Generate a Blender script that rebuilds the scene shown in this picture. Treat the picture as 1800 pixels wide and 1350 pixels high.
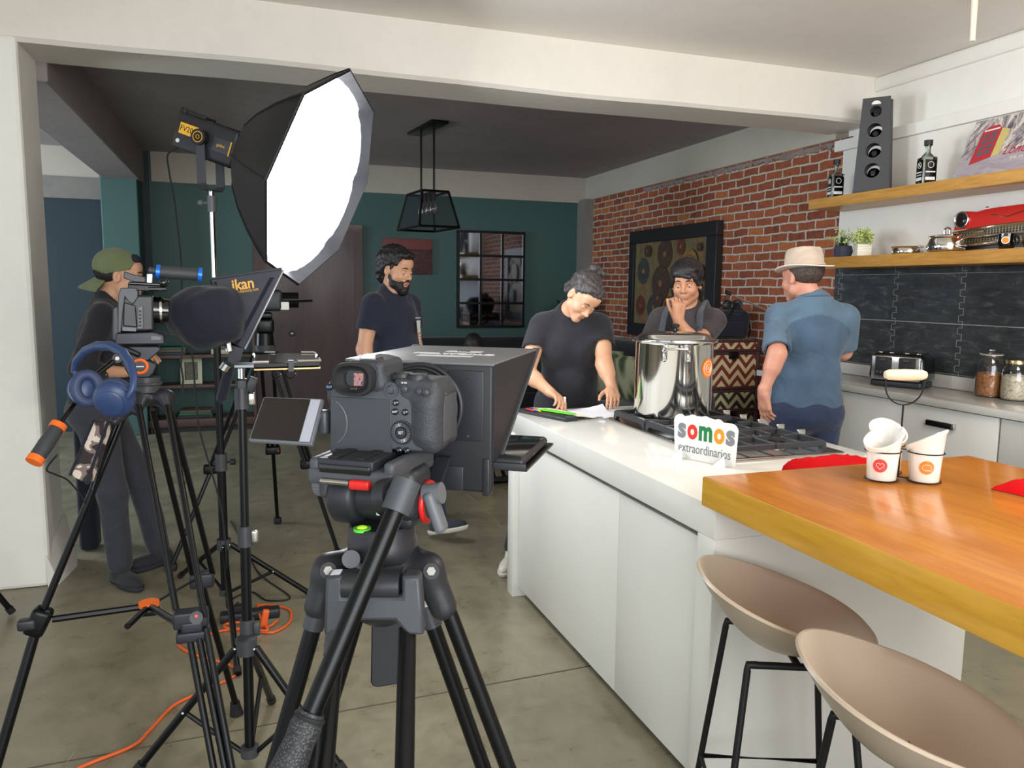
import bpy, bmesh, math, random
import numpy as np
from mathutils import Matrix, Vector, noise as mnoise

for o in list(bpy.data.objects): bpy.data.objects.remove(o, do_unlink=True)
scn = bpy.context.scene
COL = scn.collection
PI = math.pi

# ------------------------------------------------------------------ camera
F_PX = 1366.2
CAM_POS = Vector((0, 0, 1.5152))
CR = Vector((0.944986, -0.326926, 0.011027)); CU = Vector((0.029449, 0.118600, 0.992505)); CF = Vector((0.325784, 0.937578, -0.121703))
cam_data = bpy.data.cameras.new('camera'); cam = bpy.data.objects.new('camera', cam_data); COL.objects.link(cam)
cam_data.sensor_width = 36.0; cam_data.lens = F_PX * 36.0 / 1800.0; cam_data.clip_start = 0.05; cam_data.clip_end = 100
cm = Matrix((CR, CU, -CF)).transposed().to_4x4(); cm.translation = CAM_POS
cam.matrix_world = cm
scn.camera = cam

# ------------------------------------------------------------------ world, lights, exposure
scn.view_settings.view_transform = 'Standard'; scn.view_settings.look = 'None'
scn.view_settings.gamma = 1.0; scn.view_settings.use_curve_mapping = False
scn.view_settings.exposure = 0.48
world = bpy.data.worlds.new('daylight'); scn.world = world; world.use_nodes = True
bg = world.node_tree.nodes['Background']; bg.inputs[0].default_value = (0.86, 0.93, 1.0, 1); bg.inputs[1].default_value = 0.95

def area(name, loc, target, sx, sy, power, col):
    l = bpy.data.lights.new(name, 'AREA'); l.shape = 'RECTANGLE'; l.size = sx; l.size_y = sy; l.energy = power; l.color = col
    o = bpy.data.objects.new(name, l); COL.objects.link(o); o.location = loc
    d = (Vector(target) - Vector(loc)).normalized(); o.rotation_euler = d.to_track_quat('-Z', 'Y').to_euler()
    return o
area('window_daylight', (0.6, -3.2, 2.0), (1.6, 3.0, 1.0), 4.2, 2.2, 175, (0.96, 0.98, 1.0))
area('back_window_daylight', (-4.6, 6.6, 1.7), (1.5, 6.9, 1.2), 1.6, 1.4, 135, (0.80, 0.90, 1.0))
area('kitchen_overhead_light', (2.55, 1.0, 2.85), (2.9, 2.2, 0.9), 1.1, 0.5, 34, (1.0, 0.93, 0.82))  # warm area light just below the ceiling, no fitting modelled

# ------------------------------------------------------------------ placing helpers (the surveyed camera turned into plain coordinates)
def ray(px, py): return CF * F_PX + CR * (px - 900) - CU * (py - 675)
def V(px, py, d): return CAM_POS + ray(px, py) * (d / F_PX)
def on(px, py, x=None, y=None, z=None):
    r = ray(px, py)
    t = (x - CAM_POS.x) / r.x if x is not None else (y - CAM_POS.y) / r.y if y is not None else (z - CAM_POS.z) / r.z
    return CAM_POS + r * t

# ------------------------------------------------------------------ materials
def lin(c):
    r = []
    for x in c[:3]:
        x = x / 255.0
        r.append(x / 12.92 if x <= 0.04045 else ((x + 0.055) / 1.055) ** 2.4)
    return (r[0], r[1], r[2], 1.0)
class NT:
    def __init__(s, name):
        s.m = bpy.data.materials.new(name); s.m.use_nodes = True; s.t = s.m.node_tree; s.n = s.t.nodes; s.l = s.t.links
        s.b = s.n['Principled BSDF']
    def add(s, k, **kw):
        nd = s.n.new(k)
        for a, b in kw.items():
            if a in nd.inputs.keys() if isinstance(a, str) and a[0].isupper() else False: s.set(nd.inputs[a], b)
            else: setattr(nd, a, b)
        return nd
    def set(s, sock, v):
        if hasattr(v, 'is_linked') or isinstance(v, bpy.types.NodeSocket): s.l.new(v, sock)
        else: sock.default_value = v
    def i(s, nd, name, v): s.set(nd.inputs[name], v)
    def coord(s, kind='Object', scale=(1, 1, 1), rot=(0, 0, 0), loc=(0, 0, 0)):
        tc = s.n.new('ShaderNodeTexCoord'); mp = s.n.new('ShaderNodeMapping'); s.l.new(tc.outputs[kind], mp.inputs[0])
        mp.inputs['Scale'].default_value = scale; mp.inputs['Rotation'].default_value = rot; mp.inputs['Location'].default_value = loc
        return mp.outputs[0]
    def geo(s, scale=(1, 1, 1), rot=(0, 0, 0), loc=(0, 0, 0)):   # world position
        g = s.n.new('ShaderNodeNewGeometry'); mp = s.n.new('ShaderNodeMapping'); s.l.new(g.outputs['Position'], mp.inputs[0])
        mp.inputs['Scale'].default_value = scale; mp.inputs['Rotation'].default_value = rot; mp.inputs['Location'].default_value = loc
        return mp.outputs[0]
    def noise(s, vec, sc, det=4, rough=.55, dist=0.0):
        n = s.n.new('ShaderNodeTexNoise'); s.l.new(vec, n.inputs['Vector']); n.inputs['Scale'].default_value = sc
        n.inputs['Detail'].default_value = det; n.inputs['Roughness'].default_value = rough; n.inputs['Distortion'].default_value = dist
        return n.outputs['Fac']
    def ramp(s, fac, stops):
        r = s.n.new('ShaderNodeValToRGB'); s.l.new(fac, r.inputs[0]); e = r.color_ramp.elements
        while len(e) > 1: e.remove(e[-1])
        e[0].position = stops[0][0]; e[0].color = stops[0][1]
        for p, c in stops[1:]:
            q = e.new(p); q.color = c
        return r.outputs[0]
    def mix(s, fac, a, b, kind='MIX'):
        m = s.n.new('ShaderNodeMix'); m.data_type = 'RGBA'; m.blend_type = kind
        s.set(m.inputs[0], fac); s.set(m.inputs[6], a); s.set(m.inputs[7], b); return m.outputs[2]
    def math(s, op, a, b=0.0):
        m = s.n.new('ShaderNodeMath'); m.operation = op; s.set(m.inputs[0], a); s.set(m.inputs[1], b); return m.outputs[0]
    def bump(s, h, strength=.3, dist=.01):
        b = s.n.new('ShaderNodeBump'); s.l.new(h, b.inputs['Height']); b.inputs['Strength'].default_value = strength; b.inputs['Distance'].default_value = dist
        s.l.new(b.outputs[0], s.b.inputs['Normal'])
    def base(s, v): s.set(s.b.inputs['Base Color'], v)
    def rough(s, v): s.set(s.b.inputs['Roughness'], v)

def mat(name, c, rough=.5, metal=0.0, var=0.0, vs=8.0, bump=0.0, bs=60.0, bd=.002, coat=0.0, spec=None, trans=0.0, ior=None, emit=0.0, sheen=0.0):
    t = NT(name); col = lin(c)
    if var > 0:
        f = t.noise(t.coord('Object'), vs, 4)
        d = tuple(x * (1 - var) for x in col[:3]) + (1,); u = tuple(min(1, x * (1 + var)) for x in col[:3]) + (1,)
        t.base(t.ramp(f, [(.3, d), (.7, u)]))
    else: t.base(col)
    t.rough(rough); t.b.inputs['Metallic'].default_value = metal
    if coat: t.b.inputs['Coat Weight'].default_value = coat; t.b.inputs['Coat Roughness'].default_value = .08
    if spec is not None: t.b.inputs['Specular IOR Level'].default_value = spec
    if trans: t.b.inputs['Transmission Weight'].default_value = trans
    if ior: t.b.inputs['IOR'].default_value = ior
    if sheen: t.b.inputs['Sheen Weight'].default_value = sheen
    if emit: t.b.inputs['Emission Color'].default_value = col; t.b.inputs['Emission Strength'].default_value = emit
    if bump: t.bump(t.noise(t.coord('Object'), bs, 5), bump, bd)
    return t.m

M = {}
M['white_lacquer'] = mat('white_lacquer', (226, 226, 218), .28, var=.02, vs=3, spec=.5)
M['quartz'] = mat('quartz', (228, 228, 221), .10, var=.02, vs=9)
M['cabinet_white'] = mat('cabinet_white', (205, 205, 200), .35, var=.02, vs=3)
M['counter_grey'] = mat('counter_grey', (205, 204, 199), .16, var=.03, vs=60)
M['black_matte'] = mat('black_matte', (22, 23, 26), .55, bump=.15, bs=300, bd=.0005)
M['black_plastic'] = mat('black_plastic', (36, 38, 43), .42, bump=.2, bs=500, bd=.0004)
M['dark_plastic'] = mat('dark_plastic', (58, 61, 66), .42, bump=.12, bs=600, bd=.0003)
M['grey_plastic'] = mat('grey_plastic', (98, 102, 106), .45)
M['rubber'] = mat('rubber', (24, 24, 26), .75)
M['leather_grip'] = mat('leather_grip', (54, 57, 61), .5, bump=.8, bs=420, bd=.0012)
M['black_metal'] = mat('black_metal', (20, 21, 23), .32, .6)
M['black_gloss'] = mat('black_gloss', (9, 10, 12), .08, coat=.5)
M['chrome'] = mat('chrome', (225, 225, 225), .12, 1.0)
M['steel'] = mat('steel', (190, 188, 183), .22, 1.0)
M['steel_pot'] = mat('steel_pot', (222, 221, 218), .09, 1.0, bump=.02, bs=6, bd=.004)
M['alu'] = mat('alu', (170, 172, 176), .3, .9)
M['iron'] = mat('cast_iron', (58, 60, 64), .42, .3, bump=.2, bs=300, bd=.0006)
M['stool_frame'] = mat('stool_frame', (22, 22, 25), .45, .3)
M['stool_seat'] = mat('stool_seat', (188, 172, 152), .38, bump=.05, bs=200, bd=.0004)
M['red_cloth'] = mat('red_cloth', (196, 14, 20), .95, bump=.6, bs=180, bd=.002, spec=.15)
M['cream'] = mat('cream_ceramic', (236, 226, 208), .14, coat=.6)
M['white_ceramic'] = mat('white_ceramic', (238, 234, 226), .12, coat=.6)
M['paper'] = mat('paper', (236, 236, 240), .8)
M['white'] = mat('white_paint', (235, 235, 232), .5)
M['orange'] = mat('orange_plastic', (240, 110, 30), .4)
M['orange_cord'] = mat('orange_rubber', (232, 98, 34), .5)
M['red_plastic'] = mat('red_plastic', (205, 32, 28), .35)
M['blue_anod'] = mat('blue_anodised', (20, 110, 225), .3, .3)
M['blue_hp'] = mat('blue_satin', (40, 62, 104), .38)
M['blue_pad'] = mat('blue_leatherette', (48, 62, 96), .55, bump=.15, bs=200, bd=.0006)
M['black_cloth'] = mat('black_cloth', (22, 26, 40), .95, bump=.5, bs=90, bd=.004, sheen=.1)  # black lifted towards navy, lens haze put into the colour
M['yellow'] = mat('yellow_label', (238, 180, 50), .5)
M['gold_print'] = mat('gold_print', (232, 178, 90), .4)
M['silver_print'] = mat('silver_print', (222, 224, 226), .4)
M['glass'] = mat('clear_glass', (255, 255, 255), .01, trans=1.0, ior=1.45)
M['green_glass'] = mat('green_glass', (190, 205, 195), .02, trans=1.0, ior=1.4)
M['smoked'] = mat('smoked_glass', (50, 55, 60), .05, trans=.7, ior=1.3)
M['green_teal'] = None

def wood(name, a, b, rough, scale, axis='y', coat=0.3):
    t = NT(name)
    sc = {'x': (scale, scale * 9, scale * 9), 'y': (scale * 9, scale, scale * 9), 'z': (scale * 9, scale * 9, scale)}[axis]
    v = t.coord('Object', sc)
    n1 = t.noise(v, 1.0, 6, .6, .8); n2 = t.noise(t.coord('Object', tuple(k * 6 for k in sc)), 1.0, 3)
    c = t.ramp(n1, [(.28, lin(a)), (.5, lin(tuple((x + y) / 2 for x, y in zip(a, b)))), (.72, lin(b))])
    t.base(t.mix(.22, c, t.ramp(n2, [(.35, lin(tuple(x * .75 for x in a))), (.6, lin(b))])))
    t.rough(rough); t.b.inputs['Coat Weight'].default_value = coat; t.b.inputs['Coat Roughness'].default_value = .12
    t.bump(n2, .08, .001)
    return t.m
M['slab_wood'] = wood('varnished_wood', (196, 112, 24), (224, 146, 44), .30, .9, 'y', .4)
M['shelf_wood'] = wood('oak', (176, 122, 52), (214, 164, 86), .42, 1.6, 'y', .2)
M['dark_wood'] = wood('dark_wood', (58, 40, 38), (84, 60, 56), .5, 1.2, 'z', .1)
M['shelf_dark'] = wood('walnut', (62, 42, 38), (88, 60, 50), .5, 1.2, 'x', .1)
M['pale_wood'] = wood('pale_wood', (236, 214, 174), (246, 230, 196), .35, 3, 'x', .4)

def plaster(name, c, var=.06, rough=.75, bump=.25, scale=1.4):
    t = NT(name); v = t.geo(); n = t.noise(v, scale, 5, .6, .4); n2 = t.noise(v, scale * 9, 4)
    col = lin(c); d = tuple(x * (1 - 2 * var) for x in col[:3]) + (1,)
    t.base(t.mix(.3, t.ramp(n, [(.3, d), (.62, col)]), t.ramp(n2, [(.3, d), (.6, col)]))); t.rough(rough); t.bump(n2, bump, .006)
    return t.m
M['wall_white'] = plaster('white_plaster', (232, 231, 224), .04)
M['ceiling_white'] = plaster('ceiling_plaster', (240, 235, 228), .04, .6, .3, 1.0)
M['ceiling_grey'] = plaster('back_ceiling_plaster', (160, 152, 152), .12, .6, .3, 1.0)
M['band'] = plaster('beige_plaster', (186, 180, 166), .05)
M['concrete'] = plaster('raw_concrete', (132, 128, 122), .12, .8, .5, 2.0)
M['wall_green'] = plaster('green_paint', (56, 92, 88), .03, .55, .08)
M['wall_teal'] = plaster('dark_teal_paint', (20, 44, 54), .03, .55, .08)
M['door_wood'] = wood('brown_door', (64, 46, 46), (78, 58, 56), .45, .6, 'z', .1)

def floor_mat():
    t = NT('polished_concrete'); v = t.geo()
    n = t.noise(v, 1.1, 7, .62, .9); n2 = t.noise(v, 7.0, 6, .7, .5); n3 = t.noise(t.geo((1, .35, 1)), 2.4, 6, .65, 1.2)
    c = t.ramp(n, [(.3, lin((104, 98, 78))), (.5, lin((134, 128, 106))), (.7, lin((156, 150, 126)))])
    c = t.mix(.4, c, t.ramp(n3, [(.3, lin((96, 90, 72))), (.65, lin((160, 154, 130)))]))
    c = t.mix(.25, c, t.ramp(n2, [(.35, lin((84, 80, 64))), (.6, lin((152, 146, 124)))]))
    # hairline scratches and pale wear
    mu = t.n.new('ShaderNodeTexVoronoi'); mu.feature = 'DISTANCE_TO_EDGE'; t.l.new(t.geo((1, 1, 1), (0, 0, .4)), mu.inputs['Vector']); mu.inputs['Scale'].default_value = .9
    dn = t.math('MULTIPLY_ADD', n2, .02); 
    crack = t.ramp(t.math('ADD', mu.outputs['Distance'], t.math('MULTIPLY', n2, .012)), [(.003, (0, 0, 0, 1)), (.006, (1, 1, 1, 1))])
    c = t.mix(t.math('MULTIPLY', t.math('SUBTRACT', 1.0, crack), .15), c, lin((92, 86, 72)))
    t.base(c); t.rough(t.ramp(n2, [(.3, (.24, .24, .24, 1)), (.7, (.42, .42, .42, 1))]))
    t.bump(n2, .06, .002)
    return t.m
M['floor'] = floor_mat()

def brick_mat():
    t = NT('red_brick'); g = t.geo(); sep = t.n.new('ShaderNodeSeparateXYZ'); t.l.new(g, sep.inputs[0])
    wob = t.noise(g, 3.2, 3); wob2 = t.noise(g, 14.0, 3)
    yy = t.math('ADD', sep.outputs['Y'], t.math('MULTIPLY', t.math('SUBTRACT', wob2, .5), .035))
    zz = t.math('ADD', sep.outputs['Z'], t.math('ADD', t.math('MULTIPLY', t.math('SUBTRACT', wob, .5), .03), t.math('MULTIPLY', t.math('SUBTRACT', wob2, .5), .018)))
    cb = t.n.new('ShaderNodeCombineXYZ'); t.l.new(yy, cb.inputs[0]); t.l.new(zz, cb.inputs[1])
    b = t.n.new('ShaderNodeTexBrick'); t.l.new(cb.outputs[0], b.inputs['Vector'])
    b.inputs['Scale'].default_value = 1.0; b.inputs['Brick Width'].default_value = .205; b.inputs['Row Height'].default_value = .0705
    b.inputs['Mortar Size'].default_value = .0088; b.inputs['Mortar Smooth'].default_value = .25; b.inputs['Bias'].default_value = -.1
    b.inputs['Color1'].default_value = (0, 0, 0, 1); b.inputs['Color2'].default_value = (1, 1, 1, 1); b.inputs['Mortar'].default_value = (.5, .5, .5, 1)
    n = t.noise(g, 26, 5, .7)
    c = t.ramp(b.outputs['Color'], [(.0, lin((114, 56, 42))), (.45, lin((146, 76, 50))), (.8, lin((164, 88, 56))), (.92, lin((202, 126, 64)))])
    c = t.mix(.35, c, t.ramp(n, [(.3, lin((86, 46, 36))), (.6, lin((172, 98, 60)))]), 'MIX')
    n4 = t.noise(g, 60, 3, .8)
    mcol = t.ramp(n4, [(.3, lin((172, 160, 146))), (.7, lin((206, 194, 178)))])
    t.base(t.mix(b.outputs['Fac'], c, mcol)); t.rough(.88)
    h = t.math('ADD', t.math('MULTIPLY', t.math('SUBTRACT', 1.0, b.outputs['Fac']), 1.0), t.math('MULTIPLY', n, .35))
    t.bump(h, .9, .012)
    return t.m
M['brick'] = brick_mat()

def slate_mat():
    t = NT('black_slate'); g = t.geo((1, 1, 1)); sep = t.n.new('ShaderNodeSeparateXYZ'); t.l.new(g, sep.inputs[0])
    # interlocking panels .36 x .42 m: a stepped vertical joint every .36 m, horizontal joint every .32 m
    row = t.math('FLOOR', t.math('DIVIDE', sep.outputs['Z'], .0375)); par = t.math('MODULO', row, 2.0)
    y2 = t.math('ADD', sep.outputs['Y'], t.math('MULTIPLY', par, .030))
    my = t.math('MODULO', t.math('ADD', y2, 10.0), .50); jy = t.math('LESS_THAN', my, .0035)
    mz = t.math('MODULO', t.math('SUBTRACT', sep.outputs['Z'], 1.335), .30); jz = t.math('LESS_THAN', t.math('ABSOLUTE', mz), .0025)
    mr = t.math('MODULO', sep.outputs['Z'], .0375); js = t.math('MULTIPLY', t.math('LESS_THAN', mr, .0025), t.math('LESS_THAN', t.math('ABSOLUTE', t.math('SUBTRACT', t.math('MODULO', t.math('ADD', sep.outputs['Y'], 10.0), .50), .485)), .016))
    j = t.math('MAXIMUM', t.math('MAXIMUM', jy, jz), js)
    cb = t.n.new('ShaderNodeCombineXYZ'); t.l.new(sep.outputs['Y'], cb.inputs[0]); t.l.new(sep.outputs['Z'], cb.inputs[1])
    b = t.n.new('ShaderNodeTexBrick'); t.l.new(cb.outputs[0], b.inputs['Vector']); b.inputs['Scale'].default_value = 1
    b.inputs['Brick Width'].default_value = .13; b.inputs['Row Height'].default_value = .0375; b.inputs['Mortar Size'].default_value = .0005
    b.inputs['Color1'].default_value = (0, 0, 0, 1); b.inputs['Color2'].default_value = (1, 1, 1, 1)
    n = t.noise(t.geo((1, 1, 3)), 9, 7, .72, .6); n2 = t.noise(t.geo((1, 1, 5)), 30, 4)
    c = t.ramp(n, [(.35, lin((34, 38, 41))), (.55, lin((56, 61, 64))), (.72, lin((112, 116, 116)))])
    c = t.mix(.3, c, t.ramp(b.outputs['Color'], [(0, lin((22, 25, 28))), (1, lin((60, 66, 70)))]))
    t.base(t.mix(t.math('MULTIPLY', j, .85), c, lin((158, 160, 156)))); t.rough(.55)
    t.bump(t.math('ADD', t.math('MULTIPLY', b.outputs['Color'], .6), n2), .5, .006)
    return t.m
M['slate'] = slate_mat()

# ------------------------------------------------------------------ mesh builder
def frame_of(w):
    w = Vector(w).normalized(); a = Vector((0, 0, 1)) if abs(w.z) < .9 else Vector((1, 0, 0))
    u = a.cross(w).normalized(); return u, w.cross(u), w
class MB:
    def __init__(s): s.v = []; s.f = []; s.m = []
    def add(s, v, f, m=0):
        k = len(s.v); s.v += [Vector(x) for x in v]; s.f += [tuple(i + k for i in q) for q in f]; s.m += [m] * len(f); return s
    def tr(s, Mx, k=0):
        for i in range(k, len(s.v)): s.v[i] = Mx @ s.v[i]
        return s
    def box(s, c, d, R=None, m=0):
        c = Vector(c); R = R or Matrix.Identity(3)
        v = [c + R @ Vector((x * d[0] / 2, y * d[1] / 2, z * d[2] / 2)) for x in (-1, 1) for y in (-1, 1) for z in (-1, 1)]
        return s.add(v, [(0, 1, 3, 2), (4, 6, 7, 5), (0, 4, 5, 1), (2, 3, 7, 6), (0, 2, 6, 4), (1, 5, 7, 3)], m)
    def bb(s, a, b, m=0): return s.box([(x + y) / 2 for x, y in zip(a, b)], [abs(y - x) for x, y in zip(a, b)], m=m)
    def rbox(s, c, d, r=.01, seg=3, R=None, m=0, taper=None):
        bm = bmesh.new(); bmesh.ops.create_cube(bm, size=1.0)
        for v in bm.verts: v.co = Vector((v.co.x * d[0], v.co.y * d[1], v.co.z * d[2]))
        if taper:
            for v in bm.verts:
                k = taper[0] if v.co.z > 0 else 1.0; v.co.x *= k; v.co.y *= (taper[1] if v.co.z > 0 else 1.0)
        bmesh.ops.bevel(bm, geom=bm.edges[:], offset=min(r, min(d) * .49), segments=seg, profile=.5, affect='EDGES')
        bm.verts.index_update(); R = R or Matrix.Identity(3); c = Vector(c)
        s.add([c + R @ v.co for v in bm.verts], [[v.index for v in f.verts] for f in bm.faces], m); bm.free(); return s
    def cyl(s, p0, p1, r0, r1=None, n=20, m=0, cap=True):
        r1 = r0 if r1 is None else r1; p0 = Vector(p0); p1 = Vector(p1); u, w, d = frame_of(p1 - p0); v = []
        for p, r in ((p0, r0), (p1, r1)):
            for i in range(n):
                a = 2 * PI * i / n; v.append(p + u * (math.cos(a) * r) + w * (math.sin(a) * r))
        f = [(i, (i + 1) % n, n + (i + 1) % n, n + i) for i in range(n)]
        if cap: f += [tuple(range(n - 1, -1, -1)), tuple(range(n, 2 * n))]
        return s.add(v, f, m)
    def tube(s, pts, r, n=10, m=0, closed=False, flat=None):
        P = [Vector(p) for p in pts]; N = len(P); R = r if isinstance(r, (list, tuple)) else [r] * N
        u = None; v = []
        for i, p in enumerate(P):
            if closed: d = (P[(i + 1) % N] - P[i - 1]).normalized()
            else: d = (P[min(i + 1, N - 1)] - P[max(i - 1, 0)]).normalized()
            if u is None: u = frame_of(d)[0]
            u = (u - d * u.dot(d)).normalized(); w = d.cross(u)
            fu, fw = flat or (1, 1)
            for k in range(n):
                a = 2 * PI * k / n; v.append(p + u * (math.cos(a) * R[i] * fu) + w * (math.sin(a) * R[i] * fw))
        f = []
        for i in range(N if closed else N - 1):
            j = (i + 1) % N
            f += [(i * n + k, i * n + (k + 1) % n, j * n + (k + 1) % n, j * n + k) for k in range(n)]
        if not closed: f += [tuple(range(n - 1, -1, -1)), tuple(range((N - 1) * n, N * n))]
        return s.add(v, f, m)
    def lathe(s, prof, o=(0, 0, 0), ax=(0, 0, 1), n=32, m=0, sx=1.0, sy=1.0):
        o = Vector(o); u, w, d = frame_of(ax); v = []; f = []
        if tuple(ax) == (0, 0, 1): u, w, d = Vector((1, 0, 0)), Vector((0, 1, 0)), Vector((0, 0, 1))
        for r, z in prof:
            for i in range(n):
                a = 2 * PI * i / n; v.append(o + u * (math.cos(a) * r * sx) + w * (math.sin(a) * r * sy) + d * z)
        for k in range(len(prof) - 1):
            f += [(k * n + i, k * n + (i + 1) % n, (k + 1) * n + (i + 1) % n, (k + 1) * n + i) for i in range(n)]
        if prof[0][0] > 1e-6: f.append(tuple(range(n - 1, -1, -1)))
        if prof[-1][0] > 1e-6: f.append(tuple(range((len(prof) - 1) * n, len(prof) * n)))
        return s.add(v, f, m)
    def shell(s, prof, o=(0, 0, 0), ax=(0, 0, 1), n=32, m=0, th=.003):   # open vessel with wall thickness
        inner = [(max(r - th, .0005), z if i else z + th) for i, (r, z) in enumerate(prof)]
        return s.lathe([(0.0, prof[0][1])] + list(prof) + inner[::-1] + [(0.0, prof[0][1] + th)], o, ax, n, m)
    def ell(s, c, d, R=None, nu=20, nv=12, m=0):
        c = Vector(c); R = R or Matrix.Identity(3); v = []; f = []
        for j in range(nv + 1):
            t = PI * j / nv
            for i in range(nu):
                a = 2 * PI * i / nu; v.append(c + R @ Vector((d[0] * math.sin(t) * math.cos(a), d[1] * math.sin(t) * math.sin(a), d[2] * math.cos(t))))
        for j in range(nv): f += [(j * nu + i, (j + 1) * nu + i, (j + 1) * nu + (i + 1) % nu, j * nu + (i + 1) % nu) for i in range(nu)]
        return s.add(v, f, m)
    def prism(s, poly, o, u, v, w, m=0, mside=None):    # polygon in the (u,v) plane swept along w
        o, u, v, w = Vector(o), Vector(u), Vector(v), Vector(w); n = len(poly)
        P = [o + u * a + v * b for a, b in poly]; vs = P + [p + w for p in P]
        s.add(vs, [tuple(range(n - 1, -1, -1)), tuple(range(n, 2 * n))], m)
        return s.add(vs, [(i, (i + 1) % n, n + (i + 1) % n, n + i) for i in range(n)], m if mside is None else mside)
    def quad(s, a, b, c, d, m=0): return s.add([a, b, c, d], [(0, 1, 2, 3)], m)
    def slab(s, a, b, c, d, t, m=0):      # quad with thickness vector t
        t = Vector(t); q = [Vector(x) for x in (a, b, c, d)]; q += [x + t for x in q]
        return s.add(q, [(3, 2, 1, 0), (4, 5, 6, 7), (0, 1, 5, 4), (1, 2, 6, 5), (2, 3, 7, 6), (3, 0, 4, 7)], m)
    def grid(s, fn, nu, nv, m=0, wrap=False):
        v = [fn(i / (nu if wrap else nu - 1), j / (nv - 1)) for j in range(nv) for i in range(nu)]
        f = [(j * nu + i, j * nu + (i + 1) % nu, (j + 1) * nu + (i + 1) % nu, (j + 1) * nu + i) for j in range(nv - 1) for i in range(nu if wrap else nu - 1)]
        return s.add(v, f, m)
    def torus(s, c, R, r, ax=(0, 0, 1), n=40, k=10, m=0, a0=0, a1=2 * PI):
        u, w, d = frame_of(ax); c = Vector(c); full = abs(a1 - a0 - 2 * PI) < 1e-6
        N = n if full else n + 1
        return s.tube([c + u * (math.cos(a0 + (a1 - a0) * i / n) * R) + w * (math.sin(a0 + (a1 - a0) * i / n) * R) for i in range(N)], r, k, m, closed=full)

def recalc(me):
    bm = bmesh.new(); bm.from_mesh(me); bmesh.ops.recalc_face_normals(bm, faces=bm.faces[:]); bm.to_mesh(me); bm.free()
def link_mesh(name, verts, faces, mats, mi=None, smooth=True, fixn=True):
    me = bpy.data.meshes.new(name); me.from_pydata([tuple(v) for v in verts], [], faces)
    for m_ in mats: me.materials.append(m_)
    if mi is not None and len(mats) > 1: me.polygons.foreach_set('material_index', mi)
    if fixn: recalc(me)
    if smooth:
        me.polygons.foreach_set('use_smooth', [True] * len(me.polygons)); me.set_sharp_from_angle(angle=math.radians(38))
    me.update(); o = bpy.data.objects.new(name, me); COL.objects.link(o); return o
def obj(name, mb, m, parent=None, world=False, smooth=True, bevel=0, label=None, mods=None):
    mats = [M[k] if isinstance(k, str) else k for k in (m if isinstance(m, (list, tuple)) else [m])]
    if world and parent is not None:
        chain = Matrix.Identity(4); p = parent
        while p is not None: chain = p.matrix_basis @ chain; p = p.parent
        inv = chain.inverted(); mb.v = [inv @ v for v in mb.v]
    o = link_mesh(name, mb.v, mb.f, mats, mb.m, smooth)
    if parent is not None: o.parent = parent
    if bevel:
        b = o.modifiers.new('bevel', 'BEVEL'); b.width = bevel; b.segments = 2; b.limit_method = 'ANGLE'; b.angle_limit = math.radians(40)
    if label: o['label'] = label
    return o
def tag(o, label, cat, group=None):
    o['label'] = label; o['category'] = cat
    if group: o['group'] = group
    return o
def thing(name, label, cat, loc=(0, 0, 0), rz=0, group=None, mtx=None):
    o = bpy.data.objects.new(name, None); COL.objects.link(o); o.empty_display_size = .05
    if mtx is not None: o.matrix_basis = mtx
    else: o.location = loc; o.rotation_euler = (0, 0, rz); o.matrix_basis = Matrix.Translation(Vector(loc)) @ Matrix.Rotation(rz, 4, 'Z')
    return tag(o, label, cat, group)
def struct(name, mb, m, parent=None, smooth=False, bevel=0):
    o = obj(name, mb, m, parent, smooth=smooth, bevel=bevel)
    if parent is None: o['kind'] = 'structure'
    return o
def axes(o, x, y, z):      # 4x4 from origin and three axes
    m_ = Matrix((Vector(x).normalized(), Vector(y).normalized(), Vector(z).normalized())).transposed().to_4x4(); m_.translation = Vector(o); return m_
def text(body, size, m, parent, mtx, width=None, extr=.0004, name='lettering', bold=0.0, world=False, label=None, shear=0.0):
    c = bpy.data.curves.new('t', 'FONT'); c.body = body; c.size = size; c.extrude = extr; c.align_x = 'CENTER'; c.align_y = 'CENTER'; c.offset = bold; c.shear = shear; c.resolution_u = 3
    o = bpy.data.objects.new('t', c); COL.objects.link(o)
    dg = bpy.context.evaluated_depsgraph_get(); dg.update(); me = bpy.data.meshes.new_from_object(o.evaluated_get(dg))
    vs = [v.co.copy() for v in me.vertices]; fs = [tuple(p.vertices) for p in me.polygons]
    bpy.data.objects.remove(o, do_unlink=True); bpy.data.curves.remove(c); bpy.data.meshes.remove(me)
    if not vs: return None
    xs = [v.x for v in vs]; k = width / (max(xs) - min(xs)) if width else 1.0; cx = (max(xs) + min(xs)) / 2
    mb = MB().add([Vector(((v.x - cx) * k, v.y, v.z)) for v in vs], fs); mb.tr(mtx)
    o = obj(name, mb, m, parent, world=world, smooth=False)
    if label: o['label'] = label
    return o
# ================================================================== ROOM
XW = 4.079; YB0, YB1 = 4.316, 4.695; ZB = 2.636; YG = 8.955; ZC1 = 2.942; ZC2 = 2.867; XL = -0.951
struct('floor', MB().bb((-6.0, -4.0, -.12), (XW + .3, YG + .3, 0)), 'floor')
jn = MB()
pa, pb = on(560, 1258, z=0), on(1070, 1165, z=0)
def strip(mb, a, b, w, h=.0015):
    a = Vector(a); b = Vector(b); d = (b - a).normalized(); n = Vector((-d.y, d.x, 0)) * w / 2
    mb.slab(a - n + Vector((0, 0, .0002)), b - n + Vector((0, 0, .0002)), b + n + Vector((0, 0, .0002)), a + n + Vector((0, 0, .0002)), (0, 0, h))
M['joint'] = mat('floor_joint', (84, 80, 68), .6)
M['scratch'] = mat('floor_scratch', (148, 144, 128), .6)
strip(jn, pa, pb, .006); strip(jn, pb, pb + (pb - pa).normalized() * .4, .006)
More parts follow.
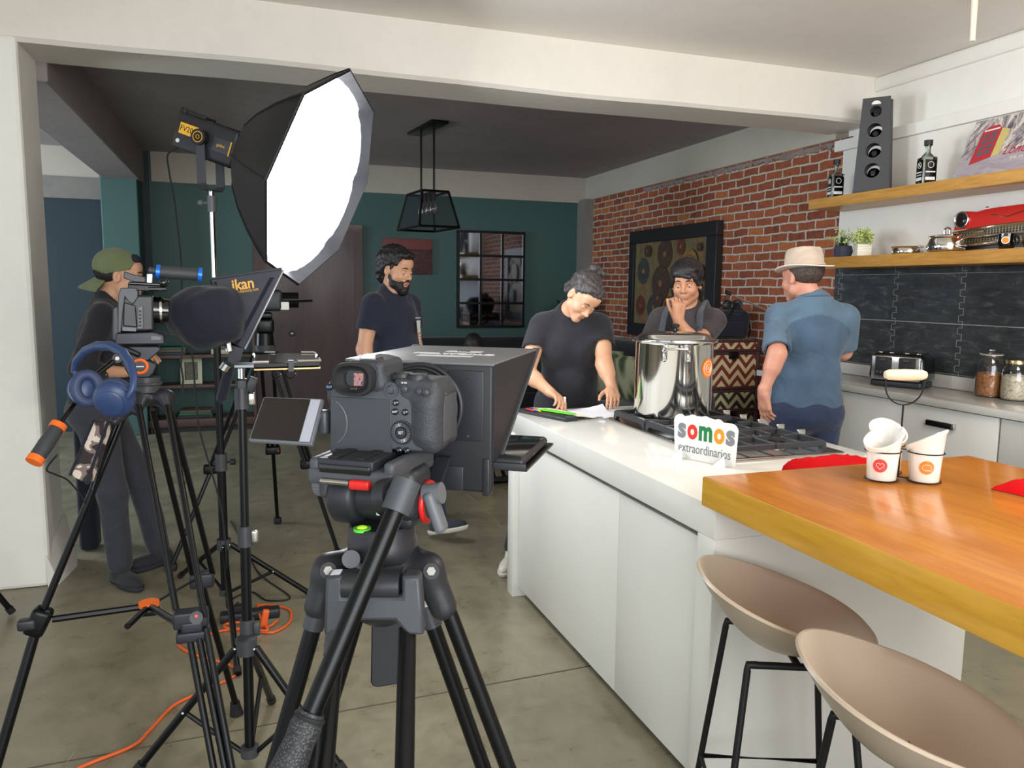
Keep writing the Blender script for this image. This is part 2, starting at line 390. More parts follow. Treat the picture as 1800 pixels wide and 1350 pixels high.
strip(jn, pa, pa - (pb - pa).normalized() * 2.2, .005)
struct('trim_1', jn, 'joint')
sc = MB()
for a, b in (((820, 868), (836, 880)), ((852, 897), (868, 908)), ((868, 908), (882, 928)), ((118, 1340), (132, 1322))): strip(sc, on(*a, z=0), on(*b, z=0), .006)
struct('trim_2', sc, 'scratch')
# front room ceiling, beam between the rooms, back room ceiling
struct('ceiling', MB().bb((-6, -4, ZC1), (XW + .3, YB0, ZC1 + .1)), 'ceiling_white')
M['beam_paint'] = plaster('beam_paint', (226, 221, 212), .04, .7, .35, 1.6)
def beam_mesh():
    mb = MB(); n = 40; top = ZC1 + .05; rows = []
    for i in range(n + 1):
        x = -4.2 + (XW + 4.2) * i / n
        w = .006 * math.sin(x * 2.1 + .8) + .002 * math.sin(x * 5.3 + 1)
        rows.append([(x, YB0, top), (x, YB0, ZB + w + .02), (x, YB0 + .02, ZB + w), (x, YB1, ZB + .6 * w), (x, YB1, top)])
    vs = [p for r in rows for p in r]; f = [(i * 5 + k, i * 5 + (k + 1) % 5, (i + 1) * 5 + (k + 1) % 5, (i + 1) * 5 + k) for i in range(n) for k in range(5)]
    return mb.add(vs, f)
struct('trim_3', beam_mesh(), 'beam_paint', smooth=True)
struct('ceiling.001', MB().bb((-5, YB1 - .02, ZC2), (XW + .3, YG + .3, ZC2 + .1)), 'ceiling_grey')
# beam running along the front room ceiling on the left
struct('trim_4', MB().bb((-2.2, -4, ZB - .02), (-1.09, YB0, ZC1 + .05)), 'beam_paint', bevel=.015)
# left column / wall stub with chipped foot
col = MB().bb((-2.6, YB0, 0), (XL, YB1, ZB + .02))
struct('wall_left', col, 'wall_white', bevel=.02)
ft = MB()
ft.add([(XL - .01, YB0 - .015, 0), (XL + .035, YB0 + .02, 0), (XL + .07, YB1 - .1, 0), (XL + .05, YB1 + .02, 0), (XL - .01, YB1, 0), (XL - .01, YB0, .16), (XL + .02, YB1 - .06, .30), (XL - .01, YB1, .26)],
       [(0, 1, 5), (1, 2, 6, 5), (2, 3, 7, 6), (3, 4, 7), (5, 6, 7)])
struct('baseboard_left', ft, 'wall_white', smooth=True)
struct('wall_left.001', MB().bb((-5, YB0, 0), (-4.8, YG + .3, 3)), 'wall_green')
struct('wall_left.002', MB().bb((-4.9, YB0, 0), (-2.55, YB1, 3)), 'wall_white')
# back wall, its pale band, the left bay
struct('wall_back', MB().bb((-.86, YG, 0), (XW + .2, YG + .2, 3)), 'wall_green')
struct('trim_5', MB().bb((-.84, YG - .035, 2.565), (XW, YG + .01, ZC2 + .01)), 'band', bevel=.01)
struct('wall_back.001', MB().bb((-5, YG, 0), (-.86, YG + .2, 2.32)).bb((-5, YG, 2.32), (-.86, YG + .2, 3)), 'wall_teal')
struct('trim_6', MB().bb((-5, YG - .05, 2.36), (-1.2, YG + .01, 2.565)), 'concrete')
struct('trim_7', MB().bb((-5, YG - .02, 2.565), (-1.2, YG + .01, ZC2)), 'band')
# green column on the back wall and the concrete beam running towards the camera above it
struct('wall_back.002', MB().bb((-1.26, 8.55, 0), (-.93, YG, 2.56)), 'wall_green', bevel=.01)
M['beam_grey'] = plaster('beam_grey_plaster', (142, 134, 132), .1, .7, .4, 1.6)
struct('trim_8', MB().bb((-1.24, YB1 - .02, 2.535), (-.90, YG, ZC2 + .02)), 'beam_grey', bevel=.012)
# brick wall with plaster band above it
struct('wall_right', MB().bb((XW - .03, 4.5, 0), (XW + .2, YG + .05, 2.595)), 'brick')
struct('trim_9', MB().bb((XW - .05, YB1 - .05, 2.594), (XW + .1, YG, ZC2 + .01)), 'band', bevel=.01)
struct('trim_10', MB().bb((XW - .14, 8.72, 0), (XW, YG, 2.594)), 'concrete')
rough_edge = MB(); random.seed(4)
for i in range(64):
    y = 4.62 + i * .045; h = random.uniform(.02, .055)
    rough_edge.rbox((XW - .03, y, 2.585 - h / 2), (random.uniform(.012, .03), .05, h), .006, 1, R=Matrix.Rotation(random.uniform(-.2, .2), 3, 'X'))
M['rough_mortar'] = plaster('rough_mortar', (150, 136, 130), .2, .9, .8, 9)
struct('trim_11', rough_edge, 'rough_mortar')
# kitchen end of the right wall: white panel, slate backsplash, ledge, upper wall
struct('wall_right.001', MB().bb((XW - .02, -3.8, 0), (XW + .2, 4.545, ZC1)), 'wall_white')
struct('trim_12', MB().bb((XW - .055, -3.8, 1.02), (XW, 4.55, 2.50)), 'wall_white', bevel=.003)
struct('trim_13', MB().bb((XW - .075, -3.8, 2.50), (XW, 4.62, 2.575)), 'wall_white', bevel=.004)
struct('trim_14', MB().bb((XW - .04, -3.8, 2.845), (XW, YB0 + .01, ZC1)), 'wall_white', bevel=.02)
struct('trim_15', MB().bb((XW - .065, -3.8, 1.02), (XW - .05, 4.545, 1.70)), 'slate')
# brown door in the back wall
dx0, dx1 = 0.22, 1.21
struct('trim_16', MB().bb((dx0 - .09, YG - .04, 0), (dx0, YG, 2.12)).bb((dx1, YG - .04, 0), (dx1 + .09, YG, 2.12)).bb((dx0 - .09, YG - .04, 2.12), (dx1 + .09, YG, 2.20)), 'dark_wood')
door = struct('door_1', MB().bb((dx0, YG - .025, 0), (dx1, YG + .01, 2.12)), 'door_wood')
obj('door_handle', MB().cyl((dx0 + .30, YG - .03, 1.0), (dx0 + .30, YG - .07, 1.0), .012).ell((dx0 + .30, YG - .09, 1.0), (.03, .03, .03)), 'alu', door)
# ================================================================== KITCHEN ISLAND
IX, IX1, IY0, IY1 = 1.224, 2.195, 1.793, 3.565
isl = thing('kitchen_island', 'white kitchen island with recessed door panels, cooktop set into its top', 'kitchen island', (1.7, 2.7, 0))
def W(p, t): return p
mb = MB().rbox(((IX + IX1) / 2, (IY0 + IY1) / 2, .872), (IX1 - IX, IY1 - IY0, .096), .004, 2)
obj('worktop', mb, 'quartz', isl, world=True)
for y0, y1 in ((IY0, IY0 + .085), (IY1 - .085, IY1)):
    obj('side_panel', MB().rbox(((IX + IX1) / 2, (y0 + y1) / 2, .4125), (IX1 - IX, y1 - y0, .825), .003, 2), 'white_lacquer', isl, world=True)
obj('carcass', MB().bb((IX + .05, IY0 + .08, .07), (IX1 - .03, IY1 - .08, .83)).bb((IX + .10, IY0 + .08, 0.0), (IX1 - .06, IY1 - .08, .08)), 'cabinet_white', isl, world=True)
ysm = 2.42
for y0, y1 in ((IY0 + .087, ysm - .0015), (ysm + .0015, IY1 - .087)):
    obj('door', MB().rbox((IX + .038, (y0 + y1) / 2, .425), (.022, y1 - y0, .745), .002, 2), 'white_lacquer', isl, world=True)
obj('finger_rail', MB().bb((IX + .030, IY0 + .087, .806), (IX + .05, IY1 - .087, .816)), 'alu', isl, world=True)

# slab bar top
M['slab_edge'] = wood('varnished_edge', (216, 158, 40), (238, 188, 72), .3, .9, 'y', .5)
bar = MB(); X0, X1, Y1, Y0 = 1.197, 2.181, 1.825, -.9
bar.rbox(((X0 + X1) / 2, (Y0 + Y1) / 2, .9615), (X1 - X0, Y1 - Y0, .083), .005, 2)
me_side = []
for i, f in enumerate(bar.f):
    n = (bar.v[f[1]] - bar.v[f[0]]).cross(bar.v[f[2]] - bar.v[f[1]]); bar.m[i] = 0 if abs(n.z) > .7 * n.length else 1
b_ = thing('bar_table', 'thick orange varnished wooden bar top resting on the end of the white island', 'table', (0, 0, 0)); obj('tabletop', bar, ['slab_wood', 'slab_edge'], b_)
lg = MB().rbox((1.7, -.7, .46), (.75, .06, .92), .004)
o = obj('leg', lg, 'cabinet_white'); o.parent = b_

# bar stools
def stool(c, rz, label):
    t = thing('bar_stool', label, 'stool', (c[0], c[1], 0), rz, 'beige bar stools at the wooden bar top')
    ZS = .655
    def rim(u):
        th = 2 * PI * u; cx, cy = math.cos(th), math.sin(th)
        x = .205 * math.copysign(abs(cx) ** .86, cx); y = .225 * math.copysign(abs(cy) ** .86, cy)
        s = -x / .205
        h = .715 + .118 * (max(0, (s + 1) / 2)) ** 1.15
        return x, y, h
    def surf(off):
        def fn(u, v):
            x, y, h = rim(u); r = v
            k = r ** 2.6
            z = ZS + (h - ZS) * k + off * (1 - k * .0)
            sc = r * (1 - off * 0)
            return Vector((x * sc * (1 + .0), y * sc, z))
        return fn
    mb = MB(); N = 56; K = 14
    def ringpts(r, dz, inset):
        out = []
        for i in range(N):
            x, y, h = rim(i / N); k = r ** 2.3; q = r * (1 - inset / .2 * (k))
            out.append(Vector((x * q - .01 * k, y * q, ZS + (h - ZS) * k + dz * (1 - .55 * k))))
        return out
    rows = [ringpts(max(j / K, .001), 0.0, 0.0) for j in range(K + 1)] + [[p + Vector((0, 0, .005)) for p in ringpts(1, 0, .004)]] + [ringpts(max(j / K, .001), .009, .009) for j in range(K, -1, -1)]
    vs = [p for r in rows for p in r]
    f = [(j * N + i, j * N + (i + 1) % N, (j + 1) * N + (i + 1) % N, (j + 1) * N + i) for j in range(len(rows) - 1) for i in range(N)]
    mb.add(vs, f); obj('seat', mb, 'stool_seat', t)
    r = .0085; fp = {}
    for sx in (-1, 1):
        for sy in (-1, 1):
            top = Vector((sx * .115, sy * .12, ZS + .004)); bot = Vector((sx * .185, sy * .19, 0)); fp[(sx, sy)] = (top, bot)
            obj('leg', MB().tube([top + Vector((-sx * .02, 0, 0)), top, top + (bot - top) * .02, bot], r, 12), 'stool_frame', t)
    mbt = MB()
    for sy in (-1, 1): mbt.tube([(-.115, sy * .12, ZS + .003), (.115, sy * .12, ZS + .003)], r, 12)
    mbt.tube([(0, -.12, ZS + .002), (0, .12, ZS + .002)], r, 12)
    obj('seat_frame', mbt, 'stool_frame', t)
    k = 1 - .25 / ZS
    P = [fp[c_][0].lerp(fp[c_][1], k) for c_ in ((-1, -1), (1, -1), (1, 1), (-1, 1))]
    obj('footrest', MB().tube(P, .0075, 10, closed=True), 'stool_frame', t)
    return t
stool((1.235, 1.495), math.radians(-23), 'beige bucket bar stool on thin black legs, farther one near the island corner')
stool((1.165, 1.035), math.radians(-27), 'beige bucket bar stool on thin black legs, nearest the camera and the bar edge')

# ------------------------------------------------------------------ cooktop
HX0, HX1, HY0, HY1 = 1.575, 2.09, 2.26, 3.18; HZ = .920
hob = thing('gas_cooktop', 'built-in gas cooktop with grey cast iron grates and steel knobs on the island', 'cooktop', ((HX0 + HX1) / 2, (HY0 + HY1) / 2, HZ))
obj('base_tray', MB().rbox(((HX0 + HX1) / 2, (HY0 + HY1) / 2, HZ + .006), (HX1 - HX0, HY1 - HY0, .012), .004, 2), 'steel', hob, world=True)
gw = (HY1 - HY0 - .03) / 3
for k in range(3):
    y0 = HY0 + .015 + k * gw + .004; y1 = y0 + gw - .008; x0, x1 = HX0 + .025, HX1 - .075; g = MB(); zt = HZ + .052; th = .013
    def barr(a, b, w=.014, h=.02): 
        a = Vector(a); b = Vector(b); d = b - a; u = Vector((-d.y, d.x, 0)).normalized() * w / 2
        g.slab(a - u, b - u, b + u, a + u, (0, 0, -h))
    # outer front rail: arched down to feet at its ends
    for xx in (x0, x1):
        pr = [(y0, HZ + .012), (y0 + .018, HZ + .012), (y0 + .034, zt - .024), (y1 - .034, zt - .024), (y1 - .018, HZ + .012), (y1, HZ + .012), (y1 - .006, zt - .006), (y1 - .018, zt), (y0 + .018, zt), (y0 + .006, zt - .006)]
        g.prism([(a - y0, b) for a, b in pr], (xx - .009, y0, 0), (0, 1, 0), (0, 0, 1), (.018, 0, 0))
    barr((x0, y0 + .012, zt), (x1, y0 + .012, zt)); barr((x0, y1 - .012, zt), (x1, y1 - .012, zt))
    ym = (y0 + y1) / 2; xm = (x0 + x1) / 2
    barr((xm, y0, zt), (xm, y1, zt))
    for xc in ((x0 + xm) / 2, (x1 + xm) / 2):
        for dx, dy in ((1, 0), (-1, 0), (0, 1), (0, -1)):
            Lx = (xm - x0) / 2; Ly = (y1 - y0) / 2 - .01
            barr((xc + dx * .035, ym + dy * .035, zt + .002), (xc + dx * Lx, ym + dy * Ly, zt + .002), .011, .018)
    obj('grate', g, 'iron', hob, world=True, bevel=.002)
    for xc in (((x0 + xm) / 2, (x1 + xm) / 2) if k != 1 else (xm,)):
        R = .042 if k != 1 else .06
        bn = obj('burner', MB().lathe([(R * 1.15, 0), (R * 1.15, .008), (R, .012), (R, .02)], (xc, ym, HZ + .011), n=28), 'steel', hob, world=True)
        bc = MB().lathe([(R * .95, 0), (R * .95, .007), (R * .8, .010), (0, .010)], (xc, ym, HZ + .031), n=28)
        o = obj('burner_cap', bc, 'black_matte', bn, world=True)
for i in range(5):
    yk = 2.46 + i * .125
    obj('control_knob', MB().cyl((HX1 - .036, yk, HZ + .012), (HX1 - .036, yk, HZ + .042), .020, .018, 24).rbox((HX1 - .036, yk, HZ + .05), (.036, .012, .024), .003), 'steel', hob, world=True)

# ------------------------------------------------------------------ stock pot with lid
pc = on(1181, 727, z=.974); PX_, PY_ = pc.x, pc.y + .0
pot = thing('stock_pot', 'large shiny stainless stock pot with lid, standing on the cooktop', 'pot', (PX_, PY_, .974))
PR = .168; PH = .325
obj('body', MB().shell([(PR - .012, 0), (PR - .003, .004), (PR, .014), (PR, PH - .012), (PR + .004, PH - .006), (PR + .016, PH)], n=72, th=.0025), 'steel_pot', pot)
obj('rolled_rim', MB().torus((0, 0, PH), PR + .014, .0045, n=72), 'steel_pot', pot)
lid = obj('lid', MB().lathe([(PR + .018, PH + .004), (PR + .018, PH + .009), (PR - .006, PH + .013), (PR - .02, PH + .026), (PR - .03, PH + .03), (PR * .5, PH + .036), (0, PH + .038)], n=72), 'steel_pot', pot)
kn = MB().lathe([(.012, PH + .037), (.007, PH + .042), (.007, PH + .052), (.019, PH + .058), (.02, PH + .068), (.014, PH + .073), (0, PH + .074)], n=24)
o = obj('lid_knob', kn, 'black_gloss', lid)
for s in (1, -1):
    hd = MB(); base_a = math.atan2(-PY_, -PX_) + (0.05 if s == 1 else PI + .05)
    ux = Vector((math.cos(base_a), math.sin(base_a), 0)); uy = Vector((-ux.y, ux.x, 0)); c0 = ux * PR + Vector((0, 0, PH - .05))
    hd.tube([c0 - uy * .05 + ux * .004, c0 - uy * .05 + ux * .016 + Vector((0, 0, .012)), c0 - uy * .038 + ux * .036 + Vector((0, 0, .024)), c0 + ux * .042 + Vector((0, 0, .028)), c0 + uy * .038 + ux * .036 + Vector((0, 0, .024)), c0 + uy * .05 + ux * .016 + Vector((0, 0, .012)), c0 + uy * .05 + ux * .004], .005, 10)
    for q in (-1, 1): hd.rbox(c0 + uy * .05 * q + ux * .002 - Vector((0, 0, .006)), (.018, .018, .05), .005)
    for q in (-1, 1):
        for dz in (-.02, .0): hd.ell(c0 + uy * .05 * q + ux * .010 + Vector((0, 0, dz - .004)), (.005, .005, .005), nu=10, nv=6)
    obj('handle', hd, 'chrome', pot)
M['sticker_orange'] = mat('orange_sticker', (232, 120, 30), .4)
sa = math.atan2(-PY_, -PX_) + 1.02      # sticker near the right silhouette
def on_cyl(a, z, r): return Vector((math.cos(a) * r, math.sin(a) * r, z))
stk = MB(); n = 32; vs = [on_cyl(sa, .215, PR + .0012)] + [on_cyl(sa + .042 * math.cos(2 * PI * i / n) / PR, .215 + .042 * math.sin(2 * PI * i / n), PR + .0012) for i in range(n)]
stk.add(vs, [(0, i + 1, (i + 1) % n + 1) for i in range(n)])
obj('sticker', stk, 'sticker_orange', pot)
sk2 = MB(); 
for rr, w in ((.030, .0022), (.018, .002)):
    sk2.tube([on_cyl(sa + rr * math.cos(2 * PI * i / 28) / PR, .215 + rr * math.sin(2 * PI * i / 28), PR + .0016) for i in range(28)], w * .6, 6, closed=True)
for dz in (-.006, .0, .006): sk2.tube([on_cyl(sa - .010 / PR, .215 + dz, PR + .0018), on_cyl(sa + .010 / PR, .215 + dz, PR + .0018)], .001, 6)
obj('print', sk2, 'cream', pot)

# ------------------------------------------------------------------ sign
a = on(1189, 803, z=.9205); b = on(1288, 823, z=.9205)
ux = (b - a); ux.z = 0; wS = ux.length; ux.normalize(); uz = Vector((0, 0, 1)); uy = uz.cross(ux)   # uy points away from camera
mid = (a + b) / 2
sg = thing('table_sign', 'white cut-out sign with multicoloured lettering standing on the island worktop', 'sign', mtx=axes(mid, ux, uy, uz))
hS = .172; k = wS / .255
outl = []
def arc(cx, cz, r, a0, a1, n=8):
    for i in range(n + 1):
        t = math.radians(a0 + (a1 - a0) * i / n); outl.append((cx + r * math.cos(t), cz + r * math.sin(t)))
arc(-.110, .014, .012, 180, 270); arc(.112, .014, .012, 270, 360); arc(.104, .125, .026, -10, 90); arc(.052, .134, .025, 40, 120, 6); arc(.0, .137, .026, 60, 120, 5); arc(-.052, .137, .025, 60, 130, 6); arc(-.104, .132, .026, 50, 185)
sgb = MB().prism(outl, (0, -.002, 0), (1, 0, 0), (0, 0, 1), (0, .004, 0))
M['board_back'] = mat('grey_board_edge', (120, 118, 114), .7)
obj('board', sgb, 'white', sg); 
fm = axes((0, -.0026, 0), (1, 0, 0), (0, 0, 1), (0, -1, 0))
for nm, c_ in (('ink_grey', (128, 130, 134)), ('ink_red', (226, 44, 30)), ('ink_green', (22, 122, 66)), ('ink_orange', (244, 148, 26)), ('ink_dark', (122, 124, 128))): M[nm] = mat(nm, c_, .5)
for ch, x_, c_, w_ in (('s', -.094, 'ink_grey', .034), ('o', -.050, 'ink_red', .042), ('m', .004, 'ink_green', .054), ('o', .059, 'ink_orange', .042), ('s', .103, 'ink_grey', .034)):
    text(ch, .098, c_, sg, fm @ Matrix.Translation((x_, .108, 0)), width=w_, bold=.004)
text('extraordinarios', .048, 'ink_dark', sg, fm @ Matrix.Translation((0, .041, 0)), width=.212)
for x_ in (-.092, .082):
    obj('stand_foot', MB().add([(x_ - .028, -.034, .0), (x_ + .022, -.030, .0), (x_, -.0035, .036), (x_ - .028, -.032, .0), (x_ + .022, -.028, .0), (x_, -.0025, .038)], [(0, 1, 2), (5, 4, 3), (0, 3, 4, 1), (1, 4, 5, 2), (2, 5, 3, 0)]).add([(x_ - .02, .002, 0), (x_ + .02, .002, 0), (x_ + .02, .03, 0), (x_ - .02, .03, 0), (x_, .003, .036)], [(0, 1, 4), (1, 2, 4), (2, 3, 4), (3, 0, 4), (3, 2, 1, 0)]), 'white', sg, smooth=False)

# ------------------------------------------------------------------ cloths
def cloth(name, c, sx, sy, rz, h, seed, label, lump=.012):
    t = Matrix.Translation(Vector(c)) @ Matrix.Rotation(rz, 4, 'Z'); nu, nv = 44, 34
    def top(u, v):
        x = (u - .5) * sx; y = (v - .5) * sy; e = min(u, 1 - u, v, 1 - v) * 9; e = min(1, max(0, e)) ** .5
        z = h * e + lump * e * (mnoise.noise(Vector((x * 9 + seed, y * 9, seed))) + .5 * mnoise.noise(Vector((x * 26, y * 26, seed))))
        wx = .006 * mnoise.noise(Vector((x * 12, y * 12, 3 + seed))); return Vector((x + wx, y + wx, max(z, 0.0005)))
    mb = MB().grid(top, nu, nv); mb.grid(lambda u, v: Vector((((u - .5) * sx), ((v - .5) * sy), .0004)), nu, nv)
    mb.tr(t); o = obj(name, mb, 'red_cloth'); tag(o, label, 'cloth', 'folded red cloths'); return o
q = on(1745, 862, z=1.006)
cloth('folded_cloth', (2.04, 1.40, 1.0042), .34, .22, math.radians(10), .020, 3, 'folded red cloth lying on the wooden bar top beside the ceramic holders')
q = on(1450, 813, z=.92)
cloth('folded_cloth', (1.83, 1.975, .9215), .30, .26, math.radians(4), .050, 8, 'red cloth heaped on the white island between cooktop and wooden bar top', .02)

# ------------------------------------------------------------------ ceramic cutlery holders in a wire carrier
cz = 1.0035
cA = on(1547, 846, z=cz); cB = on(1624, 849, z=cz)
cpos = [(cA.x + .015, cA.y + .012), (cB.x + .012, cB.y + .012)]
vx = Vector((cpos[1][0] - cpos[0][0], cpos[1][1] - cpos[0][1])); mid2 = Vector(cpos[0]) + vx / 2; per = Vector((-vx.y, vx.x)).normalized()
if per.y < 0: per = -per
cc_ = mid2 + per * (vx.length * .30); cpos.append(tuple(mid2 + per * vx.length * .87)); cpos[2] = tuple(Vector(cpos[2]) - vx * .12)
car = thing('wire_caddy', 'black wire carrier with cream wooden grip holding three ceramic holders', 'caddy', (cc_.x, cc_.y, cz))
RC = .040
rings = MB()
for (x, y) in cpos:
    for z, rr in ((.004, RC + .002), (.083, RC + .006)):
        rings.torus((x, y, cz + z), rr, .0016, n=36, k=8)
for (x, y) in cpos:
    dv = Vector((cc_.x - x, cc_.y - y)).normalized(); rings.tube([(x + dv.x * (RC + .006), y + dv.y * (RC + .006), cz + .083), (cc_.x, cc_.y, cz + .083)], .0016, 6)
rings.tube([(cc_.x, cc_.y, cz + .0035), (cc_.x, cc_.y, cz + .083)], .002, 8)
rings.tube([(cpos[0][0], cpos[0][1] + .0, cz + .0035), (cc_.x, cc_.y, cz + .0035), (cpos[1][0], cpos[1][1], cz + .0035)], .0016, 8); rings.tube([(cpos[2][0], cpos[2][1], cz + .0035), (cc_.x, cc_.y, cz + .0035)], .0016, 8)
obj('ring_frame', rings, 'black_metal', car, world=True)
obj('stem', MB().tube([(cc_.x, cc_.y, cz + .003), (cc_.x, cc_.y, cz + .208)], .0025, 10), 'black_metal', car, world=True)
hx = Vector((CR.x, CR.y, 0)).normalized(); hb = Vector((cc_.x, cc_.y, cz + .206))
hoop = MB().tube([hb + hx * (.052 * math.cos(t)) + Vector((0, 0, .052 + .052 * math.sin(t) if math.sin(t) < 0 else .052)) for t in [math.radians(180 + i * 12) for i in range(16)]], .002, 8)
hoop.tube([hb - hx * .052 + Vector((0, 0, .052)), hb - hx * .055 + Vector((0, 0, .083))], .002, 8).tube([hb + hx * .052 + Vector((0, 0, .052)), hb + hx * .055 + Vector((0, 0, .083))], .002, 8)
obj('bail', hoop, 'black_metal', car, world=True)
g0 = hb + Vector((0, 0, .083)); grip = MB(); prof = [(.003, -.058), (.010, -.056), (.0145, -.045), (.016, 0), (.0145, .045), (.010, .056), (.003, .058)]
obj('grip', grip.lathe(prof, g0, tuple(hx), 24), 'pale_wood', car, world=True)
def holder(c, tilt_dir, label, icon, icol, iang):
    t = thing('ceramic_holder', label, 'utensil holder', (c[0], c[1], cz + .003), 0, 'ceramic holders in the wire carrier')
    mb = MB(); N = 48
    lo = lambda a: .118 + .028 * math.cos(a - tilt_dir)
    rows = []
    for z0, r in ((0.0, RC - .012), (.001, RC - .004), (.004, RC - .002), (.05, RC), (.085, RC + .003)):
        rows.append([Vector((math.cos(2 * PI * i / N) * r, math.sin(2 * PI * i / N) * r, z0)) for i in range(N)])
    def top(off, dz): return [Vector((math.cos(2 * PI * i / N) * (RC + .009 + off), math.sin(2 * PI * i / N) * (RC + .009 + off), lo(2 * PI * i / N) + dz)) for i in range(N)]
    rows += [top(-.002, -.012), top(.002, -.003), top(.002, .001), top(-.002, .002), top(-.004, -.004)]
    for z0, r in ((.085, RC - .003), (.008, RC - .006), (.006, .002)):
        rows.append([Vector((math.cos(2 * PI * i / N) * r, math.sin(2 * PI * i / N) * r, z0)) for i in range(N)])
    vs = [p for r in rows for p in r]; f = [(j * N + i, j * N + (i + 1) % N, (j + 1) * N + (i + 1) % N, (j + 1) * N + i) for j in range(len(rows) - 1) for i in range(N)]
    f.append(tuple(range(N - 1, -1, -1))); f.append(tuple(range((len(rows) - 1) * N, len(rows) * N)))
    obj('body', mb.add(vs, f), 'white_ceramic', t)
    if icon:
        R = RC + .0012; n = 28; P = lambda dx, dz, rr=R: Vector((math.cos(iang + dx / R) * rr, math.sin(iang + dx / R) * rr, .044 + dz))
        obj('badge', MB().add([P(0, 0)] + [P(.0185 * math.cos(2 * PI * i / n), .0185 * math.sin(2 * PI * i / n)) for i in range(n)], [(0, i + 1, (i + 1) % n + 1) for i in range(n)]), icol, t)
        if icon == 'heart': pts = [(.0011 * .55 * 16 * math.sin(s) ** 3, .0011 * .55 * (13 * math.cos(s) - 5 * math.cos(2 * s) - 2 * math.cos(3 * s) - math.cos(4 * s))) for s in [2 * PI * i / 30 for i in range(30)]]
        else: pts = [(.011 * math.cos(s), .008 * math.sin(s)) for s in [2 * PI * i / 24 for i in range(24)]]; pts[21:22] = [(.012, -.0095)]
        obj('icon', MB().tube([P(a_, b_, R + .0006) for a_, b_ in pts], .0007, 6, closed=True), 'cream', t)
    return t
ca = math.atan2(-cpos[0][1], -cpos[0][0])
M['badge_red'] = mat('badge_red', (222, 70, 66), .4); M['badge_orange'] = mat('badge_orange', (234, 130, 36), .4)
holder(cpos[0], math.radians(10), 'white ceramic holder with red heart badge, left one in the wire carrier', 'heart', 'badge_red', ca - .12)
holder(cpos[1], math.radians(-62), 'white ceramic holder with orange speech bubble badge in the wire carrier', 'bubble', 'badge_orange', math.atan2(-cpos[1][1], -cpos[1][0]) + .12)
holder(cpos[2], math.radians(70), 'ceramic holder at the back of the wire carrier, badge unseen', None, None, 0)

# ------------------------------------------------------------------ papers and things in front of the writing woman
pz = .9205
fold = MB(); A, B, C_, D = on(903, 719, z=pz), on(990, 742, z=pz), on(1030, 737, z=pz), on(940, 716, z=pz)
cb = thing('clipboard_case', 'black flat clipboard case at the far corner of the island', 'clipboard', ((A + B + C_ + D) / 4))
A, B, C_, D = [Vector((1.262, 3.545, pz)), Vector((1.372, 3.235, pz)), Vector((1.60, 3.30, pz)), Vector((1.48, 3.55, pz))]
A2 = Vector((1.245, 3.52, pz)); B2 = Vector((1.365, 3.19, pz)); C2 = Vector((1.44, 3.215, pz)); D2 = Vector((1.32, 3.545, pz))
obj('case', MB().slab(A2, B2, C2, D2, (0, 0, .016)), 'black_plastic', cb, world=True, bevel=.003)
obj('clip', MB().slab(B2 + Vector((.01, .02, .016)), B2 + Vector((.03, .0, .016)), C2 + Vector((-.01, .0, .016)), C2 + Vector((-.02, .04, .016)), (0, 0, .006)), 'dark_plastic', cb, world=True, bevel=.002)
M['paper_cream'] = mat('cream_paper', (232, 228, 200), .8)
def sheet(name, pts, label, m='paper', z=.0, curl=.0, grp='papers on the island'):
    a_, b_, c_, d_ = [Vector(p) for p in pts]
    fn = lambda u, v: a_.lerp(b_, u).lerp(d_.lerp(c_, u), v) + Vector((0, 0, z + curl * max(0, u + v - 1.3) ** 2 + .0012 * math.sin(u * 7 + v * 3)+.0012))
    mb = MB().grid(fn, 14, 14); k_ = len(mb.v); mb.grid(lambda u, v: fn(u, v) - Vector((0, 0, .0008)), 14, 14)
    o = obj(name, mb, m); tag(o, label, 'paper', grp); return o
sheet('paper_sheet', (C2 + Vector((0, .0, .017)), C2 + Vector((.11, .03, .0)), D2 + Vector((.16, .0, 0)), D2 + Vector((0, 0, .017))), 'cream paper sheet beside the black clipboard case', 'paper_cream', 0.0)
sheet('paper_sheet', ((1.50, 3.245, pz), (1.665, 3.30, pz), (1.70, 3.50, pz), (1.50, 3.53, pz)), 'white paper sheet with curled corner under the writing hand', 'paper', .001, .05)
sheet('paper_sheet', ((1.58, 3.23, pz), (1.74, 3.29, pz), (1.80, 3.46, pz), (1.62, 3.47, pz)), 'white paper sheet lying next to the pot under the other sheet', 'paper', .0)
def pen(name, a_, b_, r, m, label, cat='pen', grp=None):
    o = obj(name, MB().cyl(a_, Vector(a_).lerp(Vector(b_), .93), r, r, 12).cyl(Vector(a_).lerp(Vector(b_), .93), b_, r, r * .3, 12), m); return tag(o, label, cat, grp)
M['lime'] = mat('lime_green', (96, 214, 52), .4)
gm = tag(obj('ruler', MB().slab((1.325, 3.44, pz + .019), (1.42, 3.26, pz + .019), (1.455, 3.27, pz + .019), (1.37, 3.46, pz + .019), (0, 0, .004)), 'lime', bevel=.001), 'bright green flat plastic strip lying on the black clipboard case', 'ruler')
for i, (c_, nm) in enumerate((((210, 40, 40), 'red'), ((40, 80, 200), 'blue'), ((235, 180, 40), 'yellow'))):
    M['mk' + nm] = mat('marker_' + nm, c_, .4)
    pen('marker_pen', (1.283 + i * .013, 3.475 - i * .012, pz + .021), (1.295 + i * .013, 3.405 - i * .012, pz + .021), .004, 'mk' + nm, nm + ' marker pen lying on the clipboard case', 'pen', 'marker pens')

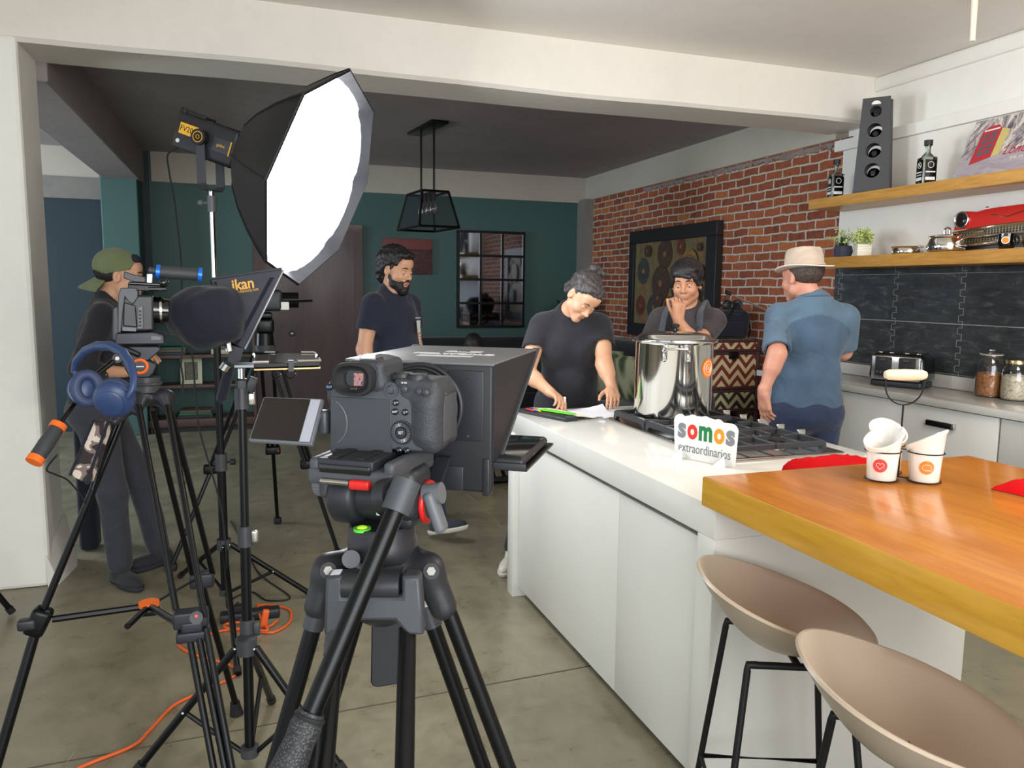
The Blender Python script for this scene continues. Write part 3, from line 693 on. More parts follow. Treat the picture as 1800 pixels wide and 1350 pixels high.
# ================================================================== WALL COUNTER
CX, CZ = 3.532, .948
ctr = thing('kitchen_counter', 'grey white stone worktop with upstand running along the slate backsplash', 'worktop', (3.8, 2.6, CZ))
obj('worktop', MB().rbox(((CX + XW - .055) / 2, (-2 + 4.74) / 2, CZ - .0207), (XW - .055 - CX, 6.74, .0414), .003, 2), 'counter_grey', ctr, world=True)
obj('upstand', MB().rbox((XW - .073, (-2 + 4.55) / 2, CZ + .040), (.018, 6.55, .078), .003, 2), 'counter_grey', ctr, world=True)
def cab(y0, y1, handles, label, split=None):
    t = thing('base_cabinet', label, 'cabinet', ((CX + XW) / 2, (y0 + y1) / 2, 0), 0, 'white base cabinets below the stone worktop')
    obj('carcass', MB().bb((CX + .04, y0 + .001, .08), (XW - .06, y1 - .001, CZ - .043)).bb((CX + .09, y0 + .001, 0), (XW - .06, y1 - .001, .08)), 'cabinet_white', t, world=True)
    zs = [(.10, CZ - .048)] if not split else [(split + .003, CZ - .048), (.10, split - .003)]
    for z0, z1 in zs:
        d = obj('drawer', MB().rbox((CX + .03, (y0 + y1) / 2, (z0 + z1) / 2), (.02, y1 - y0 - .006, z1 - z0), .002, 2), 'cabinet_white', t, world=True)
        if z1 > .7:
            for yh in handles:
                h = MB().rbox((CX + .012, yh, .812), (.018, .165, .030), .004)
                o = obj('handle', h, 'black_metal', d, world=True)
                e = obj('handle', MB().rbox((CX + .010, yh - .092, .812), (.020, .022, .032), .003), 'steel', d, world=True, label='steel end of the drawer handle')
cab(2.815, 4.70, (4.02, 3.16), 'wide white base cabinet behind the man in the hat', None)
cab(1.2, 2.809, (2.0,), 'white base cabinet at the right edge, drawer split low', .62)
cab(-.6, 1.194, (.3,), 'white base cabinet nearest the camera side, mostly out of frame', .62)

# toaster: turned to face the camera
ta, tb = on(1546, 672, z=CZ), on(1632, 676, z=CZ)
fx = (tb - ta); fx.z = 0; wT = fx.length; fx.normalize(); fy = Vector((0, 0, 1)).cross(fx)
TW = .29; mid = Vector((3.80, on(1584, 672, x=3.80).y, CZ))
ts = thing('toaster', 'four slot steel and black toaster on the stone worktop', 'toaster', mtx=axes(mid, (.42, -.907, 0), (.907, .42, 0), (0, 0, 1)) @ Matrix.Scale(1.17, 4))
obj('base', MB().rbox((0, 0, .018), (TW - .036, .17, .034), .012), 'black_plastic', ts)
obj('housing', MB().rbox((0, .002, .102), (TW - .006, .19, .145), .03, 4, taper=(.93, .9)), 'black_gloss', ts)
obj('front_panel', MB().rbox((.0, -.092, .100), (TW - .05, .016, .125), .006), 'steel', ts)
M['panel_gold'] = mat('warm_steel', (196, 170, 120), .25, 1.0)
for s in (-1, 1):
    p_ = obj('control_panel', MB().rbox((s * .058, -.101, .108), (.082, .01, .098), .006), 'black_matte', ts)
    obj('trim', MB().torus((0, 0, 0), .001, .0005, n=8), 'steel', p_) if False else None
    for i in range(4): obj('button', MB().cyl((s * .058 - .027 + i * .018, -.106, .078), (s * .058 - .027 + i * .018, -.110, .078), .0065, n=14), 'dark_plastic', p_)
    obj('lever', MB().rbox((s * .058, -.112, .142), (.03, .016, .01), .003), 'dark_plastic', ts)
    for q in (-1, 1): obj('slot', MB().rbox((s * .066 + q * .028, .01, .1765), (.022, .13, .006), .002), 'steel', ts)

def jar(px, py, R, H, fill, fcol, lidmat, glasslid, label):
    cx_ = XW - .075 - R - .012; c = Vector((cx_, on(px, py, x=cx_).y, CZ))
    t = thing('glass_jar', label, 'jar', c, 0, 'glass storage jars on the stone worktop')
    obj('glass_body', MB().shell([(R * .86, 0.001), (R * .97, .006), (R, .02), (R, H * .62), (R * .93, H * .74), (R * .74, H * .83), (R * .74, H * .88)], n=40, th=.003), 'glass', t)
    mb = MB().lathe([(R * .82, .006), (R * .94, .014), (R * .945, H * fill - .004), (R * .7, H * fill + .004), (0, H * fill + .002)], n=36)
    tt = NT('contents'); v = tt.coord('Object'); vo = tt.n.new('ShaderNodeTexVoronoi'); tt.l.new(v, vo.inputs['Vector']); vo.inputs['Scale'].default_value = 70
    cc = lin(fcol); tt.base(tt.ramp(vo.outputs['Distance'], [(.0, tuple(x * 1.25 for x in cc[:3]) + (1,)), (.6, cc), (.9, tuple(x * .45 for x in cc[:3]) + (1,))])); tt.rough(.8); tt.bump(vo.outputs['Distance'], .6, .005)
    obj('contents', mb, tt.m, t)
    if glasslid:
        obj('lid', MB().lathe([(R * .80, H * .88), (R * .82, H * .90), (R * .7, H * .925), (R * .2, H * .935), (R * .14, H * .95), (R * .24, H * .97), (R * .22, H * .995), (0, H)], n=36), 'glass', t)
        obj('gasket', MB().torus((0, 0, H * .885), R * .77, .003, n=32), 'cream', t)
    else: obj('lid', MB().lathe([(R * .80, H * .86), (R * .80, H * .93), (R * .77, H * .945), (0, H * .945)], n=36), 'panel_gold', t)
jar(1738, 684, .072, .265, .50, (172, 116, 70), None, True, 'tall ribbed glass jar with glass lid holding brown flakes')
jar(1783, 689, .066, .230, .58, (214, 204, 180), None, False, 'round glass jar with brass lid holding pale oats')

# ================================================================== SHELVES
SX0, SX1 = 3.72, XW - .055
Z1B, Z1T, Z2B, Z2T = 1.676, 1.748, 2.078, 2.145
s1 = obj('wall_shelf', MB().rbox(((SX0 + SX1) / 2, (4.38 - 2) / 2, (Z1B + Z1T) / 2), (SX1 - SX0, 6.38, Z1T - Z1B), .003, 2), 'shelf_wood'); tag(s1, 'lower oak wall shelf above the slate backsplash', 'shelf', 'oak wall shelves')
s2 = obj('wall_shelf', MB().rbox(((SX0 + SX1) / 2, (4.51 - 2) / 2, (Z2B + Z2T) / 2), (SX1 - SX0, 6.51, Z2T - Z2B), .003, 2), 'shelf_wood'); tag(s2, 'upper oak wall shelf carrying bottles and the bottle rack', 'shelf', 'oak wall shelves')
def ony(px, x, z=None, py=300):      # y where the pixel column meets the plane x
    p = on(px, py, x=x); return p.y

def bottle(px, label):
    y = ony(px, 3.80, py=310); t = thing('liquor_bottle', label, 'bottle', (3.80, y, Z2T + .0005), math.radians(-18), 'square liquor bottles on the upper shelf')
    w = .082
    obj('glass_body', MB().rbox((0, 0, .078), (w, w, .156), .010, 3).lathe([(.036, .152), (.030, .165), (.016, .178), (.0145, .186), (.0145, .212), (.017, .214), (.017, .222)], n=24), 'green_glass', t)
    obj('stopper', MB().cyl((0, 0, .222), (0, 0, .252), .0225, .0235, 24), 'black_matte', t)
    l_ = obj('label', MB().rbox((-w / 2 - .0008, .0, .072), (.0016, w * .82, .132), .0006).rbox((0, -w / 2 - .0008, .072), (w * .82, .0016, .132), .0006), 'black_gloss', t)
    fmx = axes((-w / 2 - .002, 0, .112), (0, -1, 0), (0, 0, 1), (-1, 0, 0))
    pm = MB(); pm.torus((-w / 2 - .002, 0, .108), .017, .0016, ax=(1, 0, 0), n=20, k=6); pm.tube([(-w / 2 - .002, -.012, .096), (-w / 2 - .002, .008, .118)], .003, 6); pm.box((-w / 2 - .002, 0, .068), (.001, .056, .007)); pm.box((-w / 2 - .002, 0, .052), (.001, .050, .004)); pm.box((-w / 2 - .002, 0, .03), (.001, .056, .018))
    pm.torus((0, -w / 2 - .002, .108), .017, .0016, ax=(0, 1, 0), n=20, k=6).box((0, -w / 2 - .002, .068), (.056, .001, .007)).box((0, -w / 2 - .002, .03), (.056, .001, .018))
    obj('label_print', pm, 'silver_print', l_)
bottle(1470, 'dark square liquor bottle at the left end of the upper shelf')
bottle(1628, 'clear square liquor bottle between the bottle rack and the city poster')
# bottle rack
yr = ony(1534, 3.84, py=320)
rk = thing('bottle_rack', 'tall tapered dark grey bottle rack with four round holes', 'bottle rack', (3.84, yr, Z2T + .0005), math.radians(38))
M['rack'] = mat('rack_grey', (62, 63, 66), .6)
def rack_panel(x0):
    bm = MB(); H = .585; W0, W1 = .108, .080; holes = [(.0, .500, .034), (.0, .385, .043), (.0, .262, .045), (.0, .138, .045)]
    # plate as strips between holes: polygons built around each circular hole
    zc = [0.0, .200, .323, .446, .540, H]
    def half(z): return W0 + (W1 - W0) * z / H
    def plate(thx):
        for k_, (cy, cz_, r) in enumerate(holes[::-1]):
            z0, z1 = zc[k_], zc[k_ + 1]; n = 32; out = []
            for i in range(n):
                a_ = 2 * PI * i / n; dy, dz = math.cos(a_), math.sin(a_)
                ts = [((z1 if dz > 0 else z0) - cz_) / dz if abs(dz) > 1e-6 else 9e9]
                lo_, hi_ = 0, 1.0
                for _ in range(30):
                    mid_ = (lo_ + hi_) / 2
                    if abs(dy * mid_) < half(cz_ + dz * mid_): lo_ = mid_
                    else: hi_ = mid_
                s = min(ts[0], lo_); out.append((dy * s, cz_ + dz * s))
            inn = [(cy + r * math.cos(2 * PI * i / n), cz_ + r * math.sin(2 * PI * i / n)) for i in range(n)]
            vs = [(thx, a_, b_) for a_, b_ in out] + [(thx, a_, b_) for a_, b_ in inn] + [(thx + .012, a_, b_) for a_, b_ in out] + [(thx + .012, a_, b_) for a_, b_ in inn]
            f = []
            for i in range(n):
                j = (i + 1) % n; f += [(i, j, n + j, n + i), (2 * n + j, 2 * n + i, 3 * n + i, 3 * n + j), (n + i, n + j, 3 * n + j, 3 * n + i), (j, i, 2 * n + i, 2 * n + j)]
            bm.add(vs, f)
            # corners of the cell
            for sy in (-1, 1):
                for zz in (z0, z1):
                    c_ = (sy * half(zz), zz); A_ = min(out, key=lambda q: (q[0] - c_[0]) ** 2 + (q[1] - c_[1]) ** 2)
                    near = sorted(out, key=lambda q: (q[0] - c_[0]) ** 2 + (q[1] - c_[1]) ** 2)[:3]
                    bm.add([(thx, *c_)] + [(thx, *q) for q in near] + [(thx + .012, *c_)] + [(thx + .012, *q) for q in near], [(0, 1, 2), (0, 1, 3), (4, 5, 6), (4, 5, 7), (0, 2, 6, 4), (0, 3, 7, 4)])
        bm.prism([(-half(.54), .54), (half(.54), .54), (half(H), H), (-half(H), H)], (thx, 0, 0), (0, 1, 0), (0, 0, 1), (.012, 0, 0))
    plate(x0); return bm
fr = rack_panel(-.055)
obj('front_panel', fr, 'rack', rk, smooth=False); obj('back_panel', rack_panel(.045), 'rack', rk, smooth=False)
obj('side_strip', MB().slab((-.045, -.107, 0), (.047, -.107, 0), (.047, -.082, .56), (-.045, -.082, .56), (0, .003, 0)).slab((-.045, .104, 0), (.047, .104, 0), (.047, .079, .56), (-.045, .079, .56), (0, .003, 0)).box((0, 0, .006), (.11, .21, .012)), 'rack', rk)
obj('handle_cutout', MB().prism([(.027 * math.cos(i * PI / 12), .022 * math.sin(i * PI / 12)) for i in range(13)], (-.0565, 0, .543), (0, 1, 0), (0, 0, 1), (.0012, 0, 0)), 'wall_white', rk, label='pale half-round handle slot')
for i in range(4): obj('bottle_neck', MB().lathe([(.039, -.02), (.040, -.01), (.038, .004), (.014, .018), (.013, .03), (.016, .032), (.016, .045), (0, .046)], (.045 - .02, 0, .125 + .122 * i), (-1, 0, 0), 20), 'black_gloss', rk)

# poster leaning on the wall (a printed panel)
pt = thing('city_poster', 'grey printed city poster with red telephone box leaning on the upper shelf', 'poster', mtx=Matrix.Identity(4))
pa_ = on(1677, 313, x=3.80); pw = 1.0; ph = .36
lean = Vector((.155, 0, .34)).normalized()
# local: u along -y (towards camera, right in view), v up the lean
po = Vector((3.785, pa_.y - .0, Z2T + .001)); 
pt.matrix_basis = axes(po, (0, -1, 0), lean, Vector((0, -1, 0)).cross(lean))
M['poster_grey'] = None
def poster_mat():
    t = NT('poster_print'); v = t.coord('Object', (1, 1, 1)); sep = t.n.new('ShaderNodeSeparateXYZ'); t.l.new(v, sep.inputs[0])
    n = t.noise(t.coord('Object', (22, 7, 1)), 1.0, 6, .7, 1.5); n2 = t.noise(t.coord('Object', (6, 20, 1)), 1.0, 4, .6, 1)
    top = t.ramp(n, [(.35, lin((72, 64, 76))), (.5, lin((170, 160, 160))), (.62, lin((226, 218, 206)))])
    bot = t.ramp(n2, [(.3, lin((140, 130, 140))), (.7, lin((178, 170, 176)))])
    f = t.math('GREATER_THAN', t.math('ADD', sep.outputs['Y'], t.math('MULTIPLY', sep.outputs['X'], -.10)), .11)
    t.base(t.mix(f, bot, top)); t.rough(.45); return t.m
M['poster'] = poster_mat()
obj('panel', MB().bb((0, 0, -.012), (pw, ph, 0)), 'poster', pt)
bx = MB(); o_ = (.075, .075)
def pq(mb, pts, z=.0008, m=0): mb.add([(a_, b_, z) for a_, b_ in pts], [tuple(range(len(pts)))], m)
pq(bx, [(.07, .08), (.19, .11), (.19, .285), (.165, .31), (.11, .31), (.075, .285)], .0006, 0)
for i in range(2):
    for j in range(4): pq(bx, [(.092 + i * .045, .125 + j * .036 + i * .008), (.128 + i * .045, .13 + j * .036 + i * .008), (.128 + i * .045, .156 + j * .036 + i * .008), (.092 + i * .045, .151 + j * .036 + i * .008)], .0010, 1)
pq(bx, [(.085, .278), (.178, .284), (.178, .294), (.085, .288)], .0010, 2)
M['box_red'] = mat('printed_red', (176, 40, 52), .5); M['ink_violet'] = mat('printed_dark', (96, 80, 92), .5); M['ink_pale'] = mat('printed_pale', (224, 216, 210), .5)
obj('telephone_box_print', bx, ['box_red', 'ink_violet', 'ink_pale'], pt, smooth=False)
M['ink_yellow'] = mat('printed_olive', (196, 180, 110), .5)
yx = MB(); pq(yx, [(.192, .112), (.235, .122), (.242, .27), (.192, .285)], .0006); obj('lamp_glow_print', yx, 'ink_yellow', pt, smooth=False)
lx = MB()
for a_, b_ in (((0, .20), (.09, .33)), ((0, .27), (.06, .35)), ((0, .14), (.07, .20)), ((.26, .15), (.44, .34)), ((.30, .14), (.52, .33)), ((.34, .13), (.62, .30))):
    d = Vector((b_[0] - a_[0], b_[1] - a_[1])).normalized(); n_ = Vector((-d.y, d.x)) * .003
    pq(lx, [(a_[0] - n_.x, a_[1] - n_.y), (b_[0] - n_.x, b_[1] - n_.y), (b_[0] + n_.x, b_[1] + n_.y), (a_[0] + n_.x, a_[1] + n_.y)], .0008)
obj('street_lines_print', lx, 'ink_violet', pt, smooth=False)
text('London', .075, 'box_red', pt, Matrix.Translation((.36, .135, .0012)), width=.20, shear=.4)
text('2 K M', .02, 'ink_pale', pt, Matrix.Translation((.35, .085, .0012)), width=.07)

# plants in small pots
def leafball(mb, c, n, R, L, w, seed, up=.6, m=0):
    rnd = random.Random(seed)
    for i in range(n):
        a_ = rnd.uniform(0, 2 * PI); el = rnd.uniform(.15, 1.35) if up else rnd.uniform(-.2, 1.4); d = Vector((math.cos(a_) * math.cos(el), math.sin(a_) * math.cos(el), math.sin(el)))
        l = L * rnd.uniform(.6, 1.1); s = Vector(c) + d * R * rnd.uniform(0, 1); u_ = d.cross(Vector((0, 0, 1))).normalized() * w; tip = s + d * l - Vector((0, 0, l * .15)); mid_ = s + d * l * .5 + Vector((0, 0, l * .06))
        k_ = len(mb.v); mb.add([s - u_ * .3, s + u_ * .3, mid_ + u_, mid_ - u_, tip], [(0, 1, 2, 3), (3, 2, 4)], m)
M['leaf_dark'] = mat('leaf_dark', (44, 92, 62), .5, var=.2, vs=30); M['leaf_pale'] = mat('leaf_pale', (168, 186, 104), .5, var=.25, vs=30); M['leaf_cream'] = mat('leaf_cream', (214, 216, 160), .5)
def pot_plant(px, kind, label, yy=None):
    y = ony(px, 3.775, py=445) if yy is None else yy; t = thing('potted_plant', label, 'plant', (3.785, y, Z1T + .0005), math.radians(-25), 'small artificial plants on the lower shelf')
    rnd = random.Random(5 if kind else 9)
    if kind == 0:
        mb = MB(); pr = [(.052, 0), (.066, .03), (.06, .066), (.048, .07)]
        mb.lathe([(.052, 0), (.064, .034), (.056, .072), (.048, .072), (.044, .06), (0, .06)], n=6)
        M['pot_slate'] = mat('slate_blue_pot', (52, 56, 72), .7); M['pot_facet'] = mat('grey_facet', (92, 98, 112), .7)
        obj('pot', mb, 'pot_slate', t, smooth=False)
        obj('facet', MB().add([(-.0665, 0, .036), (-.062, .016, .036), (-.058, 0, .064), (-.062, -.016, .036), (-.057, 0, .008)], [(0, 1, 2), (0, 2, 3), (0, 3, 4), (0, 4, 1)]), 'pot_facet', t, smooth=False)
        l = MB(); leafball(l, (0, 0, .065), 46, .012, .10, .005, 3); obj('leaves', l, 'leaf_dark', t)
        s = MB()
        for i in range(26):
            a_ = rnd.uniform(0, 6.28); el = rnd.uniform(.5, 1.4); d = Vector((math.cos(a_) * math.cos(el), math.sin(a_) * math.cos(el), math.sin(el))); b0 = Vector((0, 0, .06)); e0 = b0 + d * rnd.uniform(.08, .125)
            s.tube([b0, e0], .0007, 4)
            for q in range(5): s.ell(e0 + Vector([rnd.uniform(-.012, .012) for _ in range(3)]), (.004, .004, .004), nu=6, nv=4)
        obj('sprigs', s, 'leaf_pale', t)
    else:
        t2 = NT('striped_pot'); sp = t2.n.new('ShaderNodeSeparateXYZ'); t2.l.new(t2.coord('Object'), sp.inputs[0]); f_ = t2.math('LESS_THAN', t2.math('MODULO', sp.outputs['Z'], .0095), .0022)
        t2.base(t2.mix(f_, lin((232, 228, 214)), lin((176, 170, 140)))); t2.rough(.5)
        obj('pot', MB().rbox((0, 0, .037), (.088, .088, .074), .003, 2), t2.m, t)
        s = MB()
        for i in range(60):
            a_ = rnd.uniform(0, 6.28); el = rnd.uniform(.25, 1.45); d = Vector((math.cos(a_) * math.cos(el), math.sin(a_) * math.cos(el), math.sin(el))); b0 = Vector((rnd.uniform(-.02, .02), rnd.uniform(-.02, .02), .07)); e0 = b0 + d * rnd.uniform(.05, .10)
            s.tube([b0, e0], .0008, 4)
            for q in range(7): s.ell(e0 + Vector([rnd.uniform(-.014, .014) for _ in range(3)]), (.0055, .0055, .0055), nu=6, nv=4, m=rnd.choice((0, 0, 1)))
        obj('leaves', s, ['leaf_pale', 'leaf_cream'], t)
pot_plant(1490, 0, 'dark leaved plant in faceted slate blue pot on the lower shelf', 4.225)
pot_plant(1528, 1, 'pale bushy plant in square striped cream pot on the lower shelf', 4.055)
# small steel pan and lidded pan
yp = ony(1590, 3.81, py=440)
pn = thing('steel_pan', 'low open stainless pan on the lower shelf beside the plants', 'pan', (3.83, yp, Z1T + .0005))
obj('body', MB().shell([(.078, 0), (.088, .008), (.09, .02), (.083, .036), (.092, .046)], n=40, th=.0025), 'steel_pot', pn)
obj('handle', MB().tube([(-.03, -.087, .036), (-.03, -.11, .042), (-.01, -.125, .044), (.01, -.11, .042), (.01, -.087, .036)], .0045, 8), 'steel_pot', pn)
yp = ony(1655, 3.82, py=440)
lp = thing('saucepan', 'bellied stainless saucepan with lid and long handle on the lower shelf', 'saucepan', (3.83, yp - .02, Z1T + .0005))
obj('body', MB().shell([(.078, 0), (.098, .012), (.104, .035), (.094, .062), (.088, .078), (.094, .086)], n=44, th=.0025), 'steel_pot', lp)
ld = obj('lid', MB().lathe([(.096, .086), (.094, .092), (.07, .101), (.03, .106), (0, .107)], n=44), 'steel_pot', lp)
obj('lid_handle', MB().tube([(0, .018, .104), (0, .019, .125), (0, .013, .137), (0, 0, .141), (0, -.013, .137), (0, -.019, .125), (0, -.018, .104)], .0055, 10, flat=(1, 1.5)), 'steel_pot', ld)
obj('handle', MB().tube([(0.0, -.09, .06), (0, -.12, .078), (0, -.20, .098), (-.0, -.24, .104)], [.008, .008, .011, .009], 12), 'steel_pot', lp)
# flat cut-out car front sign
cy = ony(1673, 3.93, py=400)
cs = thing('car_wall_sign', 'red classic car front cut-out sign with chrome grille behind the pans', 'sign', mtx=axes((3.955, cy, Z1T + .001), (0, -1, 0), (0, 0, 1), (-1, 0, 0)))
M['car_red'] = mat('car_red', (196, 26, 14), .18, coat=.8); M['brassy'] = mat('brass_mesh', (176, 160, 120), .4, .5)
kC = 1.0
obj('back_plate', MB().bb((.02, .0, -.02), (1.05, .13, -.004)), 'dark_plastic', cs)
hood = [(.0, .132), (.006, .165), (.018, .212), (.05, .238), (.10, .233), (.145, .226), (.20, .236), (.26, .240), (.42, .244), (.60, .240), (.78, .228), (.98, .215), (1.05, .18), (1.05, .115), (.75, .15), (.50, .155), (.22, .145)]
obj('hood', MB().prism(hood, (0, 0, -.02), (1, 0, 0), (0, 1, 0), (0, 0, .028)), 'car_red', cs, bevel=.004)
for c_ in ((.050, .188), (.99, .168)):
    h_ = obj('headlight', MB().torus((c_[0], c_[1], .012), .044, .006, n=32), 'chrome', cs); obj('lens', MB().ell((c_[0], c_[1], .008), (.04, .046, .012)), 'smoked', h_)
obj('grille_trim', MB().tube([(0, .118, .01), (.12, .125, .012), (.25, .142, .014), (.5, .150, .014), (.78, .144, .014), (1.04, .12, .01)], .007, 8).tube([(.02, .036, .012), (.3, .052, .02), (.7, .052, .02), (1.04, .036, .012)], .012, 10).tube([(.04, .078, .012), (.3, .094, .016), (.7, .094, .016), (1.04, .078, .012)], .006, 10).tube([(.02, .010, .012), (.5, .012, .02), (1.04, .01, .012)], .010, 10), 'chrome', cs)
gm_ = MB()
for i in range(52):
    x = .05 + i * .0185; gm_.box((x, .108 + .010 * math.sin(PI * x), .003), (.0022, .042, .004))
for k_ in range(4): gm_.tube([(.05, .092 + k_ * .011, .004), (.5, .104 + k_ * .012, .004), (1.0, .092 + k_ * .011, .004)], .0012, 6)
for i in range(52): gm_.box((.05 + i * .0185, .067, .003), (.0022, .022, .004))
for k_ in range(2): gm_.tube([(.05, .062 + k_ * .010, .004), (.5, .068 + k_ * .011, .004), (1.0, .062 + k_ * .01, .004)], .0012, 6)
obj('grille', gm_, 'brassy', cs)
obj('hood_emblem', MB().tube([(.235, .205, .010), (.33, .185, .010), (.43, .208, .010)], .0035, 8, flat=(1, 1)), 'panel_gold', cs)
obj('ornament', MB().torus((.2, .240, .0), .010, .003, n=16, a0=0, a1=2 * PI), 'chrome', cs)
# black mugs
def mug(y, label, col_):
    t = thing('mug', label, 'mug', (3.775, y, Z1T + .0005), 0, 'black mugs in front of the car sign')
    obj('body', MB().shell([(.030, 0), (.036, .006), (.042, .03), (.044, .078)], n=36, th=.003), 'black_gloss', t)
    obj('handle', MB().tube([(.0, -.042, .065), (0, -.062, .062), (0, -.068, .042), (0, -.058, .022), (0, -.040, .02)], .005, 8), 'black_gloss', t)
    a_ = math.atan2(-y, -3.78) + .42; R = .0425; P = lambda dx, dz: Vector((math.cos(a_ - .55 + dx / R) * (R + .001 + .0008), math.sin(a_ - .55 + dx / R) * (R + .0018), .044 + dz))
    for rr, cname in ((.019, 'cream'), (.015, col_)):
        e = .0 if rr == .019 else .0006
        obj('badge', MB().add([P(0, 0) * 1] + [P(rr * math.cos(2 * PI * i / 24), rr * math.sin(2 * PI * i / 24)) + Vector((-e, -e, 0)) for i in range(24)], [(0, i + 1, (i + 1) % 24 + 1) for i in range(24)]), cname, t)
M['badge_pink'] = mat('badge_pink', (206, 70, 110), .4)
mug(ony(1769, 3.775, py=430), 'black mug with round orange badge in front of the red car sign', 'badge_orange')
mug(ony(1814, 3.775, py=430), 'black mug at the right edge with pink badge, beside the other mug', 'badge_pink')
# white cable hanging from the ceiling
q = on(1708, 72, y=3.0)
o = obj('hanging_cable', MB().tube([(q.x, q.y, ZC1), (q.x - .002, q.y, q.z + .2), (q.x + .004, q.y, q.z)], [.016, .016, .013], 10), 'cream'); tag(o, 'thick cream cable end hanging from the front ceiling', 'cable')
# ================================================================== PEOPLE: distance fields turned into one continuous surface
def nz(P, f, s=0.0):
    x, y, z = P
    return (np.sin(x * f + 1.3 * np.sin(y * f * .7 + s) + s) * np.sin(y * f * 1.1 + 1.7 * np.sin(z * f * .6) + 2 * s) + np.sin(z * f * .9 + 1.2 * np.sin(x * f * .8 + s)) * .7) / 1.7
def evalp(kind, a, P):
    x, y, z = P
    if kind == 'rc':
        p0, p1, r0, r1 = a; p0 = np.array(p0); p1 = np.array(p1); d = p1 - p0; L2 = max(float(d @ d), 1e-9)
        t = np.clip(((x - p0[0]) * d[0] + (y - p0[1]) * d[1] + (z - p0[2]) * d[2]) / L2, 0, 1)
        return np.sqrt((x - p0[0] - t * d[0]) ** 2 + (y - p0[1] - t * d[1]) ** 2 + (z - p0[2] - t * d[2]) ** 2) - (r0 + (r1 - r0) * t)
    c, r, R = a; R = np.array(R); dx, dy, dz = x - c[0], y - c[1], z - c[2]
    u = R[0, 0] * dx + R[1, 0] * dy + R[2, 0] * dz; v = R[0, 1] * dx + R[1, 1] * dy + R[2, 1] * dz; w = R[0, 2] * dx + R[1, 2] * dy + R[2, 2] * dz
    if kind == 'el':
        k0 = np.sqrt((u / r[0]) ** 2 + (v / r[1]) ** 2 + (w / r[2]) ** 2); k1 = np.sqrt((u / r[0] ** 2) ** 2 + (v / r[1] ** 2) ** 2 + (w / r[2] ** 2) ** 2) + 1e-9
        return k0 * (k0 - 1) / k1
    rr = min(r) * .4; qx, qy, qz = np.abs(u) - r[0] + rr, np.abs(v) - r[1] + rr, np.abs(w) - r[2] + rr
    return np.sqrt(np.maximum(qx, 0) ** 2 + np.maximum(qy, 0) ** 2 + np.maximum(qz, 0) ** 2) + np.minimum(np.maximum(qx, np.maximum(qy, qz)), 0) - rr
def bound(kind, a):
    if kind == 'rc':
        p0, p1, r0, r1 = a; r = max(r0, r1); return np.minimum(p0, p1) - r, np.maximum(p0, p1) + r
    c, r, R = a; e = np.abs(np.array(R)) @ np.array(r); return np.array(c) - e, np.array(c) + e
def field(prims, res, noise_amp=0.0, noise_f=0.0, seed=0.0):
    """prims: (op, kind, args, k). op '+' smooth union, '-' smooth cut, '&' half-space keep (args = point, normal; keeps the side the normal points away from)"""
    lo = np.array([1e9] * 3); hi = -lo
    for op, kind, a, k in prims:
        if op == '+': l, h = bound(kind, a); lo = np.minimum(lo, l); hi = np.maximum(hi, h)
    lo = lo - 4 * res - abs(noise_amp) - .012; hi = hi + 4 * res + abs(noise_amp) + .012
    n = np.ceil((hi - lo) / res).astype(int) + 1
    D = np.full(n, .5, np.float32); ax = [lo[i] + res * np.arange(n[i]) for i in range(3)]
    def sl(l, h):
        i0 = np.maximum(np.floor((l - lo) / res).astype(int), 0); i1 = np.minimum(np.ceil((h - lo) / res).astype(int) + 1, n)
        return tuple(slice(a_, b_) for a_, b_ in zip(i0, i1)), np.meshgrid(*[ax[i][i0[i]:i1[i]] for i in range(3)], indexing='ij', sparse=True)
    for op, kind, a, k in prims:
        if op in '+-':
            l, h = bound(kind, a); m_ = 3 * res + 2 * k + .012; s, P = sl(l - m_, h + m_); d = evalp(kind, a, P).astype(np.float32); o = D[s]
            if op == '+':
                hh = np.maximum(k - np.abs(d - o), 0) / k; D[s] = np.minimum(o, d) - hh * hh * k * .25
            else:
                d = -d; hh = np.maximum(k - np.abs(d - o), 0) / k; D[s] = np.maximum(o, d) + hh * hh * k * .25
        else:
            s, P = sl(lo, hi); p, nn = kind, a
            D = np.maximum(D, ((P[0] - p[0]) * nn[0] + (P[1] - p[1]) * nn[1] + (P[2] - p[2]) * nn[2]).astype(np.float32))
    if noise_amp:
        s, P = sl(lo, hi); D = D + (noise_amp * nz(P, noise_f, seed)).astype(np.float32)
    return surface_nets(D, lo, res)
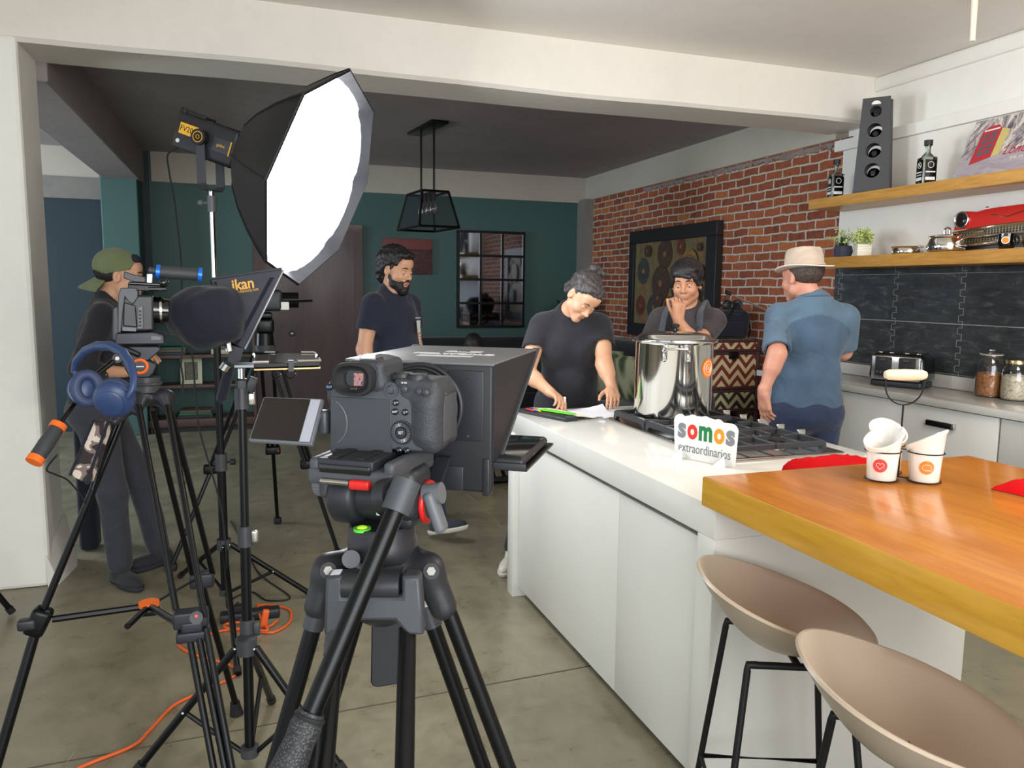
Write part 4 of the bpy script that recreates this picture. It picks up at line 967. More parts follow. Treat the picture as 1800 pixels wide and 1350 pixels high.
def surface_nets(D, lo, res):
    neg = D < 0; nx, ny, nz_ = D.shape
    c = np.zeros((nx - 1, ny - 1, nz_ - 1), np.int8)
    for i in (0, 1):
        for j in (0, 1):
            for k in (0, 1): c += neg[i:nx - 1 + i, j:ny - 1 + j, k:nz_ - 1 + k]
    act = (c > 0) & (c < 8); idx = np.argwhere(act); N = len(idx)
    if N == 0: return np.zeros((0, 3)), []
    vid = np.full(act.shape, -1, np.int32); vid[act] = np.arange(N)
    acc = np.zeros((N, 3)); cnt = np.zeros(N)
    corners = [(i, j, k) for i in (0, 1) for j in (0, 1) for k in (0, 1)]
    val = {q: D[idx[:, 0] + q[0], idx[:, 1] + q[1], idx[:, 2] + q[2]] for q in corners}
    for q in corners:
        for ax_ in range(3):
            if q[ax_] == 0:
                q2 = list(q); q2[ax_] = 1; q2 = tuple(q2); a_, b_ = val[q], val[q2]; m_ = (a_ < 0) != (b_ < 0)
                t = np.where(m_, a_ / np.where(m_, a_ - b_, 1), 0); p = np.zeros((N, 3)); p[:, 0] = q[0]; p[:, 1] = q[1]; p[:, 2] = q[2]; p[:, ax_] += t
                acc[m_] += p[m_]; cnt[m_] += 1
    vs = (idx + acc / cnt[:, None]) * res + lo
    faces = []
    for ax_ in range(3):
        u, v = [(1, 2), (2, 0), (0, 1)][ax_]
        s0 = [slice(None)] * 3; s1 = [slice(None)] * 3; s0[ax_] = slice(0, -1); s1[ax_] = slice(1, None)
        e = neg[tuple(s0)] != neg[tuple(s1)]; E = np.argwhere(e)
        E = E[(E[:, u] > 0) & (E[:, v] > 0) & (E[:, u] < D.shape[u] - 1) & (E[:, v] < D.shape[v] - 1)]
        fl = neg[tuple(s0)][tuple(E.T)]
        du = np.zeros(3, int); du[u] = 1; dv = np.zeros(3, int); dv[v] = 1
        q = [vid[tuple((E - a_).T)] for a_ in (du + dv, dv, 0 * du, du)]
        Q = np.stack(q, 1); Q[~fl] = Q[~fl][:, ::-1]; faces.append(Q)
    F = np.concatenate(faces); F = F[(F >= 0).all(1)]
    return vs, F
def fobj(name, prims, res, m, parent, na=0.0, nf=0.0, seed=0.0, classify=None, label=None):
    vs, F = field(prims, res, na, nf, seed)
    me = bpy.data.meshes.new(name); me.vertices.add(len(vs)); me.vertices.foreach_set('co', vs.astype(np.float32).ravel())
    me.loops.add(len(F) * 4); me.loops.foreach_set('vertex_index', F.astype(np.int32).ravel()); me.polygons.add(len(F)); me.polygons.foreach_set('loop_start', np.arange(len(F), dtype=np.int32) * 4)
    try: me.polygons.foreach_set('loop_total', np.full(len(F), 4, np.int32))
    except Exception: pass
    mats = m if isinstance(m, (list, tuple)) else [m]
    for q in mats: me.materials.append(M[q] if isinstance(q, str) else q)
    me.update(calc_edges=True); me.validate()
    if classify is not None: me.polygons.foreach_set('material_index', classify(vs[F].mean(1)).astype(np.int32))
    me.polygons.foreach_set('use_smooth', [True] * len(me.polygons))
    o = bpy.data.objects.new(name, me); COL.objects.link(o)
    if parent is not None:
        o.parent = parent; o.matrix_parent_inverse = parent.matrix_basis.inverted()
    if label: o['label'] = label
    return o

I3 = ((1, 0, 0), (0, 1, 0), (0, 0, 1))
class Pose:
    """local frame: x = the person's right, y = forward, z = up; W() gives world coordinates"""
    def __init__(s, loc, d, h=1.72):
        d = Vector((d[0], d[1], 0)).normalized(); s.y = d; s.x = Vector((d.y, -d.x, 0)); s.o = Vector((loc[0], loc[1], 0)); s.k = h / 1.72
        s.R = Matrix((s.x, s.y, Vector((0, 0, 1)))).transposed()
    def W(s, p): return s.o + s.R @ (Vector(p) * s.k)
def euler(yaw, pitch, roll):     # head: yaw + = to its left, pitch + = down, roll + = towards its right shoulder
    return Matrix.Rotation(math.radians(yaw), 3, 'Z') @ Matrix.Rotation(-math.radians(pitch), 3, 'X') @ Matrix.Rotation(math.radians(roll), 3, 'Y')

def head_prims(HM, s, female=False, ear=True):
    """HM: 3x3 world rotation, c: centre; returns list in world coordinates"""
    c, R = HM
    def p(x, y, z): return np.array(c + R @ (Vector((x, y, z)) * s))
    Rn = [list(r) for r in R]
    E = lambda q, r, k, op='+': (op, 'el', (p(*q), tuple(a_ * s for a_ in r), Rn), k)
    C = lambda a_, b_, r0, r1, k, op='+': (op, 'rc', (p(*a_), p(*b_), r0 * s, r1 * s), k)
    jw = .9 if female else 1.0
    P = [E((0, -.018, .038), (.077, .097, .084), .02), E((0, .026, -.012), (.064, .068, .088), .03),
         C((-.044 * jw, .012, -.062), (0, .066, -.098), .026, .021, .02), C((.044 * jw, .012, -.062), (0, .066, -.098), .026, .021, .02), E((0, .076, -.098), (.020, .017, .016), .015),
         E((-.036, .062, -.030), (.027, .025, .026), .02), E((.036, .062, -.030), (.027, .025, .026), .02),
         C((-.036, .078, .022), (-.010, .088, .020), .010, .010, .014), C((.036, .078, .022), (.010, .088, .020), .010, .010, .014),
         E((0, .070, .052), (.052, .030, .034), .02),
         E((-.031, .092, .000), (.016, .016, .0115), .010, '-'), E((.031, .092, .000), (.016, .016, .0115), .010, '-'),
         C((0, .088, .012), (0, .108, -.026), .0075, .0105, .010), E((0, .113, -.030), (.0115, .012, .010), .008), E((-.014, .100, -.034), (.0085, .010, .0075), .006), E((.014, .100, -.034), (.0085, .010, .0075), .006),
         E((0, .086, -.062), (.026, .018, .018), .016),
         C((-.017, .094, -.0575), (.017, .0925, -.0575), .0050, .0050, .006), C((-.015, .0925, -.0675), (.015, .0925, -.0675), .0060, .0060, .006), C((-.02, .104, -.0628), (.02, .104, -.0628), .0022, .0022, .004, '-')]
    if ear:
        for q in (-1, 1):
            P += [E((q * .078, -.006, -.004), (.012, .019, .032), .008), E((q * .088, .002, .000), (.008, .010, .018), .006, '-')]
    return P, p
def hand_prims(w, d, n, L, curls, s=1.0, thumb=(.6, .35), spread=.0, stretch=1.0):
    """w wrist, d direction to the knuckles, n out of the palm, L towards the thumb"""
    w, d, n, L = Vector(w), Vector(d).normalized(), Vector(n), Vector(L)
    L = (L - d * L.dot(d)).normalized(); n = (n - d * n.dot(d) - L * n.dot(L)).normalized()
    P = []; A = lambda a_, b_, r0, r1, k: P.append(('+', 'rc', (np.array(a_), np.array(b_), r0 * s, r1 * s), k))
    A(w - d * .02 * s, w + d * .012 * s, .026, .024, .01)
    ln = (.074, .082, .076, .060)
    for i in range(4):
        kx = (.031 - .0205 * i) * s; kn = w + d * (.088 - .004 * abs(i - 1)) * s + L * kx; A(w + d * .01 * s + L * kx * .55, kn, .016, .0115, .012)
        dd = (d + L * spread * (1.5 - i) * .12).normalized(); q = kn; r = .0092 if i < 3 else .0080; ang = 0
        for j, fr in enumerate((.44, .32, .24)):
            ang += curls[i] * (1.0, 1.1, .8)[j]; dj = (dd * math.cos(ang) + n * math.sin(ang)).normalized(); q2 = q + dj * ln[i] * fr * s * stretch; A(q, q2, r, r * .93, .003 if j else .005); q = q2; r *= .93
    b0 = w + d * .022 * s + L * .022 * s + n * .006 * s; t1 = b0 + (L * thumb[0] + d * .75 + n * thumb[1]).normalized() * .042 * s; t2 = t1 + (L * thumb[0] * .5 + d * .85 + n * thumb[1] * 1.2).normalized() * .032 * s; t3 = t2 + (d * .95 + n * thumb[1] * 1.2 + L * thumb[0] * .15).normalized() * .026 * s
    A(b0, t1, .0165, .0115, .012); A(t1, t2, .0112, .0100, .004); A(t2, t3, .0100, .0085, .003)
    A(w + d * .035 * s + L * .012 * s, w + d * .07 * s + L * .006 * s, .017, .016, .012)
    return P

def person(label, loc, face, h=1.72, lean=0, side=0, head=(0, 0, 0), hoff=(0, 0, 0), arms=None, legs=None, hands=None, build=1.0, female=False,
           skin='skin', shirt='shirt_black', pants='jeans', hair=None, hair_m='hair_black', shoes='shoe_dark', sole='shoe_sole', beard=False, hat=None, sleeve=.55, hem=.86, seated=False, res=.0052, tuck=None, brow='hair_black', vneck=.0, legs_on=True, lid=0.38, neckcut=True, shirt_split=None):
    ps = Pose(loc, face, h); W = ps.W; k = ps.k
    t = thing('person', label, 'person', (loc[0], loc[1], 0))
    pel = Vector((0, 0, .93 if not seated else .50)); RL = Matrix.Rotation(-math.radians(lean), 3, 'X') @ Matrix.Rotation(math.radians(side), 3, 'Y')
    U = lambda x, y, z: pel + RL @ Vector((x, y, z - .93))
    b = build; sh = .178 * (0.9 if female else 1.0) * (1 + (b - 1) * .6)
    Rb = [list(r) for r in (ps.R @ RL)]
    n_ = lambda v: np.array(W(v)); E = lambda q, r, kk, op='+': (op, 'el', (n_(U(*q)), tuple(a_ * k for a_ in r), Rb), kk); 
    def C(a_, b_, r0, r1, kk, op='+'): return (op, 'rc', (n_(a_), n_(b_), r0 * k, r1 * k), kk)
    def torso(g, kk=.05):
        wz = .150 * b * (.92 if female else 1)
        P = [E((0, 0, 1.27), (.158 * b + g, .108 * b + g, .18), kk), E((0, .012 * b, 1.07), (wz + g, .112 * b * b + g, .17), kk), E((0, 0, .93), (.160 * b * (1.04 if female else 1) + g, .115 * b + g, .13), kk),
             C(U(-sh + .03, -.005, 1.390), U(sh - .03, -.005, 1.390), .050 + g * .7, .050 + g * .7, kk * .8), C(U(-sh * .62, -.012, 1.405), U(-.025, -.02, 1.462), .036 + g * .6, .040 + g * .5, .03), C(U(sh * .62, -.012, 1.405), U(.025, -.02, 1.462), .036 + g * .6, .040 + g * .5, .03)]
        if female: P += [E((-.07, .085, 1.25), (.062 + g, .045 + g, .06 + g), .04), E((.07, .085, 1.25), (.062 + g, .045 + g, .06 + g), .04)]
        return P
    nb = U(0, -.012, 1.43); hc = U(0, .030, 1.585) + Vector(hoff)
    HR = ps.R @ RL @ euler(*head) if False else ps.R @ euler(*head)
    cW = W(hc); HP, hp = head_prims((cW, HR), k * (.97 if female else 1.0))
    sk = torso(-.012) + [C(nb, U(0, -.005, 1.47), .058, .052, .03)]
    sk += [('+', 'rc', (n_(U(0, -.01, 1.45)), hp(0, -.022, -.045), (.054 if not female else .046) * k * (1 + (b - 1) * .5), (.052 if not female else .044) * k), .02)]
    sk += HP
    AR = {}
    for q, key in ((1, 'R'), (-1, 'L')):
        S = U(q * sh, -.005, 1.372); a_ = (arms or {}).get(key); 
        if a_ is None: el_, wr = U(q * (sh + .055), -.02, 1.12), U(q * (sh + .07), .06, .88)
        else:
            el_, wr = [(Vector(ps.R.inverted() @ (v[1] - ps.o)) / k if isinstance(v, tuple) and v[0] == 'w' else Vector(v)) for v in a_]
        AR[key] = (S, el_, wr); sk += [C(S, el_, .050 * b, .040 * b ** .5, .03), C(el_, wr, .041 * b ** .5, .026, .012), C(el_, el_.lerp(wr, .35), .041 * b ** .5, .040 * b ** .5, .02)]
        hd = (hands or {}).get(key)
        if hd is None: d = (wr - el_).normalized(); d_, nn, LL, cu = ps.R @ d, ps.R @ Vector((-q, 0, 0)), ps.R @ Vector((0, 1, 0)), (.3, .35, .4, .45)
        else: d_, nn, LL, cu = hd[:4]
        sk += hand_prims(W(wr), d_, nn, LL, cu, k * (.92 if female else 1.0), *(hd[5:] if hd else ()))
    LG = []
    if seated: LG = [((q * .09, .02, .50), (q * .12, .42, .50), (q * .12, .40, .08)) for q in (1, -1)]
    else:
        for q, key in ((1, 'R'), (-1, 'L')):
            l_ = (legs or {}).get(key) or ((q * .09, 0, .88), (q * .10, .02, .48), (q * .105, -.02, .085)); LG.append(tuple(Vector(x) for x in l_))
    LG = [tuple(Vector(x) for x in l_) for l_ in LG]
    for hp_, kn, an in LG: sk += [C(hp_, kn, .080, .052, .03), C(kn, an, .050, .036, .02)]
    cls = None; lipm = 'lips'
    Rinv = np.array(HR.inverted()); cc = np.array(cW); ks = k * (.97 if female else 1.0)
    def classify(P):
        L = (P - cc) @ Rinv.T / ks
        lips = (np.abs(L[:, 0]) < .021) & (L[:, 1] > .088) & (L[:, 1] < .106) & (L[:, 2] < -.0525) & (L[:, 2] > -.0745)
        return lips.astype(int)
    fobj('body', sk, res, [skin, lipm], t, classify=classify)
    # eyes, brows
    for q in (-1, 1):
        e = MB(); c0 = Vector(hp(q * .031, .0785, .000)); fy_ = HR @ Vector((0, 1, 0)); r = .0125 * ks
        e.ell(c0, (r, r, r), nu=16, nv=10); gz = (HR @ Vector((0, 1, -.25 - lid))).normalized(); e.ell(c0 + gz * r * .80, (r * .48, r * .48, r * .30), R=Matrix(frame_of(gz)).transposed(), nu=14, nv=8, m=1)
        obj('eye', e, ['eye_white', 'iris'], t, world=True)
        br = [hp(q * .012, .0975, .024), hp(q * .028, .0975, .030), hp(q * .048, .083, .024)]
        obj('eyebrow', MB().tube(br, [.0032 * ks, .0042 * ks, .002 * ks], 8), brow, t, world=True)
        ly = .002 + lid * .0
        E_ = hp(q * .031, .0785, .0); lidp = [('+', 'el', (E_, (.0142 * ks,) * 3, I3), .004), ('&', hp(0, .0785, (.002 - lid * .012)), -np.array(HR @ Vector((0, -.25, 1))), 0)]
        fobj('eyelid', lidp, .0016, skin, t)
        fobj('eyelid', [('+', 'el', (E_, (.0138 * ks,) * 3, I3), .004), ('&', hp(0, .0785, -.0055), np.array(HR @ Vector((0, .1, 1))), 0)], .0016, skin, t)
    # shirt
    kk = .05; sp = []
    for key in AR:
        S, el_, wr = AR[key]; e2 = S.lerp(el_, min(sleeve, 1.0)); sp.append(C(S, e2, .057 * b, (.062 if sleeve < 1 else .052) * b, .035))
        if sleeve > 1: sp.append(C(el_, el_.lerp(wr, sleeve - 1), .050 * b, .042, .02))
    TAIL = []; sp0 = sp; sp = TAIL; sp.append(C(U(0, -.022, 1.38), U(0, -.016, 1.445), .074 * b ** .5, .068 * b ** .5, .03))
    if neckcut: sp.append(('-', 'rc', (n_(U(0, .012, 1.480)), hp(0, -.01, -.07), .060 * k, .060 * k), .008))
    if vneck: sp.append(('-', 'rc', (n_(U(0, .10, 1.50)), n_(U(0, .14, 1.44 - vneck)), .05 * k, .012 * k), .01))
    sp = sp0
    for key in AR:
        S, el_, wr = AR[key]; d = (el_ - S).normalized() if sleeve <= 1 else (wr - el_).normalized(); e2 = S.lerp(el_, sleeve) if sleeve <= 1 else el_.lerp(wr, sleeve - 1)
        rr = (.050 if sleeve <= 1 else .036) * b; Rd = [list(r_) for r_ in (ps.R @ Matrix(frame_of(d)).transposed())]; sp.append(('-', 'bx', (n_(e2 + d * .06), (.12, .12, .06), Rd), .003)); sp.append(('-', 'rc', (n_(e2 - d * .012), n_(e2 + d * .03), rr * k, rr * k), .003))
    sp += torso(.012) + TAIL
    sp.append(('&', n_(U(0, 0, hem)), -np.array(ps.R @ RL @ Vector((0, 0, 1))), 0))
    fobj('shirt', sp, .0075, shirt, t, .0035, 26.0, h * 7, classify=(lambda P: shirt_split(P)) if shirt_split else None)
    # trousers and shoes
    tp = [E((0, 0, .95), (.160 * b, .118 * b, .11), .04), E((0, -.01, .88), (.165 * b, .125 * b, .10), .04)]
    for hp_, kn, an in LG: tp += [C(hp_, kn, .094 * b ** .5, .070, .04), C(kn, kn.lerp(an, .93), .069, .060, .03)]
    fobj('trousers', tp, .0085, pants, t, .004, 22.0, h * 3)
    for i, (hp_, kn, an) in enumerate(LG):
        a_ = W(an); fd = (legs or {}).get('foot', {}).get(i) if legs else None
        f_ = Vector(fd).normalized() if fd else ps.y.copy(); s_ = f_.cross(Vector((0, 0, 1))).normalized(); u_ = s_.cross(f_); Rf = [list(r) for r in Matrix((s_, f_, u_)).transposed()]
        base = a_ - u_ * .062 * k
        up = [('+', 'rc', (np.array(a_ + u_ * .02), np.array(a_ - u_ * .02 - f_ * .01), .046 * k, .042 * k), .03), ('+', 'el', (np.array(base + f_ * .075 * k + u_ * .012), (.045 * k, .12 * k, .042 * k), Rf), .03), ('+', 'el', (np.array(base - f_ * .02 * k + u_ * .014), (.038 * k, .055 * k, .05 * k), Rf), .03), ('&', base - u_ * .006, -np.array(u_), 0)]
        so = fobj('shoe', up, .005, shoes, t)
        sb = [('+', 'el', (np.array(base + f_ * .085 * k), (.050 * k, .118 * k, .05 * k), Rf), .02), ('+', 'el', (np.array(base - f_ * .025 * k), (.041 * k, .066 * k, .05 * k), Rf), .02), ('&', base - u_ * .024, -np.array(u_), 0), ('&', base + u_ * .004, np.array(u_), 0)]
        o = fobj('sole', sb, .006, sole, None); o.parent = so; o.matrix_parent_inverse = t.matrix_basis.inverted() @ Matrix.Identity(4) 
        o.matrix_parent_inverse = Matrix.Identity(4)
    # hair, beard, hat in head space
    HF = lambda q, r, kk, op='+': (op, 'el', (hp(*q), tuple(a_ * ks for a_ in r), [list(r_) for r_ in HR]), kk); HC = lambda a_, b_, r0, r1, kk, op='+': (op, 'rc', (hp(*a_), hp(*b_), r0 * ks, r1 * ks), kk)
    if hair:
        prims, na, nf = hair(HF, HC); fobj('hair', prims, .004, hair_m, t, na, nf, h)
    if beard:
        bp = [HC((-.062, .012, -.040), (-.046, .030, -.080), .014, .018, .012), HC((.062, .012, -.040), (.046, .030, -.080), .014, .018, .012), HC((-.048, .034, -.078), (0, .072, -.108), .024, .026, .016), HC((.048, .034, -.078), (0, .072, -.108), .024, .026, .016), HF((0, .074, -.112), (.032, .026, .026), .02),
              HC((-.030, .082, -.064), (-.006, .099, -.048), .0075, .0065, .006), HC((.030, .082, -.064), (.006, .099, -.048), .0075, .0065, .006), HC((-.030, .080, -.062), (-.026, .074, -.094), .009, .012, .01), HC((.030, .080, -.062), (.026, .074, -.094), .009, .012, .01), HC((-.042, .055, -.068), (-.027, .076, -.092), .017, .016, .01), HC((.042, .055, -.068), (.027, .076, -.092), .017, .016, .01)]
        fobj('beard', bp, .0035, hair_m, t, .0016, 420, 1.0)
    if hat: hat(t, hp, HR, ks, HF, HC)
    return t, hp, HR, W, AR, U

for nm, c_, r_ in (('skin', (196, 142, 110), .5), ('skin_light', (208, 158, 126), .5), ('skin_pink', (198, 140, 118), .5), ('lips', (180, 122, 102), .5), ('eye_white', (225, 220, 214), .2), ('iris', (26, 17, 13), .1)):
    M[nm] = mat(nm, c_, r_, var=.05, vs=14, bump=.12 if 'skin' in nm else 0, bs=220, bd=.0006)
def hairmat(nm, a_, b_):
    t = NT(nm); v = t.coord('Object', (1, 1, .35)); n = t.noise(v, 90, 4, .7, 1.5); t.base(t.ramp(n, [(.35, lin(a_)), (.65, lin(b_))])); t.rough(.45); t.bump(n, .9, .004); return t.m
M['hair_black'] = hairmat('hair_black', (16, 14, 16), (38, 34, 36)); M['hair_grey'] = hairmat('hair_grey_streaks', (28, 25, 28), (84, 78, 78)); M['hair_brown'] = hairmat('hair_brown', (44, 34, 30), (84, 68, 58))
def fabric(nm, c_, rough=.9, fold=.5, fine=300):
    t = NT(nm); v = t.coord('Object'); n = t.noise(v, 7, 3, .5, 1.2); f = t.noise(v, fine, 2); col = lin(c_); t.base(t.ramp(n, [(.3, tuple(x * .85 for x in col[:3]) + (1,)), (.7, tuple(x * 1.12 for x in col[:3]) + (1,))])); t.rough(rough)
    t.b.inputs['Sheen Weight'].default_value = .15; t.bump(t.math('ADD', t.math('MULTIPLY', n, 1.0), t.math('MULTIPLY', f, .03)), fold, .03); return t.m
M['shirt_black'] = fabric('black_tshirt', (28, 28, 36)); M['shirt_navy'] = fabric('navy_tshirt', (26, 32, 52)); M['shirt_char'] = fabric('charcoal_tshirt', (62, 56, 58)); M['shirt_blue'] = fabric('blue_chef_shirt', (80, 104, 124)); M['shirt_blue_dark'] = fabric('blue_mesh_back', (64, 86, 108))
M['jeans'] = fabric('blue_denim', (40, 56, 92)); M['jeans_dark'] = fabric('dark_denim', (34, 46, 74)); M['jeans_grey'] = fabric('grey_denim', (52, 54, 62)); M['pants_black'] = fabric('black_trousers', (22, 22, 28)); M['hoodie'] = fabric('grey_hoodie', (150, 148, 142))
M['shoe_dark'] = fabric('dark_shoe', (32, 34, 42), .8, .3); M['shoe_cream'] = fabric('cream_shoe', (202, 196, 184), .8, .3); M['shoe_sole'] = mat('pale_sole', (196, 190, 176), .7); M['sole_dark'] = mat('dark_sole', (44, 44, 50), .8)
def fdir(px, ang):      # horizontal direction: 0 = towards the camera, + = turned to the right of the picture
    r = ray(px, 500); r.z = 0; r.normalize(); tw = -r; rt = Vector((-tw.y, tw.x, 0)); a_ = math.radians(ang); return tw * math.cos(a_) + rt * math.sin(a_)

# ---- bearded man walking behind the front camera
def hair_curly(HF, HC):
    P = [HF((0, -.030, .058), (.096, .110, .094), .02), HF((-.06, -.05, .03), (.045, .06, .07), .02), HF((.06, -.05, .03), (.045, .06, .07), .02), HF((0, -.085, -.02), (.075, .05, .085), .02), HF((0, .055, .098), (.062, .045, .030), .02), HF((0, .10, -.03), (.074, .075, .078), .012, '-'), HF((.07, .03, -.05), (.05, .04, .05), .01, '-'), HF((-.07, .03, -.05), (.05, .04, .05), .01, '-'), HF((.085, .0, -.01), (.02, .025, .035), .006, '-'), HF((-.085, .0, -.01), (.02, .025, .035), .006, '-')]
    return P, .0055, 150.0
hd = V(697, 472, 4.78); fd = fdir(697, 52)
loc = hd.copy() - fd * .03
bm_, hp, HR, W, AR, U = person('bearded man with curly black hair and navy t-shirt walking past the door', (loc.x, loc.y), fd, h=1.76, head=(-4, 12, 0), build=1.12, skin='skin_light', shirt='shirt_navy', pants='jeans', hair=hair_curly, beard=True, shoes='shoe_dark', vneck=0, hem=.86, lid=.5,
    legs={'R': ((.09, 0, .88), (.11, .30, .52), (.10, .40, .13)), 'L': ((-.09, 0, .88), (-.10, -.02, .48), (-.10, -.16, .09)), 'foot': {0: tuple(fd + Vector((0, 0, .28))), 1: tuple(fd)}})
# chest print
cb_ = W(U(-.045, .0, 1.28)); Rt = Pose((loc.x, loc.y), fd).R
def chest_pt(u, v, e=.0): return W(U(u, .0, v))
pr = MB()
def cp(u, v): 
    x = u; return W(Vector((x, .128 * 1.12 * math.sqrt(max(.05, 1 - (x / .19) ** 2)) + .018, v)))
def cq(a_, b_, c_, d_): pr.add([cp(*a_), cp(*b_), cp(*c_), cp(*d_)], [(0, 1, 2, 3)])
cq((-.02, 1.285), (-.075, 1.285), (-.072, 1.215), (-.035, 1.21)); 
for i in range(6): cq((-.012 - .012 * i, 1.305), (-.02 - .012 * i, 1.303), (-.02 - .012 * i, 1.296), (-.012 - .012 * i, 1.298))
for i in range(6): cq((-.052, 1.20 - .018 * i), (-.080, 1.20 - .018 * i), (-.080, 1.19 - .018 * i), (-.052, 1.19 - .018 * i))
obj('shirt_print', pr, 'silver_print', bm_, world=True, smooth=False)

# ---- woman writing at the far end of the island
def hair_bun(HF, HC):
    P = [HF((0, -.026, .046), (.086, .104, .087), .02), HF((0, .045, .088), (.060, .045, .034), .02), HF((0, .112, -.025), (.078, .080, .080), .012, '-'), HF((.086, .004, -.012), (.022, .028, .040), .006, '-'), HF((-.086, .004, -.012), (.022, .028, .040), .006, '-'), HC((-.02, -.06, .085), (-.05, -.09, .095), .034, .032, .02), HF((-.060, -.110, .095), (.046, .042, .042), .02), HF((-.09, -.115, .07), (.028, .026, .026), .02), HF((-.035, -.10, .125), (.024, .024, .024), .015), HF((-.085, -.08, .12), (.018, .018, .022), .015), HF((0, -.09, -.03), (.06, .035, .05), .02)]
    return P, .005, 170.0
fd = fdir(1005, 6); loc = V(1000, 600, 4.19); wz = .936
wR, wL = on(968, 690, z=1.0), on(1076, 682, z=1.028)
eR, eL = V(926, 655, 3.98), V(1062, 640, 3.98)
tipR = on(1003, 712, z=.958); tipL = on(1080, 711, z=.966)
wm, hpw, HRw, Ww, ARw, Uw = person('woman in black t-shirt with greying curly hair in a bun, writing on papers', (loc.x, loc.y), fd, h=1.665, lean=12, head=(24, 46, -16), hoff=(-.045, .055, -.035), female=True, build=1.07, skin='skin_light', shirt='shirt_black', pants='pants_black', hair=hair_bun, hair_m='hair_grey', shoes='shoe_cream', sole='shoe_sole', brow='hair_brown', lid=1.4, sleeve=.52, hem=.88,
    arms={'R': (('w', eR), ('w', wR)), 'L': (('w', eL), ('w', wL))},
    hands={'R': (tipR - wR, Vector((.3, .3, -1)), Vector((.6, .5, -.2)), (.42, .55, .6, .6), .92, (.6, .5)), 'L': (tipL - wL + Vector((0, 0, -.0)), Vector((-.1, .55, -1)), Vector((-1, -.1, 0)), (.30, .32, .34, .36), .92, (.9, .25))},
    legs={'R': ((.09, 0, .88), (.20, -.02, .48), (.30, .06, .085)), 'L': ((-.09, 0, .88), (-.10, .02, .48), (-.105, -.02, .085)), 'foot': {0: tuple(fd + Vector((-.5, -.1, 0))), 1: tuple(fd)}})
pp = on(991, 709, z=.958); pen('marker_pen', pp + Vector((.0, -.012, .030)), pp + Vector((.02, .03, -.018)), .0055, 'white', 'white marker pen held in the hand of the writing woman', 'pen', 'marker pens')

# ---- man with hand at his mouth
def hair_straight(HF, HC):
    P = [HF((0, -.026, .056), (.096, .110, .094), .02), HF((0, .05, .085), (.074, .052, .036), .02), HC((.045, .085, .070), (-.035, .098, .052), .020, .016, .012), HC((-.05, .070, .055), (-.078, .045, .00), .018, .012, .012), HC((.058, .070, .055), (.080, .040, -.01), .018, .012, .012), HF((0, .115, -.035), (.068, .072, .078), .012, '-'), HF((0, -.08, -.03), (.080, .045, .08), .02), HC((-.078, -.01, .0), (-.078, -.03, -.07), .018, .014, .012), HC((.078, -.01, .0), (.078, -.03, -.07), .018, .014, .012)]
    return P, .0022, 110.0
fd = fdir(1200, -14); loc = V(1205, 600, 4.46); 
wr = V(1192, 562, 4.20); el_ = V(1222, 606, 4.24); tip = V(1195, 520, 4.16)
tm, hpt, HRt, Wt, ARt, Ut = person('man in charcoal t-shirt with grey straps, hand raised to his mouth behind the pot', (loc.x, loc.y), fd, h=1.685, head=(4, 8, 2), build=.98, lid=.50, skin='skin', shirt='shirt_char', pants='pants_black', hair=hair_straight, sleeve=.62,
    arms={'L': (('w', el_), ('w', wr)), 'R': ((.24, .02, 1.14), (.05, .19, 1.10))},
    hands={'L': (tip - wr, Vector((.05, .9, .2)), Vector((-1, 0, .4)), (.75, .8, .85, .9), .95, (.35, .5)), 'R': (fd * .2 + Vector((.9, 0, 0)), Vector((0, .9, 0)), Vector((0, 0, 1)), (.3, .3, .3, .3))})
M['strap'] = fabric('grey_strap', (76, 80, 88), .9, .3)
for q in (1, -1):
    pts = [Ut(q * .095, .13 + .02, 1.12), Ut(q * .11, .15, 1.28), Ut(q * .10, .10, 1.42), Ut(q * .095, .0, 1.478), Ut(q * .10, -.10, 1.42)]
    # densify and push outside the shirt
    sp_ = []
    for i in range(len(pts) - 1):
        for j in range(5): sp_.append(Wt(pts[i].lerp(pts[i + 1], j / 5)))
    obj('shoulder_strap', MB().tube(sp_, .030, 10, flat=(.28, 1.0) if False else (1.0, .30)), 'strap', tm, world=True)

